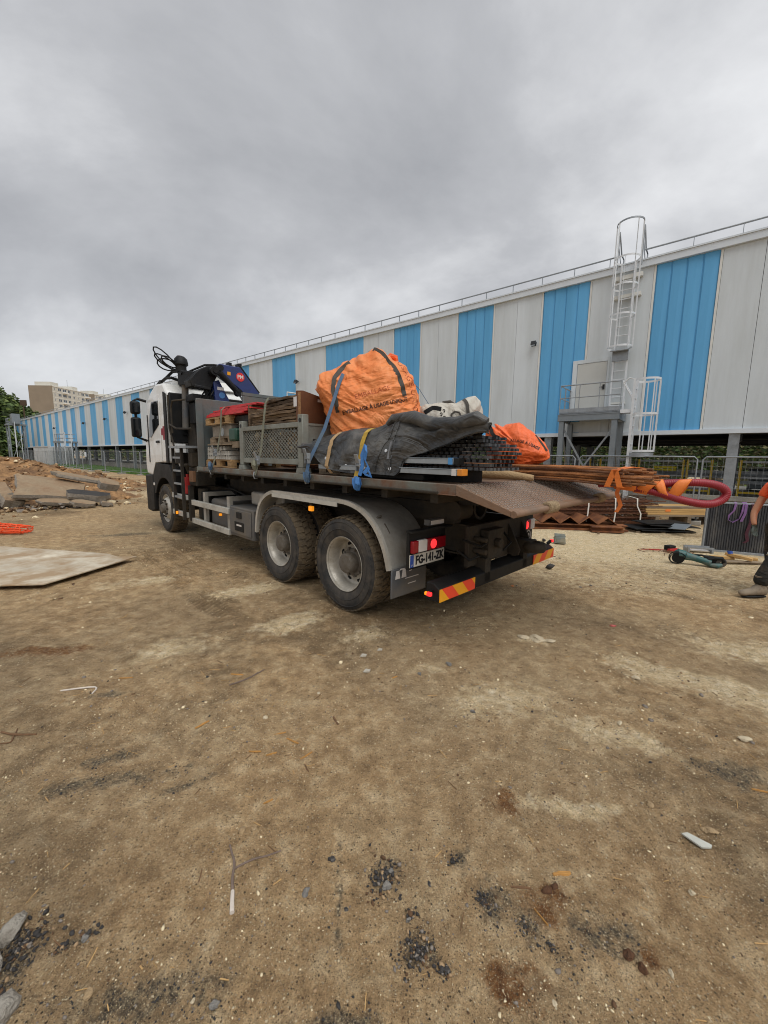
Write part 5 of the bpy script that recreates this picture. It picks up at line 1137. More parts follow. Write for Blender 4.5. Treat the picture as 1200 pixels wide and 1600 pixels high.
for k_ in range(3):
    for i in range(11):
        for j in range(3):
            if k_ == 2 and rng.random() < .3: continue
            x = 3.08+i*.082; y = .98-j*.26
            bb = MB().prism([(-.032, 0), (-.02, .066), (.02, .066), (.032, 0)], 'xz', -.115, .115)
            if b0 is None: b0 = part('block', MB().prism([(3.45-.032, 1.61), (3.45-.02, 1.676), (3.45+.02, 1.676), (3.45+.032, 1.61)], 'xz', .65-.115, .65+.115), PAV, bp2, smooth=0); q = b0
            else: q = pcopy(b0, bp2)
            q.location = (x-3.45+rng.uniform(-.008, .008), y-.65, k_*.071+.001+(rng.uniform(0, .012) if k_ == 2 else 0)); q.rotation_euler = (0, 0, rng.uniform(-.06, .06) if k_ < 2 else rng.uniform(-.3, .3))
solo('cardboard_sheet', MB().box(2.9, 3.85, .15, 1.12, 1.845, 1.862), WOODO, 'thin weathered sheet lying between the pale block pack and the middle pallet', 'sheet', (3.4, .6, 1.845), FT)
pallet(2.93, 3.78, .2, 1.1, 1.864, 1.985, 'old grey pallet in the middle of the stack, under the dark grey box', WOODO)
gb = thing('fibre_box', 'weathered grey box on the middle pallet below the red boards', 'box', (3.4, .65, 1.987), FT)
part('box_body', MB().box(3.02, 3.76, .22, 1.06, 1.987, 2.17), mat('box_weathered', '8c8478', .9, var=.2, scale=5, bump=.2, dirt='6a6258', damt=.45, dscale=4), gb, bevel=.008)
part('box_lid', MB().box(3.0, 3.78, .2, 1.08, 2.172, 2.188), WOODO, gb); part('box_label', MB().lathe([(0, .003), (.07, .003), (.072, 0)], (3.36, 1.061, 2.06), 'y', 12), mat('label_grey', '9aa0a2', .7, var=.2), gb)
gc = thing('green_can', 'dark green plastic can at the corner of the middle pallet', 'can', (2.85, .98, 1.90), FT)
part('can_body', MB().box(2.74, 2.995, .86, 1.12, 1.9, 2.1), mat('can_green', '1f4436', .5, var=.15, bump=.05), gc, bevel=.03); part('can_cap', MB().cyl((2.9, 1.0, 2.102), (2.9, 1.0, 2.13), .03, 10), BLK, gc); part('can_stand', MB().box(2.72, 2.92, .4, 1.1, 1.80, 1.898), WOODO, gc)
pallet(3.02, 3.95, .2, 1.1, 2.19, 2.315, 'light wooden pallet topmost in the stack, under the red boards', WOODP)
solo('pallet_filler', MB().box(2.42, 3.0, .3, 1.0, 2.2, 2.3), BLK, 'dark crate end tucked beside the topmost pallet', 'crate', (2.7, .65, 2.2), FT, bevel=.01)
REDB = mat('red_board', 'c93034', .55, var=.1, scale=4, bump=.06, dirt='a8494a', damt=.35, dscale=5)
labs = ['bottom red board of the pile on the top pallet', 'second red board from the bottom of the pile', 'third red board from the bottom of the pile', 'fourth red board, set back on the pile', 'fifth red board from the bottom, slid towards the tail', 'top red board of the pile, tilted']
for i in range(6):
    zz = 2.32+i*.026; x0 = (3.94, 3.93, 3.9, 3.75, 3.62, 3.55)[i]; x1 = (2.55, 2.45, 2.36, 2.4, 2.32, 2.30)[i]
    rot = Matrix.Rotation(R((0, .5, -.4, 1.0, -1.2, 1.5)[i]), 3, 'Z') @ Matrix.Rotation(R((0, 0, .2, -.4, .3, -.6)[i]), 3, 'Y')
    g = thing('red_board', labs[i], 'board', ((x0+x1)/2, .7, zz), FT, 'red boards piled on the top pallet')
    part('face', MB().obb(((x0+x1)/2, .7-.01*i, zz+.012), (x0-x1, .78-.02*i, .018), rot), REDB, g, bevel=.003)
    part('edge_lip', MB().obb(((x0+x1)/2, .7-.01*i+.385-.01*i, zz+.012), (x0-x1, .014, .024), rot), REDB, g, bevel=.002)

# ------------------------------------------------------------------ stillage cage with rubble, timber stack on top
STG = mat('stillage_grey', '8c9088', .55, .25, var=.12, scale=6, bump=.1, dirt='716b60', damt=.4, dscale=5, dsharp=.2)
sg = thing('mesh_stillage', 'grey steel stillage cage with mesh front and stencilled end plate', 'stillage', (1.78, .56, 1.475), FT)
X0, X1, Y0, Y1 = .90, 2.62, .0, 1.12
for x in (X0+.055, X1-.055):
    for y in (Y0+.05, Y1-.05):
        part('corner_post', MB().box(x-.055, x+.055, y-.045, y+.045, 1.54, 2.19), STG, sg, bevel=.006); part('foot', MB().prism([(x-.085, 1.475), (x+.085, 1.475), (x+.06, 1.538), (x-.06, 1.538)], 'xz', y-.06, y+.06), STG, sg)
        part('post_hole', MB().cyl((x, y+.0455, 2.12), (x, y+.0485, 2.12), .028, 12), DARKS, sg)
for z0, z1 in ((2.04, 2.1), (1.575, 1.645)):
    for y in (Y0+.03, Y1-.03): part('rail', MB().box(X0+.112, X1-.112, y-.025, y+.025, z0, z1), STG, sg, bevel=.004)
part('floor_plate', MB().box(X0+.06, X1-.06, Y0+.05, Y1-.05, 1.58, 1.60), STG, sg)
b = MB(); wy = Y1-.035; xa, xb, za, zb = X0+.112, X1-.112, 1.645, 2.04
def seg_clip(x0, z0, dx, dz):
    t0 = max((xa-x0)/dx if dx > 0 else (xb-x0)/dx, (za-z0)/dz); t1 = min((xb-x0)/dx if dx > 0 else (xa-x0)/dx, (zb-z0)/dz)
    return (t0, t1) if t1 > t0 else None
for sgn in (1, -1):
    for k_ in range(-14, 46):
        x0 = xa+k_*.076
        r_ = seg_clip(x0, za, sgn*1.5, 1.0)
        if r_: b.bar((x0+sgn*1.5*r_[0], wy+.002*sgn, za+r_[0]), (x0+sgn*1.5*r_[1], wy+.002*sgn, za+r_[1]), .004, .009, upv=(0, 0, 1))
part('mesh_infill', b, STG, sg, smooth=0)
ep = part('end_plate', MB().box(X0+.04, X0+.052, Y0+.1, Y1-.1, 1.58, 2.06), STG, sg)
part('plate_lip', MB().box(X0+.03, X0+.075, Y0+.1, Y1-.1, 2.062, 2.09), STG, sg)
part('end_plate', MB().box(X1-.052, X1-.04, Y0+.1, Y1-.1, 1.58, 2.06), STG, sg); part('back_plate', MB().box(X0+.11, X1-.11, Y0+.01, Y0+.02, 1.6, 2.06), STG, sg)
bb = MB(); put_text(bb, 'BO', .17, (X0+.0385, .83, 1.83), (0, -1, 0), (0, 0, 1), bold=.003); part('stencil_text', bb, INK, ep, smooth=0)
n = 800; V, Fc = stones(nrg.uniform(X0+.12, X1-.12, n), 1.0-nrg.random(n)**2*.8, nrg.uniform(1.62, 2.0, n), nrg.uniform(.025, .06, n), (.6, 1))
o = bpy.data.objects.new('rubble_fill', arr_mesh('rubble_fill', V-np.array([1.78, .56, 1.6]), Fc, [SM[0], SM[1], SM[2], mat('rubble_white', '8d8980', .9, var=.15)], np.repeat(nrg.choice(4, n, p=[.3, .06, .54, .1]), len(ICO_F)), False)); COL.objects.link(o); o.matrix_world = FT @ Matrix.Translation((1.78, .56, 1.6)); tag(o, 'broken concrete rubble filling the mesh stillage', 'rubble', kind='stuff')
BROWNB = mat('board_brown', '5a3722', .65, var=.25, scale=3, bump=.12, bscale=30, dirt='7b4c2c', damt=.4, dscale=2.5, dsharp=.25)
ROT = mat('rotten_timber', '5b4a3a', .95, var=.45, scale=5, bump=.8, bscale=26, stretch=(.35, 2.5, 3), dirt='8a7255', damt=.4, dscale=4)
ROT2 = mat('timber_tan', '8f6c49', .9, var=.35, scale=6, bump=.6, bscale=30, stretch=(.4, 2.5, 3))
tb_ = thing('formwork_box', 'rusty brown formwork panels set as a box on the stillage', 'formwork box', (1.7, .4, 2.1), FT)
part('end_panel', MB().prism([(1.06, 2.095), (1.06, 2.49), (.98, 2.5), (.6, 2.43), (.1, 2.36), (-.35, 2.33), (-.35, 2.095)], 'yz', 1.08, 1.12), BROWNB, tb_)
part('side_strip', MB().box(2.38, 2.415, .2, 1.06, 2.1, 2.42), ROT, tb_); part('edge_lip', MB().box(1.06, 1.079, 1.03, 1.06, 2.1, 2.47), ROT2, tb_)
part('paper_label', MB().box(1.074, 1.078, .66, .76, 2.38, 2.415), CLEARL, tb_); part('paper_label', MB().box(1.10, 1.17, 1.062, 1.065, 2.3, 2.42), CLEARL, tb_)
ts = thing('timber_stack', 'stack of rotten dark planks lying beside the brown formwork panel', 'timber stack', (1.75, .8, 2.1), FT)
for k_ in range(8):
    zz = 2.112+.042*k_
    for j in range(3):
        L0 = 1.13+rng.uniform(0, .02); L1 = 2.36-rng.uniform(0, .12)-(.11*max(0, k_-4)*rng.uniform(.6, 1.3))
        yy = 1.02-j*.3+rng.uniform(-.03, .02)
        rows = []
        nseg = 9
        for i in range(nseg):
            x = L0+(L1-L0)*i/(nseg-1); a = rng.uniform(-.008, .008); c = rng.uniform(-.014, .014)
            sl_ = (1.75-x)*.035*(k_/8)
            rows.append([(x, yy+.02+c-.27, zz+a+sl_), (x, yy+.02+c, zz+a+sl_), (x, yy+.02+c+rng.uniform(-.012, .012), zz+.034+a+sl_), (x, yy-.27+c, zz+.034+a+sl_)])
        b = MB().grid(rows, 0, cv=True); b.add(rows[0], [(3, 2, 1, 0)]); b.add(rows[-1], [(0, 1, 2, 3)])
        part('plank', b, ROT2 if rng.random() < .22 else ROT, ts, smooth=0)
# ------------------------------------------------------------------ bags, tarpaulin, straps
def ridged(x, y, s, o=3):
    v = 0; a = 1; t = 0
    for i in range(o):
        v = v+a*(1-np.abs(2*vn(x*2**i, y*2**i, s+i)-1)); t += a; a *= .5
    return v/t
def puffy(outline, Cc, U, W_, df, db, seed, wr, nth=220, nph=90, pf=.62, center=(0, 0), fold=(6, 3)):
    U = np.array([U[0], U[1], 0.]); W_ = np.array([W_[0], W_[1], 0.]); Vv = np.array([0, 0, 1.]); Cc = np.array(Cc, float)
    P = np.array(outline, float)-np.array(center)
    Q = P.copy()
    th = np.arctan2(Q[:, 1], Q[:, 0]); rr = np.hypot(Q[:, 0], Q[:, 1])
    o_ = np.argsort(th); th, rr = th[o_], rr[o_]
    th = np.r_[th-2*np.pi, th, th+2*np.pi]; rr = np.r_[rr, rr, rr]
    T = np.linspace(-np.pi, np.pi, nth, endpoint=False); RR = np.interp(T, th, rr)
    RR = .25*np.roll(RR, 1)+.5*RR+.25*np.roll(RR, -1)
    ph = np.linspace(-np.pi/2, np.pi/2, nph); TT, PH = np.meshgrid(T, ph)
    cp = np.cos(PH)**pf; sp_ = np.sign(PH)*np.abs(np.sin(PH))**.85
    D = np.where(PH > 0, df, db)
    RRm = np.broadcast_to(RR, TT.shape)
    # gathers run from the tied top downwards; sagging creases run across
    u_ = np.cos(TT)*cp*RRm; v_ = np.sin(TT)*cp*RRm
    g1 = ridged(u_*fold[0]+.25*v_*fold[0]+4, v_*fold[1]+PH*1.3, seed)-.55
    g2 = ridged(u_*3.0+11+.8*np.sin(v_*5), v_*9+PH*2+u_*2.0, seed+7)-.55
    g3 = ridged(u_*16+np.sin(v_*8), v_*22+PH*5, seed+13, 2)-.5
    disp = wr*(1.0*g1*.9+.9*g2+.16*g3)*np.cos(PH)**.15
    nrm = cp[..., None]*(np.cos(TT)[..., None]*U+np.sin(TT)[..., None]*Vv)+np.sin(PH)[..., None]*W_
    nrm /= np.linalg.norm(nrm, axis=-1)[..., None]
    pos = Cc+center[0]*U+center[1]*Vv+(RRm*cp)[..., None]*(np.cos(TT)[..., None]*U+np.sin(TT)[..., None]*Vv)+(D*sp_)[..., None]*W_+disp[..., None]*nrm
    k = np.arange(nth*nph).reshape(nph, nth)
    F = np.stack([k[:-1], np.roll(k[:-1], -1, 1), np.roll(k[1:], -1, 1), k[1:]], -1).reshape(-1, 4)
    return pos.reshape(-1, 3), F
def np_part(name, V, F, mats, parent, mi=None):
    o = bpy.data.objects.new(name, arr_mesh(name, V-np.array(INFO[root_of(parent)]), F, mats, mi)); COL.objects.link(o); o.parent = parent; return o
def cloth(name, col, var=.1, rough=.6, dirt=None, damt=.3, bump=.25, bscale=350):
    return mat(name, col, rough, var=var, scale=3, bump=bump, bscale=bscale, dirt=dirt, damt=damt, dscale=3, crease=(1.0, (1, 1, 2.2), .12))
ORB = cloth('bag_orange', 'ea8f50', .1, .42, 'd97236', .4); ORB2 = cloth('bag_orange_bright', 'f26d31', .1, .4, 'e0632f', .35); WHB = cloth('bag_white', 'c3beb2', .1, .6, 'a39a89', .35)
WEBD = mat('webbing_dark', '4a4640', .8, var=.2, scale=30, bump=.2); WEBG = mat('webbing_grey', '7c7c6a', .8, var=.15, scale=30, bump=.2, dirt='5d5a4b', damt=.4, dscale=8); WEBB = mat('webbing_blue', '46617f', .75, var=.15, scale=30, bump=.2, dirt='5a6a78', damt=.4, dscale=8)
WEBBR = mat('webbing_bright_blue', '3a70ad', .65, var=.15, scale=30, bump=.2); WEBY = mat('webbing_yellow', 'b9983a', .75, var=.12, scale=30, bump=.2, dirt='8d7a4a', damt=.35, dscale=6); WEBT = mat('webbing_tan', 'a98c66', .8, var=.12, scale=30, bump=.2)
class Surf:
    def __init__(s, V, F): s.t = BVHTree.FromPolygons([Vector(p) for p in V.tolist()], F.tolist())
    def hit(s, o, d): return s.t.ray_cast(Vector(o), Vector(d))
BC, BU, BW = np.array((.5, .25, 2.2)), (-.692, -.722), (-.722, .692)
bag_out = [(-0.54, -0.215), (-0.58, -0.053), (-0.635, 0.081), (-0.716, 0.239), (-0.756, 0.331), (-0.687, 0.477), (-0.538, 0.532), (-0.443, 0.573), (-0.375, 0.613), (-0.281, 0.68), (-0.186, 0.734), (-0.079, 0.762), (0.056, 0.777), (0.125, 0.74), (0.221, 0.677), (0.317, 0.6), (0.415, 0.484), (0.487, 0.366), (0.526, 0.234), (0.535, 0.073), (0.526, -0.089), (0.52, -0.3), (0.48, -0.55), (0.3, -0.68), (-0.123, -0.7), (-0.45, -0.68), (-.53, -.5)]
bg = thing('bulk_bag', 'big full orange bulk bag strapped upright in the middle of the load', 'bulk bag', (.5, .25, 1.5), FT)
BV, BF = puffy(bag_out, BC, BU, BW, .50, .5, 5, .085, nth=340, nph=150, fold=(3.4, 2.0))
np_part('bag_fabric', BV, BF, ORB, bg)
bs = Surf(BV, BF)
def on(surf, Cc, U, W_, u, v, off=.006):
    o_ = Vector((Cc[0]+u*U[0]+W_[0]*1.2, Cc[1]+u*U[1]+W_[1]*1.2, Cc[2]+v)); h = surf.hit(o_, (-W_[0], -W_[1], 0))
    if h[0] is None: return None
    return h[0]+Vector((W_[0], W_[1], 0))*off
def wrap_text(surf, Cc, U, W_, txt, size, path, xs=1., bold=0, off=.005):
    # path: (u,v) polyline the text follows
    V, F = text_mesh(txt, size, 0, xs, bold); xmin = min(p.x for p in V); xmax = max(p.x for p in V)
    P = [Vector(p) for p in path]; ln = [0]
    for a, b in zip(P[:-1], P[1:]): ln.append(ln[-1]+(b-a).length)
    out = []
    for p in V:
        t = (p.x-xmin)/(xmax-xmin)*ln[-1]; i = max(0, min(len(P)-2, next((k for k in range(len(P)-1) if ln[k+1] >= t), len(P)-2)))
        d = (P[i+1]-P[i]).normalized(); q = P[i]+d*(t-ln[i])+Vector((-d.y, d.x))*p.y
        h = on(surf, Cc, U, W_, q.x, q.y, off); out.append(h)
    good = [f for f in F if all(out[i] is not None for i in f)]
    return MB().add([p if p is not None else Vector((0, 0, -5)) for p in out], good)
def keep_used(mb):
    used = sorted({i for f in mb.f for i in f}); mp = {k: n for n, k in enumerate(used)}
    mb.v = [mb.v[i] for i in used]; mb.f = [tuple(mp[i] for i in f) for f in mb.f]; return mb
part('print_text', keep_used(wrap_text(bs, BC, BU, BW, 'EMBALLAGE À USAGE UNIQUE', .062, [(-.40, -.01), (-.2, .03), (.0, .075), (.2, .125), (.36, .165)], bold=.0015)), mat('print_dark', '4a2a1a', .6, bump=0), bg, smooth=0, fix=False)
PRR = mat('print_rust', 'a8481f', .6, bump=0)
part('print_text', keep_used(wrap_text(bs, BC, BU, BW, 'USAGE UNIQUE', .10, [(.26, .63), (.36, .48), (.43, .30), (.47, .05), (.46, -.12)], bold=-.0015)), PRR, bg, smooth=0, fix=False)
part('print_text', keep_used(wrap_text(bs, BC, BU, BW, 'EMBALLAGE', .075, [(-.25, .17), (-.05, .23), (.15, .28)], bold=-.001)), PRR, bg, smooth=0, fix=False)
def bag_strap(pts, w, m_, parent, surf=bs, Cc=BC, U=BU, W_=BW, off=.014, name='lifting_loop'):
    P = []
    for a, b in zip(pts[:-1], pts[1:]):
        for t in np.linspace(0, 1, 7)[:-1]: P.append((a[0]+(b[0]-a[0])*t, a[1]+(b[1]-a[1])*t))
    P.append(pts[-1]); Q = []
    for u, v in P:
        h = on(surf, Cc, U, W_, u, v, off)
        if h is None: h = Vector((Cc[0]+u*U[0], Cc[1]+u*U[1], Cc[2]+v))
        Q.append(h)
    Q2 = [Q[0]]+[(Q[i-1]+Q[i]*2+Q[i+1])/4 for i in range(1, len(Q)-1)]+[Q[-1]]
    wv = []
    for i in range(len(Q2)):
        d = (Q2[min(i+1, len(Q2)-1)]-Q2[max(0, i-1)]).normalized(); wv.append(d.cross(Vector((W_[0], W_[1], 0))).normalized())
    return part(name, MB().ribbon(Q2, wv, w, .006), m_, parent)
bag_strap([(-.05, .76), (.06, .70), (.12, .62), (.19, .55), (.26, .42), (.30, .30), (.325, .20)], .05, WEBD, bg)
bag_strap([(-.33, .60), (-.42, .52), (-.50, .40), (-.515, .25), (-.48, .14), (-.46, .0)], .05, WEBD, bg)
part('lifting_loop', MB().tube([Vector((.5, .25, 2.2))+Vector((BU[0]*a, BU[1]*a, b)) for a, b in ((-.12, .74), (-.10, .80), (-.04, .83), (.04, .80), (.09, .74))], .014, 6), WEBD, bg)
# orange knot of slack fabric at the top right of the bag
part('fabric_knot', MB().tube([Vector((.5, .25, 2.2))+Vector((BU[0]*a+.02, BU[1]*a, b)) for a, b in ((.12, .70), (.19, .755), (.24, .74), (.27, .66))], [.03, .045, .04, .02], 8), ORB2, bg)

WC, WU, WW = np.array((-.25, -.3, 2.2)), (-.81, -.587), (-.587, .81)
w_out = [(-0.394, 0.072), (-0.32, 0.127), (-0.207, 0.145), (-0.04, 0.153), (0.07, 0.162), (0.178, 0.206), (0.304, 0.245), (0.362, 0.169), (0.385, 0.06), (0.385, -0.021), (0.36, -0.3), (0.25, -.5), (0.0, -0.55), (-0.25, -0.5), (-.37, -.3), (-0.4, -0.05)]
wb_ = thing('white_bag', 'dirty white bulk bag with grey loops behind the dark tarpaulin', 'bulk bag', (-.25, -.3, 1.65), FT)
WV, WF = puffy(w_out, WC, WU, WW, .3, .3, 21, .035, 200, 80, center=(0, -.1)); np_part('bag_fabric', WV, WF, WHB, wb_); ws = Surf(WV, WF)
bag_strap([(.16, .19), (.2, .12), (.215, .02), (.21, -.08)], .035, WEBD, wb_, ws, WC, WU, WW)
bag_strap([(-.30, .02), (-.2, .08), (-.1, .06)], .05, CRBLK, wb_, ws, WC, WU, WW)
part('lifting_loop', MB().tube([Vector(WC)+Vector((WU[0]*a+WW[0]*.3, WU[1]*a+WW[1]*.3, b)) for a, b in ((.03, -.05), (.02, .0), (.06, .03), (.11, .02), (.14, -.03))], .011, 6), WEBD, wb_)
part('lifting_loop', MB().tube([Vector(WC)+Vector((WU[0]*a, WU[1]*a, b)) for a, b in ((-.12, .12), (-.08, .175), (-.0, .185), (.05, .15))], .02, 6), WEBD, wb_)
bb = MB()
for u, v in ((-.07, .04), (-.06, -.04), (-.1, .0)):
    h = on(ws, WC, WU, WW, u, v, .006)
    if h is not None: bb.lathe([(.012, -.004), (.012, .004), (.02, .004), (.02, -.004)], h, 'y', 12, closed=True)
part('printed_mark', bb, INK, wb_)

OC, OU, OW = np.array((-1.05, -.6, 1.8)), (-.895, -.445), (-.445, .895)
o_out = [(-0.366, 0.018), (-0.373, 0.16), (-0.353, 0.283), (-0.293, 0.3), (-0.246, 0.221), (-0.187, 0.238), (-0.105, 0.281), (-0.013, 0.297), (0.081, 0.244), (0.167, 0.175), (0.237, 0.09), (0.307, 0.004), (0.338, -0.102), (0.17, -0.165), (-0.064, -0.18), (-0.273, -0.15)]
ob = thing('crumpled_bag', 'crumpled bright orange bag slumped at the tail behind the black grids', 'bulk bag', (-1.05, -.6, 1.62), FT)
OV, OF = puffy(o_out, OC, OU, OW, .24, .24, 33, .05, 220, 90, center=(0, .02), fold=(7, 5)); np_part('bag_fabric', OV, OF, ORB2, ob); os_ = Surf(OV, OF)
part('print_text', keep_used(wrap_text(os_, OC, OU, OW, 'ALLAGE À USAGE', .045, [(-.1, .09), (.0, .085), (.1, .06), (.22, .0)], bold=.001)), mat('print_dark', '4a2a1a', .6), ob, smooth=0, fix=False)
bag_strap([(-.33, .25), (-.3, .17), (-.27, .14), (-.22, .12)], .04, CRBLK, ob, os_, OC, OU, OW)
bag_strap([(.17, .16), (.24, .07), (.3, -.02)], .02, WEBD, ob, os_, OC, OU, OW)

# ---- tarpaulin over the bundle
TARP = mat('tarp_dark', '353637', .4, var=.22, scale=2.5, bump=.08, bscale=60, dirt='77746e', damt=.3, dscale=2.6, dsharp=.16, crease=(1.3, (1, 2, 2), .12))
xs_t = np.linspace(.93, -1.64, 150)
ztop = np.interp(-xs_t, [-.93, -.68, -.41, -.14, .135, .40, .51, .58, .63, .705, .864, 1.04, 1.22, 1.44, 1.56, 1.64], [1.80, 1.885, 1.927, 1.966, 1.982, 1.992, 2.005, 2.02, 2.055, 2.078, 2.06, 2.026, 2.0, 2.004, 1.985, 1.93])
zbot = np.interp(-xs_t, [-.93, -.71, -.54, -.38, -.2, .05, .30, .55, .735, .78, .81, .88, 1.07, 1.25, 1.44, 1.64], [1.785, 1.775, 1.66, 1.565, 1.53, 1.51, 1.52, 1.515, 1.512, 1.555, 1.66, 1.70, 1.75, 1.80, 1.865, 1.90])
vs_ = np.linspace(0, 1, 60); TVs = np.zeros((150, 60, 3))
for i, x in enumerate(xs_t):
    zt, zb = ztop[i], zbot[i]; thin = np.clip((zt-zb)/.3, .12, 1)
    tail = np.clip((-x-.75)/.3, 0, 1)
    yb = 1.17-.05*tail; ysh = 1.07-.07*tail*.3
    yk = [yb, yb-.02, ysh+.02, ysh-.06, .75, .45, .1, -.15]; zk = [zb, zb+(zt-zb)*.45, zt-.09*thin, zt-.02*thin, zt-.0, zt-.01, zt-.09+.05*tail, max(1.55, zt-.35)*(1-tail)+(zt-.07)*tail]
    vk = [0, .14, .3, .4, .58, .74, .9, 1]
    TVs[i, :, 0] = x; TVs[i, :, 1] = np.interp(vs_, vk, yk); TVs[i, :, 2] = np.interp(vs_, vk, zk)
for _ in range(2): TVs[:, 1:-1, 1:] = .25*TVs[:, :-2, 1:]+.5*TVs[:, 1:-1, 1:]+.25*TVs[:, 2:, 1:]
TVs[..., 0] += np.clip((-TVs[..., 0]-.5)/1.1, 0, 1)*np.clip(1.08-TVs[..., 1], 0, 1.3)*.72     # the tail edge is cut back on the far side
XX = TVs[..., 0]; VV = np.broadcast_to(vs_, XX.shape)
tailm = np.clip((-XX-.55)/.35, 0, 1)
foldl = tailm*np.sin((VV*9.5+XX*2.6+1.2*np.sin(XX*2))*2.2)*.028+(ridged(XX*1.6+VV*1.5, VV*5+XX*1.2, 61)-.55)*.05*(1-.3*tailm)+(ridged(XX*5, VV*11+XX*3, 67, 2)-.5)*.028+(ridged(XX*9+VV*3, VV*5, 69, 2)-.5)*.018+(ridged(XX*2.2-VV*4, VV*3+XX*1.4, 71, 2)-.5)*.035
gy_ = np.gradient(TVs, axis=1); gx_ = np.gradient(TVs, axis=0); nm = np.cross(gx_, gy_); nm /= np.linalg.norm(nm, axis=-1)[..., None]+1e-9
if nm[75, 10, 1] < 0: nm = -nm
front = TVs+nm*foldl[..., None]
inner = front-nm*.02
k = np.arange(150*60).reshape(150, 60); Fq = np.stack([k[:-1, :-1], k[:-1, 1:], k[1:, 1:], k[1:, :-1]], -1).reshape(-1, 4)
V2 = np.r_[front.reshape(-1, 3), inner.reshape(-1, 3)]; F2 = np.r_[Fq, Fq[:, ::-1]+9000]
per = list(k[0, :])+list(k[1:, -1])+list(k[-1, -2::-1])+list(k[-2:0:-1, 0]); per = np.array(per); pn = np.roll(per, -1)
F2 = np.r_[F2, np.stack([per, pn, pn+9000, per+9000], -1)]
tp = thing('tarpaulin', 'dark grey tarpaulin draped over the bundle beside the orange bulk bag', 'tarpaulin', (-.4, .6, 1.5), FT)
np_part('sheet', V2, F2, TARP, tp); tsf = Surf(front.reshape(-1, 3), Fq)
def tarp_pt(x, v, off=.01):
    i = int(np.clip((.93-x)/(.93+1.64)*149, 0, 149)); j = int(np.clip(v*59, 0, 59)); return Vector(front[i, j])+Vector(nm[i, j])*off
# rolled outer edge of the sheet that sweeps towards the tail
pts = [tarp_pt(-.52, .36, .03), tarp_pt(-.62, .40, .05), tarp_pt(-.85, .37, .04), tarp_pt(-1.1, .32, .03), tarp_pt(-1.35, .30, .03), tarp_pt(-1.55, .28, .02), tarp_pt(-1.62, .26, .01)]
part('rolled_edge', MB().tube(pts, [.02, .045, .06, .06, .065, .06, .03], 12), TARP, tp)
part('seam', MB().tube([tarp_pt(-.70, v, .006) for v in np.linspace(.02, .42, 14)], .008, 5), TARP, tp)
part('seam', MB().tube([tarp_pt(-.45-.25*(v/.4), v, .006) for v in np.linspace(.02, .4, 12)], .005, 5), TARP, tp)
b = MB()
for x, v in ((-.7, .05), (-.62, .14), (.0, .06), (-.3, .05), (.35, .1)): b.cyl(tarp_pt(x, v, .002), tarp_pt(x, v, .009), .016, 10)
part('eyelet', b, ALU, tp, smooth=0)
part('patch', MB().add([tarp_pt(-.64, .1, .009), tarp_pt(-.72, .1, .009), tarp_pt(-.72, .2, .009), tarp_pt(-.64, .2, .009)], [(0, 1, 2, 3)]), mat('patch_grey', '77787a', .6, var=.2), tp, fix=False)
# pallet, grids, beams and rebar under and beside the sheet
pallet(.0, .66, .3, 1.05, 1.476, 1.60, 'old pallet showing under the left end of the dark tarpaulin', WOODO)
GRID = mat('grid_plastic', '35373a', .55, var=.25, scale=9, bump=.1, dirt='4f4d49', damt=.35, dscale=6)
GRIDL = mat('grid_plastic_worn', '4a4c4f', .6, var=.25, scale=9, bump=.1, dirt='68655f', damt=.35, dscale=6)
gd = thing('grid_bundle', 'bundle of black plastic grid sheets sticking out under the tarpaulin', 'grid bundle', (-.9, .6, 1.58), FT)
for k_ in range(9):
    zz = 1.585+.033*k_; xo = -1.62+rng.uniform(-.04, .04)+.10*max(0, k_-5)/3*1.2; yN = 1.02-.012*k_; yo = rng.uniform(-.012, .012)
    b = MB().box(xo+.035, .3, yo+.58, yo+yN-.035, zz+.004, zz+.017)  # solid core added inside the sheet to block light through the grid
    ph = .03*(k_ % 2)
    for i in range(32):
        xx = xo+.02+.06*i+ph; b.box(xx-.018, xx+.018, yo+yN-.034, yo+yN+rng.uniform(-.008, .008), zz, zz+.024)
    for j in range(8):
        yy = yo+.58+.055*j+ph; b.box(xo+rng.uniform(-.03, .01), xo+.034, yy-.015, yy+.015, zz, zz+.024)
    part('grid_sheet', b, GRID if k_ % 3 else GRIDL, gd, smooth=0)
part('grid_filler', MB().box(-1.3, .3, .6, .92, 1.47, 1.58), BLK, gd)
ALB = mat('beam_aluminium', '9aa1a6', .35, .6, var=.12, scale=8, bump=.04); BLUEC = mat('tape_blue', '4f90c8', .5, bump=0)
for (x0, x1, y, z, lab, capm) in ((-1.40, .5, 1.10, 1.655, 'upper aluminium beam with a black end, below the tarpaulin edge', BLK), (-1.46, .5, 1.13, 1.565, 'lower aluminium beam with an orange end cap, below the tarpaulin edge', mat('cap_orange', 'd8872c', .5, bump=0))):
    g = thing('aluminium_beam', lab, 'beam', ((x0+x1)/2, y, z), FT, 'aluminium beams under the tarpaulin')
    part('profile', MB().box(x0+.05, x1, y-.04, y+.04, z-.022, z+.022).box(x0+.05, x1, y-.045, y+.045, z+.0225, z+.03), ALB, g, bevel=.003); part('end_cap', MB().box(x0, x0+.049, y-.042, y+.042, z-.024, z+.03), capm, g, bevel=.004); part('tape_band', MB().box(x0+.06, x0+.1, y-.047, y+.047, z-.024, z+.032), BLUEC if capm is BLK else CLEARL, g)
solo('dark_tray', MB().box(-1.0, -.2, .7, 1.1, 1.476, 1.535), BLK, 'dark flat tray on the deck under the aluminium beams', 'tray', (-.6, .9, 1.476), FT, bevel=.01)
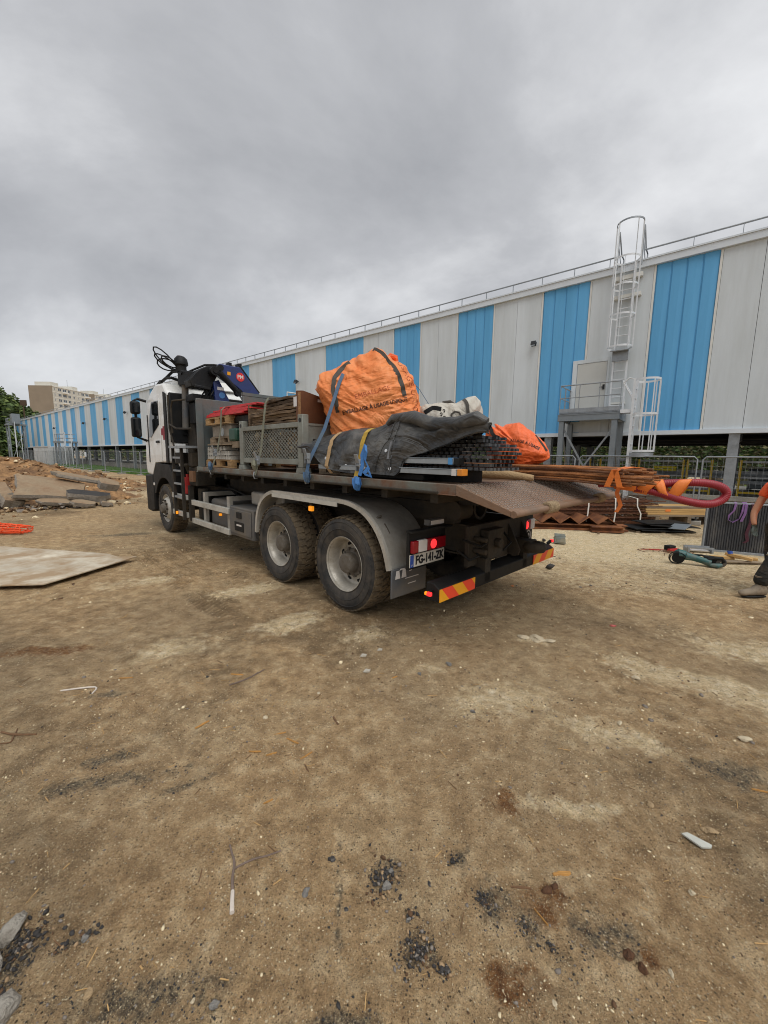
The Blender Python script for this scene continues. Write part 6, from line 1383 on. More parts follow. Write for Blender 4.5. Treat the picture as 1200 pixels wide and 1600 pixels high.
# rebar
REB = mat('rebar_rust', 'ac6f3e', .85, var=.35, scale=12, bump=.5, bscale=160, dirt='4e3526', damt=.45, dscale=9, stretch=(.4, 1, 1)); REBD = mat('rebar_dark', '6a4730', .9, var=.35, scale=12, bump=.5, bscale=160)
rbn = thing('rebar_bundle', 'long bundle of rusty reinforcing bars hanging out over the tail ramp', 'rebar bundle', (-.5, -.6, 1.48), FT)
for k_ in range(108):
    lay = k_ // 18; j = k_ % 18
    y = -.86+.049*j+rng.uniform(-.014, .014); z = 1.492+.021*lay+rng.uniform(-.003, .005)
    xe = -2.42+rng.uniform(-.12, .10)-(.0 if lay < 4 else -.1)+(.12 if lay == 0 else 0)
    if lay >= 4: z += .015
    part('rod', MB().tube([(3.6, y+rng.uniform(-.05, .05), z), (.8, y, z), (-1.0, y+rng.uniform(-.01, .01), z+.004), (-1.9, y+.02*rng.uniform(-1, 1), z-.004), (xe, y+.04*rng.uniform(-1, 1), z-.02+rng.uniform(-.01, .01))], .0095, 6), REB if rng.random() < .65 else REBD, rbn)
ORT = mat('orange_tape', 'e87f35', .55, var=.1, scale=6, bump=.15)
def band_pts(x, y0, y1, z0, z1, lean=0): return [(x, y1, z0), (x-lean*.5, y1+.01, z1), (x-lean, y0-.01, z1), (x-lean, y0, z0), (x, y1, z0)]
tpw = thing('orange_tape_band', 'orange warning tape tied round the rebar ends above the red hose', 'tape', (-2.3, -.6, 1.5), FT)
for x, le in ((-2.20, .05), (-2.30, -.04)): part('band', MB().ribbon([(x, .02, 1.455), (x-le, .035, 1.60), (x-le*1.5, -.4, 1.625), (x-le, -.91, 1.61), (x, -.90, 1.455), (x, .02, 1.455)], (1, .0, .0), .045, .006), ORT, tpw)
part('tail_end', MB().ribbon([(-2.22, -.32, 1.48), (-2.20, -.30, 1.38), (-2.24, -.31, 1.27), (-2.21, -.30, 1.20)], (1, .3, 0), .035, .004), ORT, tpw)
rlk = thing('canvas_roll', 'rolled tan canvas lying on the ramp top under the rebar', 'canvas roll', (-1.2, -.1, 1.47), FT)
part('roll', MB().tube([(-.3, .35, 1.53), (-.8, .25, 1.53), (-1.25, .14, 1.528), (-1.55, .06, 1.50)], [.05, .055, .05, .03], 14), mat('canvas_tan', 'a58a66', .95, var=.2, scale=6, bump=.5, bscale=60), rlk); part('roll_tie', MB().lathe([(.054, -.01), (.06, 0), (.054, .01)], (-.8, .25, 1.53), 'x', 14), WEBD, rlk)
# red hose loop
hs = thing('red_hose', 'red corrugated hose bent in a loop and taped to the rebar ends', 'hose', (-2.5, -.5, 1.4), FT)
cp_ = [(-2.02, -.36, 1.455), (-2.2, -.38, 1.462), (-2.4, -.42, 1.468), (-2.6, -.5, 1.49), (-2.78, -.58, 1.50), (-2.90, -.66, 1.475), (-2.95, -.70, 1.42), (-2.93, -.68, 1.355), (-2.85, -.6, 1.315), (-2.72, -.52, 1.33), (-2.56, -.45, 1.38), (-2.42, -.42, 1.415), (-2.32, -.40, 1.43)]
def catmull(P, n=12):
    P = [Vector(p) for p in P]; out = []
    for i in range(len(P)-1):
        a, b, c, d = P[max(0, i-1)], P[i], P[i+1], P[min(len(P)-1, i+2)]
        for k in range(n):
            t = k/n; out.append(.5*((2*b)+(-a+c)*t+(2*a-5*b+4*c-d)*t*t+(-a+3*b-3*c+d)*t**3))
    return out+[P[-1]]
cc = catmull(cp_, 24); ds = [0]
for a, b in zip(cc[:-1], cc[1:]): ds.append(ds[-1]+(b-a).length)
L_ = ds[-1]; n = int(L_/.0042); hp = []; hr = []; q = 0
for i in range(n+1):
    t = i*L_/n
    while q < len(ds)-2 and ds[q+1] < t: q += 1
    hp.append(cc[q].lerp(cc[q+1], (t-ds[q])/max(1e-9, ds[q+1]-ds[q]))); hr.append((.0322, .0345, .0352, .0345)[i % 4])
part('hose_tube', MB().tube(hp, hr, 14), mat('hose_red', '8e1f2b', .45, var=.12, scale=8, bump=.03, dirt='8c3a42', damt=.25, dscale=5), hs, smooth=60)
def sleeve(x0, x1, ya, yb, za, zb, sl=0, r=0):
    # a few turns of tape round both runs of the hose: an oval sleeve, cut on the slant
    rows = []; n = 18
    for k in range(4):
        t = k/3; x = x0+(x1-x0)*t; y = ya+(yb-ya)*t; zl = za[0]+(za[1]-za[0])*t; zh = zb[0]+(zb[1]-zb[0])*t; row = []
        for i in range(n):
            a = 2*math.pi*i/n; q = math.sin(a)
            row.append((x-sl*(q*.5)+.004*math.sin(a*3+k), y+.046*math.cos(a)+r*math.sin(a*2+k), (zl+zh)/2+(zh-zl)/2*q))
        rows.append(row)
    return MB().grid(rows, 0, cv=True)
for x0, x1, ya, yb, za, zb, sl in ((-2.16, -2.34, -.37, -.41, (1.415, 1.395), (1.502, 1.506), .0), (-2.355, -2.46, -.41, -.43, (1.39, 1.37), (1.508, 1.512), .10), (-2.49, -2.56, -.44, -.46, (1.36, 1.35), (1.515, 1.522), -.07), (-2.59, -2.68, -.47, -.50, (1.34, 1.325), (1.525, 1.533), .10)):
    b = sleeve(x0, x1, ya, yb, za, zb, sl, .004); o = part('tape_wrap', b, ORT, hs, fix=False); sd_ = o.modifiers.new('thickness', 'SOLIDIFY'); sd_.thickness = .005
# ---- straps
def ratchet(mb, c, s=1, m=0):
    x, y, z = c
    mb.box(x-.03*s, x-.024*s, y-.01, y+.035, z-.06*s, z+.06*s, m).box(x+.024*s, x+.03*s, y-.01, y+.035, z-.06*s, z+.06*s, m).cyl((x-.035*s, y+.015, z), (x+.035*s, y+.015, z), .016*s, 10, m=m).bar((x, y+.03, z+.02), (x, y+.06, z+.11*s), .05*s, .01, m)
    return mb
def strap(label, pts, wv, w, m_, rc=None, tail=None, tailm=None, cat='strap', hook=None):
    g = thing('ratchet_strap', label, cat, tuple(pts[-1]), FT, 'lashing straps over the load')
    part('webbing', MB().ribbon(pts, wv, w, .004), m_, g)
    if rc: part('ratchet', ratchet(MB(), rc), GALV, g, bevel=.002)
    if tail:
        b = MB()
        for i in range(4):
            a = i*.9; q = [(tail[0]+.03*math.cos(a)+rng.uniform(-.02, .02), tail[1]+.01*i, tail[2]+.07), (tail[0]+.04*math.cos(a+1), tail[1]+.012*i+.01, tail[2]), (tail[0]+.02*math.cos(a+2), tail[1]+.01*i, tail[2]-.06), (tail[0]-.03+.02*i, tail[1]+.01*i, tail[2]-.01), (tail[0]-.02+.02*i, tail[1]+.008*i, tail[2]+.05)]
            b.ribbon(q, (1, .2*i, .3*(i-1)), .04, .004)
        part('webbing_tail', b, tailm or m_, g)
    if hook: part('hook', MB().tube([hook, (hook[0], hook[1]+.015, hook[2]-.05), (hook[0], hook[1]-.0, hook[2]-.09), (hook[0], hook[1]-.04, hook[2]-.09)], .009, 6), GALV, g)
    return g
strap('dirty grey strap over the red boards and pallet stack', [(3.18, -1.26, 1.45), (3.2, -.2, 2.50), (3.20, .3, 2.487), (3.2, 1.07, 2.455), (3.21, 1.125, 2.40), (3.24, 1.135, 2.1), (3.30, 1.18, 1.75), (3.35, 1.275, 1.42)], (1, 0, 0), .05, WEBG, (3.31, 1.20, 1.72), (3.345, 1.27, 1.5), WEBB, hook=(3.355, 1.28, 1.46))
strap('dirty grey strap over the timber stack and mesh stillage', [(1.8, -1.26, 1.45), (1.8, -.35, 2.40), (1.80, .5, 2.49), (1.81, 1.06, 2.47), (1.815, 1.10, 2.40), (1.82, 1.14, 2.1), (1.83, 1.18, 1.75), (1.845, 1.275, 1.40)], (1, 0, 0), .05, WEBG, (1.84, 1.22, 1.62), (1.86, 1.25, 1.55), WEBG, hook=(1.845, 1.28, 1.46))
bagu = lambda u, v, off: on(bs, BC, BU, BW, u, v, off)
b0_ = bagu(-.44, .33, .02); b1_ = bagu(-.40, .45, .02)
strap('blue strap running up the left side of the big orange bag', [(.60, 1.275, 1.42), (.58, 1.25, 1.62), (.50, 1.08, 2.0), tuple(b0_), tuple(b1_)], (.8, .3, .5), .045, WEBB, (.585, 1.25, 1.66), (.55, 1.28, 1.45), WEBB, hook=(.60, 1.28, 1.46))
strap('blue strap running down to the far side behind the orange bag', [(.25, -.02, 2.72), (.135, -.14, 2.57), (.27, -.62, 2.34), (.30, -1.27, 1.45)], (.6, -.3, .6), .05, WEBB)
strap('tan strap round the left end of the tarpaulin bundle', [tuple(tarp_pt(.30, v, .016)) for v in np.linspace(.62, .02, 14)]+[(.27, 1.16, 1.50), (.27, 1.05, 1.482)], (1, .05, 0), .055, WEBT)
strap('yellow strap with a bright blue ratchet tail on the tarpaulin bundle', [tuple(tarp_pt(-.30+.12*(.62-v), v, .016)) for v in np.linspace(.62, .06, 14)]+[(-.24, 1.2, 1.62), (-.26, 1.275, 1.44)], (1, .05, 0), .055, WEBY, (-.30, 1.24, 1.6), (-.33, 1.29, 1.42), WEBBR, hook=(-.26, 1.28, 1.47))
solo('blue_webbing_loop', MB().ribbon([(-.36, 1.22, 1.80), (-.40, 1.25, 1.74), (-.38, 1.25, 1.66), (-.45, 1.26, 1.58), (-.40, 1.28, 1.52), (-.5, 1.28, 1.50), (-.46, 1.27, 1.56)], (.7, 0, .5), .045, .004).ribbon([(-.36, 1.22, 1.80), (-.33, 1.24, 1.70), (-.36, 1.26, 1.60), (-.34, 1.28, 1.5)], (.8, .2, .2), .04, .004), WEBBR, 'bright blue loose strap end bunched against the tarpaulin front', 'strap', (-.4, 1.25, 1.6), FT)
solo('buckle_plate', MB().box(.70, .93, 1.06, 1.12, 1.72, 1.84).box(.86, .9, 1.1, 1.128, 1.76, 1.83), GREYB, 'grey tool case end lying against the stillage corner', 'case', (.8, 1.1, 1.72), FT, bevel=.008)
# ------------------------------------------------------------------ right of the truck
def rotz(a): return Matrix.Rotation(a, 3, 'Z')
def frame_at(x, y, a, z=0): return Matrix.Translation((x, y, z)) @ Matrix.Rotation(a, 4, 'Z')
# stack of rebar mats on the ground (wall frame directions)
RBW = mat('rebar_pile', '70442a', .9, var=.35, scale=10, bump=.5, bscale=120, dirt='4a3122', damt=.45, dscale=8)
Fm = frame_at(4.75, 10.35, .06)
rm = thing('rebar_mats', 'rusty stack of reinforcing bar cages with white slings behind the tail ramp', 'rebar stack', (0, 0, 0), Fm)
b0 = None
for k_ in range(6):
    for i in range(7):
        q = MB().cyl((-.1, 0, 0), (2.65, 0, 0), .012, 6)
        if b0 is None: b0 = part('bar', MB().cyl((-.1, 0, 0), (2.65, 0, 0), .012, 6), RBW, rm); o = b0
        else: o = pcopy(b0, rm)
        o.location = (rng.uniform(-.12, .12), i*.12-.05+rng.uniform(-.02, .02), .08+.105*k_); o.rotation_euler = (0, rng.uniform(-.012, .012), rng.uniform(-.015, .015))
s0 = None
for k_ in range(6):
    for i in range(16):
        if s0 is None: s0 = part('stirrup', MB().tube([(0, -.08, -.045), (0, .7, -.045), (0, .7, .045), (0, -.08, .045)], .006, 5, closed=True), RBW, rm); o = s0
        else: o = pcopy(s0, rm)
        o.location = (.05+.165*i+rng.uniform(-.03, .03), 0, .08+.105*k_); o.rotation_euler = (0, rng.uniform(-.3, .3), 0)
b = MB()
for i in range(26): x = rng.uniform(0, 2.6); b.tube([(x, rng.uniform(0, .6), .66), (x+rng.uniform(-.05, .05), rng.uniform(0, .6), .72), (x+rng.uniform(-.1, .1), rng.uniform(0, .6), .70+.1*rng.random())], .005, 5)
part('loose_ends', b, RBW, rm)
SLW = mat('sling_white', 'd8d3c8', .8, var=.08, bump=.2, bscale=120)
for x, lab, e in ((.62, 'white sling hanging over the left part of the rebar stack', .0), (1.35, 'white sling hanging over the middle of the rebar stack', .02), (1.95, 'white sling with a loose curled end on the rebar stack', .12)):
    solo('lifting_sling', MB().ribbon([(x, .75, .40), (x, .3, .73), (x, -.08, .70), (x-.01, -.115, .5), (x-.02+e, -.12, .3), (x-.05+e*1.2, -.13, .08)], (1, 0, 0), .035, .005), SLW, lab, 'sling', (x, 0, .7), Fm, 'white slings on the rebar stack')
solo('steel_sleepers', MB().box(-.2, 2.7, -.0, .1, -.02, .055).box(-.2, 2.7, .55, .65, -.02, .055), REBD, 'dark rusty skids under the rebar stack', 'skid', (1.2, .3, 0), Fm)
# zigzag sheet piles, rusty
SPL = mat('sheet_rust', '6a3f26', .75, .15, var=.3, scale=3, bump=.25, bscale=40, dirt='8f5b32', damt=.45, dscale=3)
Fz = frame_at(4.0, 9.62, -.12)
def zig(z0, x0, n, lab, y=0.0, h=.02):
    pts = [(x0+.22*i, (.0 if i % 2 == 0 else .17)) for i in range(n)]
    top = [(x, z+z0+h) for x, z in pts]; bot = [(x, z+z0) for x, z in pts][::-1]
    g = thing('sheet_pile', lab, 'steel sheet', (x0+.1*n, y, z0), Fz, 'rusty folded steel sheets behind the tail ramp')
    part('web', MB().prism(top+bot, 'xz', y-.0, y+1.4), SPL, g, smooth=0); part('end_lip', MB().prism(top+bot, 'xz', y-.014, y-.002), mat('rust_light', '8a5836', .8, var=.3, scale=12), g, smooth=0)
zig(.13, -.10, 9, 'upper rusty zigzag steel sheet behind the tail ramp')
g = thing('rusty_beam', 'long rusty flat beam lying under the zigzag steel sheet', 'beam', (.8, .3, 0), Fz)
part('flange', MB().box(-.35, 1.9, -.06, .3, -.01, .03), SPL, g); part('web', MB().box(-.35, 1.9, .1, .13, .0305, .11), SPL, g); part('flange', MB().box(-.35, 1.9, -.03, .27, .1105, .128), SPL, g)
g = thing('rusty_beam', 'short rusty steel beam in front of the rebar stack, yellow end', 'beam', (1.5, .1, 0), Fz)
part('flange', MB().box(1.0, 1.72, -.25, -.08, -.01, .02), SPL, g); part('web', MB().box(1.0, 1.72, -.18, -.15, .0205, .10), SPL, g); part('flange', MB().box(1.0, 1.72, -.25, -.08, .1005, .12), SPL, g); part('timber_pad', MB().box(1.6, 1.85, .0, .1, .03, .06), WOODP, g)
solo('plastic_sheet', MB().grid([[(-.1+.06*i, .35+.05*j, .42+.10*math.sin(i*.9+j*1.3)*.4+.05*math.cos(j*2.1+i)) for j in range(8)] for i in range(9)]), SLW, 'crumpled white plastic film under the ramp end, on the rusty steel', 'film', (.1, .5, .4), Fz)
# timber
PLK = mat('plank_new', 'c09a62', .8, var=.2, scale=4, bump=.2, bscale=40, stretch=(.25, 3, 3))
Fp = frame_at(7.05, 10.4, .06)
g = thing('plank_stack', 'stack of light timber planks right of the rebar stack', 'plank stack', (1, .3, 0), Fp)
for k_ in range(5):
    for j in range(3): part('plank', MB().box(rng.uniform(-.15, .05), 2.3+rng.uniform(-.1, .1), j*.23+rng.uniform(-.01, .01), j*.23+.215, .22+.055*k_, .27+.055*k_), PLK if (k_*3+j) % 4 else WOODO, g, bevel=.003)
for x in (.2, 1.1, 2.0): part('bearer', MB().box(x, x+.1, 0, .65, -.02, .215), WOODO, g)
solo('orange_mark', MB().box(.45, .6, -.004, -.001, .36, .42), ORT, 'small orange tag on the light plank stack', 'tag', (.5, 0, .39), Fp)
Fb = frame_at(6.35, 9.25, .0)
for k_, (x0, x1, y0, y1, lab) in enumerate(((-.2, 1.1, 0, .7, 'lowest black sheet of the pile left of the shutter panel'), (-.35, .95, .05, .75, 'second black sheet of the pile left of the shutter panel'), (.05, 1.2, .02, .6, 'third black sheet of the pile left of the shutter panel'), (-.05, 1.0, .1, .7, 'top black sheet of the pile left of the shutter panel'))):
    solo('black_sheet', MB().obb(((x0+x1)/2, (y0+y1)/2, .03+.055*k_), (x1-x0, y1-y0, .022), Matrix.Rotation(R((1, -1.5, 2, -1)[k_]), 3, 'Y') @ rotz(R((0, 3, -4, 2)[k_]))), BLK, lab, 'sheet', ((x0+x1)/2, .3, .03), Fb, 'black sheets piled left of the shutter panel', bevel=.004)
for k_ in range(3): solo('sheet_batten', MB().box(-.3+.6*k_, -.2+.6*k_, .05, .7, -.02, .017), WOODO, ('left', 'middle', 'right')[k_]+' batten under the black sheets', 'batten', (-.25+.6*k_, .3, 0), Fb, 'battens under the black sheets')
# grey offcut leaning on the pile
solo('grey_offcut', MB().obb((.58, -.12, .17), (.22, .45, .014), Matrix.Rotation(R(-32), 3, 'Y') @ rotz(.2)), STEELP, 'grey steel offcut leaning beside the shutter panel', 'offcut', (.58, -.12, 0), Fb)
# shutter panel
d_ = Vector((6.96-6.16, 7.10-7.48, 0)); aS = math.atan2(d_.y, d_.x)
Fs_ = frame_at(6.16, 7.48, aS)
g = thing('shutter_panel', 'upright black ribbed formwork panel in a galvanised frame beside the worker', 'formwork panel', (.6, 0, 0), Fs_)
SHT = mat('shutter_black', '34363a', .6, var=.25, scale=5, bump=.15, bscale=40, dirt='6a6762', damt=.3, dscale=4, stretch=(1.5, 1, .4))
W_S = 1.32; HS = .94
n = 34; poly = []
for i in range(n):
    a = .03+(W_S-.06)*i/n; w_ = (W_S-.06)/n
    poly += [(a, -.012), (a+w_*.55, -.012), (a+w_*.7, .0), (a+w_*.9, .0)]
part('ribbed_sheet', MB().prism(poly+[(W_S-.03, .02), (.03, .02)], 'xy', .03, HS-.025), SHT, g, smooth=0)
part('frame_side', MB().box(0, .028, -.02, .05, -.02, HS), GALV, g, bevel=.003); part('frame_side', MB().box(W_S-.028, W_S, -.02, .05, -.02, HS), GALV, g, bevel=.003)
part('frame_top', MB().box(.0285, W_S-.0285, -.02, .05, HS-.03, HS), GALV, g, bevel=.003); part('frame_bottom', MB().box(.0285, W_S-.0285, -.02, .05, -.02, .025), GALV, g, bevel=.003)
part('prop', MB().bar((.3, .06, .8), (.3, .6, 0), .04, .04), GALV, g); part('prop', MB().bar((1.0, .06, .8), (1.0, .6, 0), .04, .04), GALV, g)
PUR = mat('sling_purple', '7d5a8c', .8, var=.15, scale=20, bump=.2); MAR = mat('sling_maroon', '4a2430', .85, var=.2, scale=20, bump=.2)
solo('lifting_sling', MB().ribbon([(.42, .06, .75), (.42, .03, HS+.012), (.42, -.03, HS-.02), (.40, -.045, .80), (.335, -.045, .70), (.33, -.045, .62), (.40, -.045, .575), (.48, -.045, .64), (.52, -.045, .78), (.535, -.03, HS-.02), (.535, .03, HS+.012), (.54, .06, .75)], [(1, 0, 0)]*3+[(1, .5, 0)]*2+[(0, 1, .2)]*3+[(1, .5, 0)]*2+[(1, 0, 0)]*2, .04, .005), PUR, 'purple lifting sling looped over the top of the shutter panel', 'sling', (.45, 0, .9), Fs_, 'slings hung over the shutter panel')
solo('lifting_sling', MB().ribbon([(.56, .06, .8), (.565, .03, HS+.014), (.57, -.035, HS-.02), (.56, -.05, .75), (.52, -.05, .60)], (1, 0, 0), .04, .005), PUR, 'single strand of purple sling over the shutter panel, right of the loop', 'sling', (.56, 0, .9), Fs_, 'slings hung over the shutter panel')
solo('lifting_sling', MB().ribbon([(.66, .06, .7), (.665, .03, HS+.012), (.67, -.035, HS-.02), (.66, -.045, .6), (.62, -.045, .38), (.65, -.045, .25), (.60, -.045, .2)], (1, 0, 0), .05, .006), MAR, 'dark maroon sling hanging down the shutter panel', 'sling', (.65, 0, .9), Fs_, 'slings hung over the shutter panel')
# battery cut-off machine
Fg = frame_at(4.93, 6.42, math.atan2(-.2, .56))
GRN = mat('tool_green', '2c5a58', .45, var=.12, scale=8, bump=.05, dirt='77736a', damt=.3, dscale=9)
g = thing('cutting_machine', 'green and black battery cutting machine lying on the pale soil', 'power tool', (.3, 0, 0), Fg)
part('motor_head', MB().tube([(.10, .05, .14), (.0, .06, .15), (-.04, .06, .14)], [.07, .085, .05], 14).tube([(.0, .06, .15), (.02, .1, .08)], .06, 10), GRN, g)
part('guard_hoop', MB().tube([(-.03+.11*math.cos(a), .0, .095+.10*math.sin(a)) for a in np.linspace(0, 6.28, 20)[:-1]], .009, 6, closed=True).tube([(-.03+.11*math.cos(a), -.05, .09+.10*math.sin(a)) for a in np.linspace(.3, 4.2, 14)], .008, 6), BLK, g)
part('blade', MB().cyl((-.02, -.02, .095), (-.02, -.008, .095), .085, 20), BLK, g)
part('body_tube', MB().tube([(.10, .03, .13), (.2, .01, .115), (.32, -.02, .085), (.42, -.05, .055)], [.07, .055, .05, .06], 12), GRN, g)
part('trigger_grip', MB().tube([(.22, .08, .15), (.34, .08, .15), (.4, .04, .14)], .016, 8), BLK, g)
part('battery_pack', MB().obb((.43, .02, .105), (.16, .12, .11), rotz(-.3)), BLK, g, bevel=.02); part('rear_wheel', MB().lathe([(.02, -.03), (.07, -.03), (.078, -.015), (.078, .015), (.07, .03), (.02, .03)], (.56, -.03, .075), 'y', 20, closed=True), RUB, g)
part('rear_handle', MB().tube([(.38, -.04, .1), (.46, -.06, .15), (.56, -.05, .15), (.60, -.04, .09)], .03, 8), BLK, g); part('foot_pad', MB().tube([(.40, -.07, .03), (.50, -.09, .03), (.56, -.08, .05)], [.03, .04, .025], 10), GRN, g)
Fc_ = frame_at(5.45, 7.35, 0)
g = thing('battery_box', 'small black and red box beside tangled wire on the pale soil', 'box', (0, 0, 0), Fc_)
part('box_body', MB().obb((0, 0, .06), (.16, .12, .09), rotz(.3)), BLK, g, bevel=.012); part('red_band', MB().obb((.03, -.045, .03), (.2, .08, .05), rotz(.1)), REDP, g, bevel=.01)
b = MB()
for i in range(9):
    x, y = rng.uniform(-.5, .15), rng.uniform(-.45, .0); a = rng.uniform(0, 6.28)
    b.tube([(x+.0, y, .012), (x+.12*math.cos(a), y+.1*math.sin(a), .03), (x+.25*math.cos(a+.5), y+.16*math.sin(a+.5), .02), (x+.3*math.cos(a+1.3), y+.22*math.sin(a+1.3), .01)], .0055, 5)
solo('tangled_wire', b, REBD, 'tangle of rusty tie wire in front of the small red and black box', 'wire', (-.2, -.2, 0), Fc_)
solo('red_cable', MB().tube([(-.52, .05, .012), (-.44, .0, .02), (-.36, .04, .015), (-.28, -.03, .015), (-.15, -.02, .02)], .01, 6), REDP, 'short red cable left of the tangled wire', 'cable', (-.4, 0, 0), Fc_)
Ff = frame_at(5.85, 7.25, -.25)
g = thing('spacer_rack', 'grey steel spacer rack lying at the foot of the shutter panel', 'rack', (0, 0, 0), Ff)
for y in (0, .16): part('rail', MB().box(-.12, .30, y-.015, y+.015, .07, .10), GALV, g)
for x in (-.1, .28): part('leg', MB().box(x-.015, x+.015, -.02, .18, 0, .069), GALV, g)
part('tray', MB().box(-.05, .25, .02, .14, .02, .035), CLEARL, g)
Fk = frame_at(3.62, 7.95, -.35)
g = thing('kerb_mould', 'grey steel spacer block lying on the pale soil right of the bumper', 'steel block', (0, 0, 0), Fk)
MLD = mat('mould_grey', '7f857f', .6, .15, var=.15, scale=6, bump=.15, dirt='a59980', damt=.3, dscale=5)
part('body', MB().prism([(-.11, .0), (-.09, .13), (.09, .13), (.11, .0)], 'xz', -.11, .22), MLD, g, bevel=.006)
for i in range(3): part('rib', MB().box(-.1, .1, -.09+.12*i, -.05+.12*i, .131, .155), MLD, g, bevel=.004)
part('side_plate', MB().box(-.07, .07, -.118, -.112, .03, .1), MLD, g)
for px, py, rr, lab in ((3.15, 8.05, .05, 'small dark clod left of the grey steel block'), (3.35, 8.1, .06, 'dark lump just left of the grey steel block'), (2.62, 6.02, .07, 'dark wood scrap on the soil behind the bumper end'), (5.0, 9.05, .05, 'brown lump in front of the rusty beam')):
    V, Fc = stones(np.array([px]), np.array([py]), np.array([rr*.3]), np.array([rr])); o = bpy.data.objects.new('clod', arr_mesh('clod', V, Fc, SM[3] if 'dark' in lab else SM[4])); COL.objects.link(o); tag(o, lab, 'clod', 'lumps lying right of the truck'); INFO[o] = Vector()
Fw_ = frame_at(5.95, 6.6, -.2)
for i, (x, y, z, L_, a, e, lab) in enumerate(((-.1, .05, .05, .42, .25, .05, 'left split timber piece beside the cutting machine'), (.12, .0, .09, .36, -.7, .12, 'crossed split timber piece beside the cutting machine'), (.22, .08, .06, .4, -.35, .02, 'right split timber piece near the worker'), (.08, -.09, .02, .7, .08, 0, 'flat thin board under the split timber pieces'))):
    solo('timber_offcut', MB().obb((x, y, z), (L_, .07 if i < 3 else .1, .05 if i < 3 else .02), rotz(a) @ Matrix.Rotation(e, 3, 'Y')), PLK if i < 3 else WOODO, lab, 'timber', (x, y, 0), Fw_, 'timber offcuts by the worker', bevel=.006)
solo('blue_bottle', MB().lathe([(0, .045), (.035, .04), (.045, .0), (.0, .0)], (.03, .08, .12), 'z', 14), PLBLUE, 'small blue bottle end on the timber offcuts', 'bottle', (.03, .08, .1), Fw_)
# ------------------------------------------------------------------ left of the truck
def plate(poly, lab, z=.012, th=.02):
    c = np.mean(poly, axis=0)
    top = []; n = 26
    g = MB().prism([(x, y) for x, y in poly], 'xy', z, z+th)
    return solo('steel_plate', g, mat('plate_steel', 'c6bca8', .7, .05, var=.25, scale=1.1, bump=.2, bscale=20, dirt='9c8262', damt=.5, dscale=1.7, dsharp=.1), lab, 'steel plate', (c[0], c[1], z), group='steel road plates on the soil', bevel=.004)
plate([(-3.97, 6.18), (-4.26, 4.77), (-6.9, 4.35), (-6.6, 5.75)], 'near steel road plate with its corner pointing at the truck', .03)
plate([(-4.62, 6.42), (-4.3, 6.22), (-6.6, 5.80), (-9.6, 5.5), (-9.4, 7.3), (-6.2, 6.72)], 'far steel road plate behind the near one', .008)
NETO = mat('net_orange', 'e8521f', .6, var=.12, bump=.1)
b = MB()
for i in range(16):
    ring = []
    x = -7.55-.13*i; y = 8.15-.02*i+rng.uniform(-.05, .05)
    for t in np.linspace(0, 6.28, 15)[:-1]: ring.append((x+.06*math.cos(t*2+i)+rng.uniform(-.02, .02), y+(.16+.012*min(i, 8))*math.cos(t), max(.01, .07+.008*min(i, 9)+(.07+.008*min(i, 9))*math.sin(t)+rng.uniform(-.015, .015))))
    b.tube(ring, .011, 5, closed=True)
for k_ in range(12):
    a = k_*.52; pts = [(-7.5-.13*i, 8.15-.02*i+(.16+.012*min(i, 8))*math.cos(a)+rng.uniform(-.02, .02), max(.012, .07+.008*min(i, 9)+(.07+.008*min(i, 9))*math.sin(a))) for i in range(16)]
    b.tube(pts, .011, 5)
solo('orange_netting', b, NETO, 'crumpled roll of orange safety netting at the left edge', 'netting', (-8.3, 8.1, 0))
SLB = mat('slab_concrete', '9c8a70', .92, var=.18, scale=2.2, bump=.45, bscale=22, dirt='7d5f46', damt=.45, dscale=1.8, dsharp=.2, crease=(2.5, (1, 1, 1), .08)); SLE = mat('slab_edge', '8b8378', .95, var=.3, scale=9, bump=.8, bscale=30)
def broken_slab(cx, cy, cz, w, d, th, yaw, tilt, roll, lab, seed, dark=False):
    r_ = random.Random(seed); n = 11; poly = []
    for i in range(n):
        a = 2*math.pi*i/n; s = max(abs(math.cos(a)), abs(math.sin(a))); rr = (.5/s)*r_.uniform(.78, 1.05); poly.append((w*rr*math.cos(a), d*rr*math.sin(a)))
    M3 = rotz(yaw) @ Matrix.Rotation(tilt, 3, 'X') @ Matrix.Rotation(roll, 3, 'Y')
    top = [M3 @ Vector((x, y, th/2+r_.uniform(-.01, .01))) for x, y in poly]; mid = [M3 @ Vector((x*1.03+r_.uniform(-.03, .03), y*1.03+r_.uniform(-.03, .03), r_.uniform(-.02, .02))) for x, y in poly]; bot = [M3 @ Vector((x*.97+r_.uniform(-.03, .03), y*.97, -th/2)) for x, y in poly]
    b = MB(); b.add(top, [tuple(range(n))], 0); b.add(bot, [tuple(range(n))[::-1]], 1)
    b.grid([[top[i], mid[i], bot[i]] for i in range(n)], 1, cu=True)
    b.v = [(v[0]+cx, v[1]+cy, v[2]+cz) for v in b.v]
    return solo('concrete_slab', b, [SLB if not dark else SM[3], SLE], lab, 'broken slab', (cx, cy, cz), group='broken concrete slabs below the earth heap', smooth=20)
yw = .70
broken_slab(-10.45, 12.30, 0.55, 1.95, 1.42, .17, yw, .40, .16, 'largest tilted slab in the middle of the broken concrete', 3)
broken_slab(-11.85, 11.25, 0.50, 1.87, 1.28, .16, yw+.1, .42, -.10, 'big tilted slab at the left end of the broken concrete', 4)
broken_slab(-10.25, 13.30, 0.84, 1.55, 0.60, .12, yw-.05, .12, .24, 'long thin grey slab on top of the broken concrete', 5)
broken_slab(-9.45, 12.50, 0.34, 1.15, 0.50, .2, yw-.1, .25, .17, 'dark slab sloping down at the right of the broken concrete', 6, True)
broken_slab(-10.85, 11.40, 0.25, 0.64, 0.43, .26, yw+.3, .5, .3, 'small upright chunk in front of the largest slab', 7)
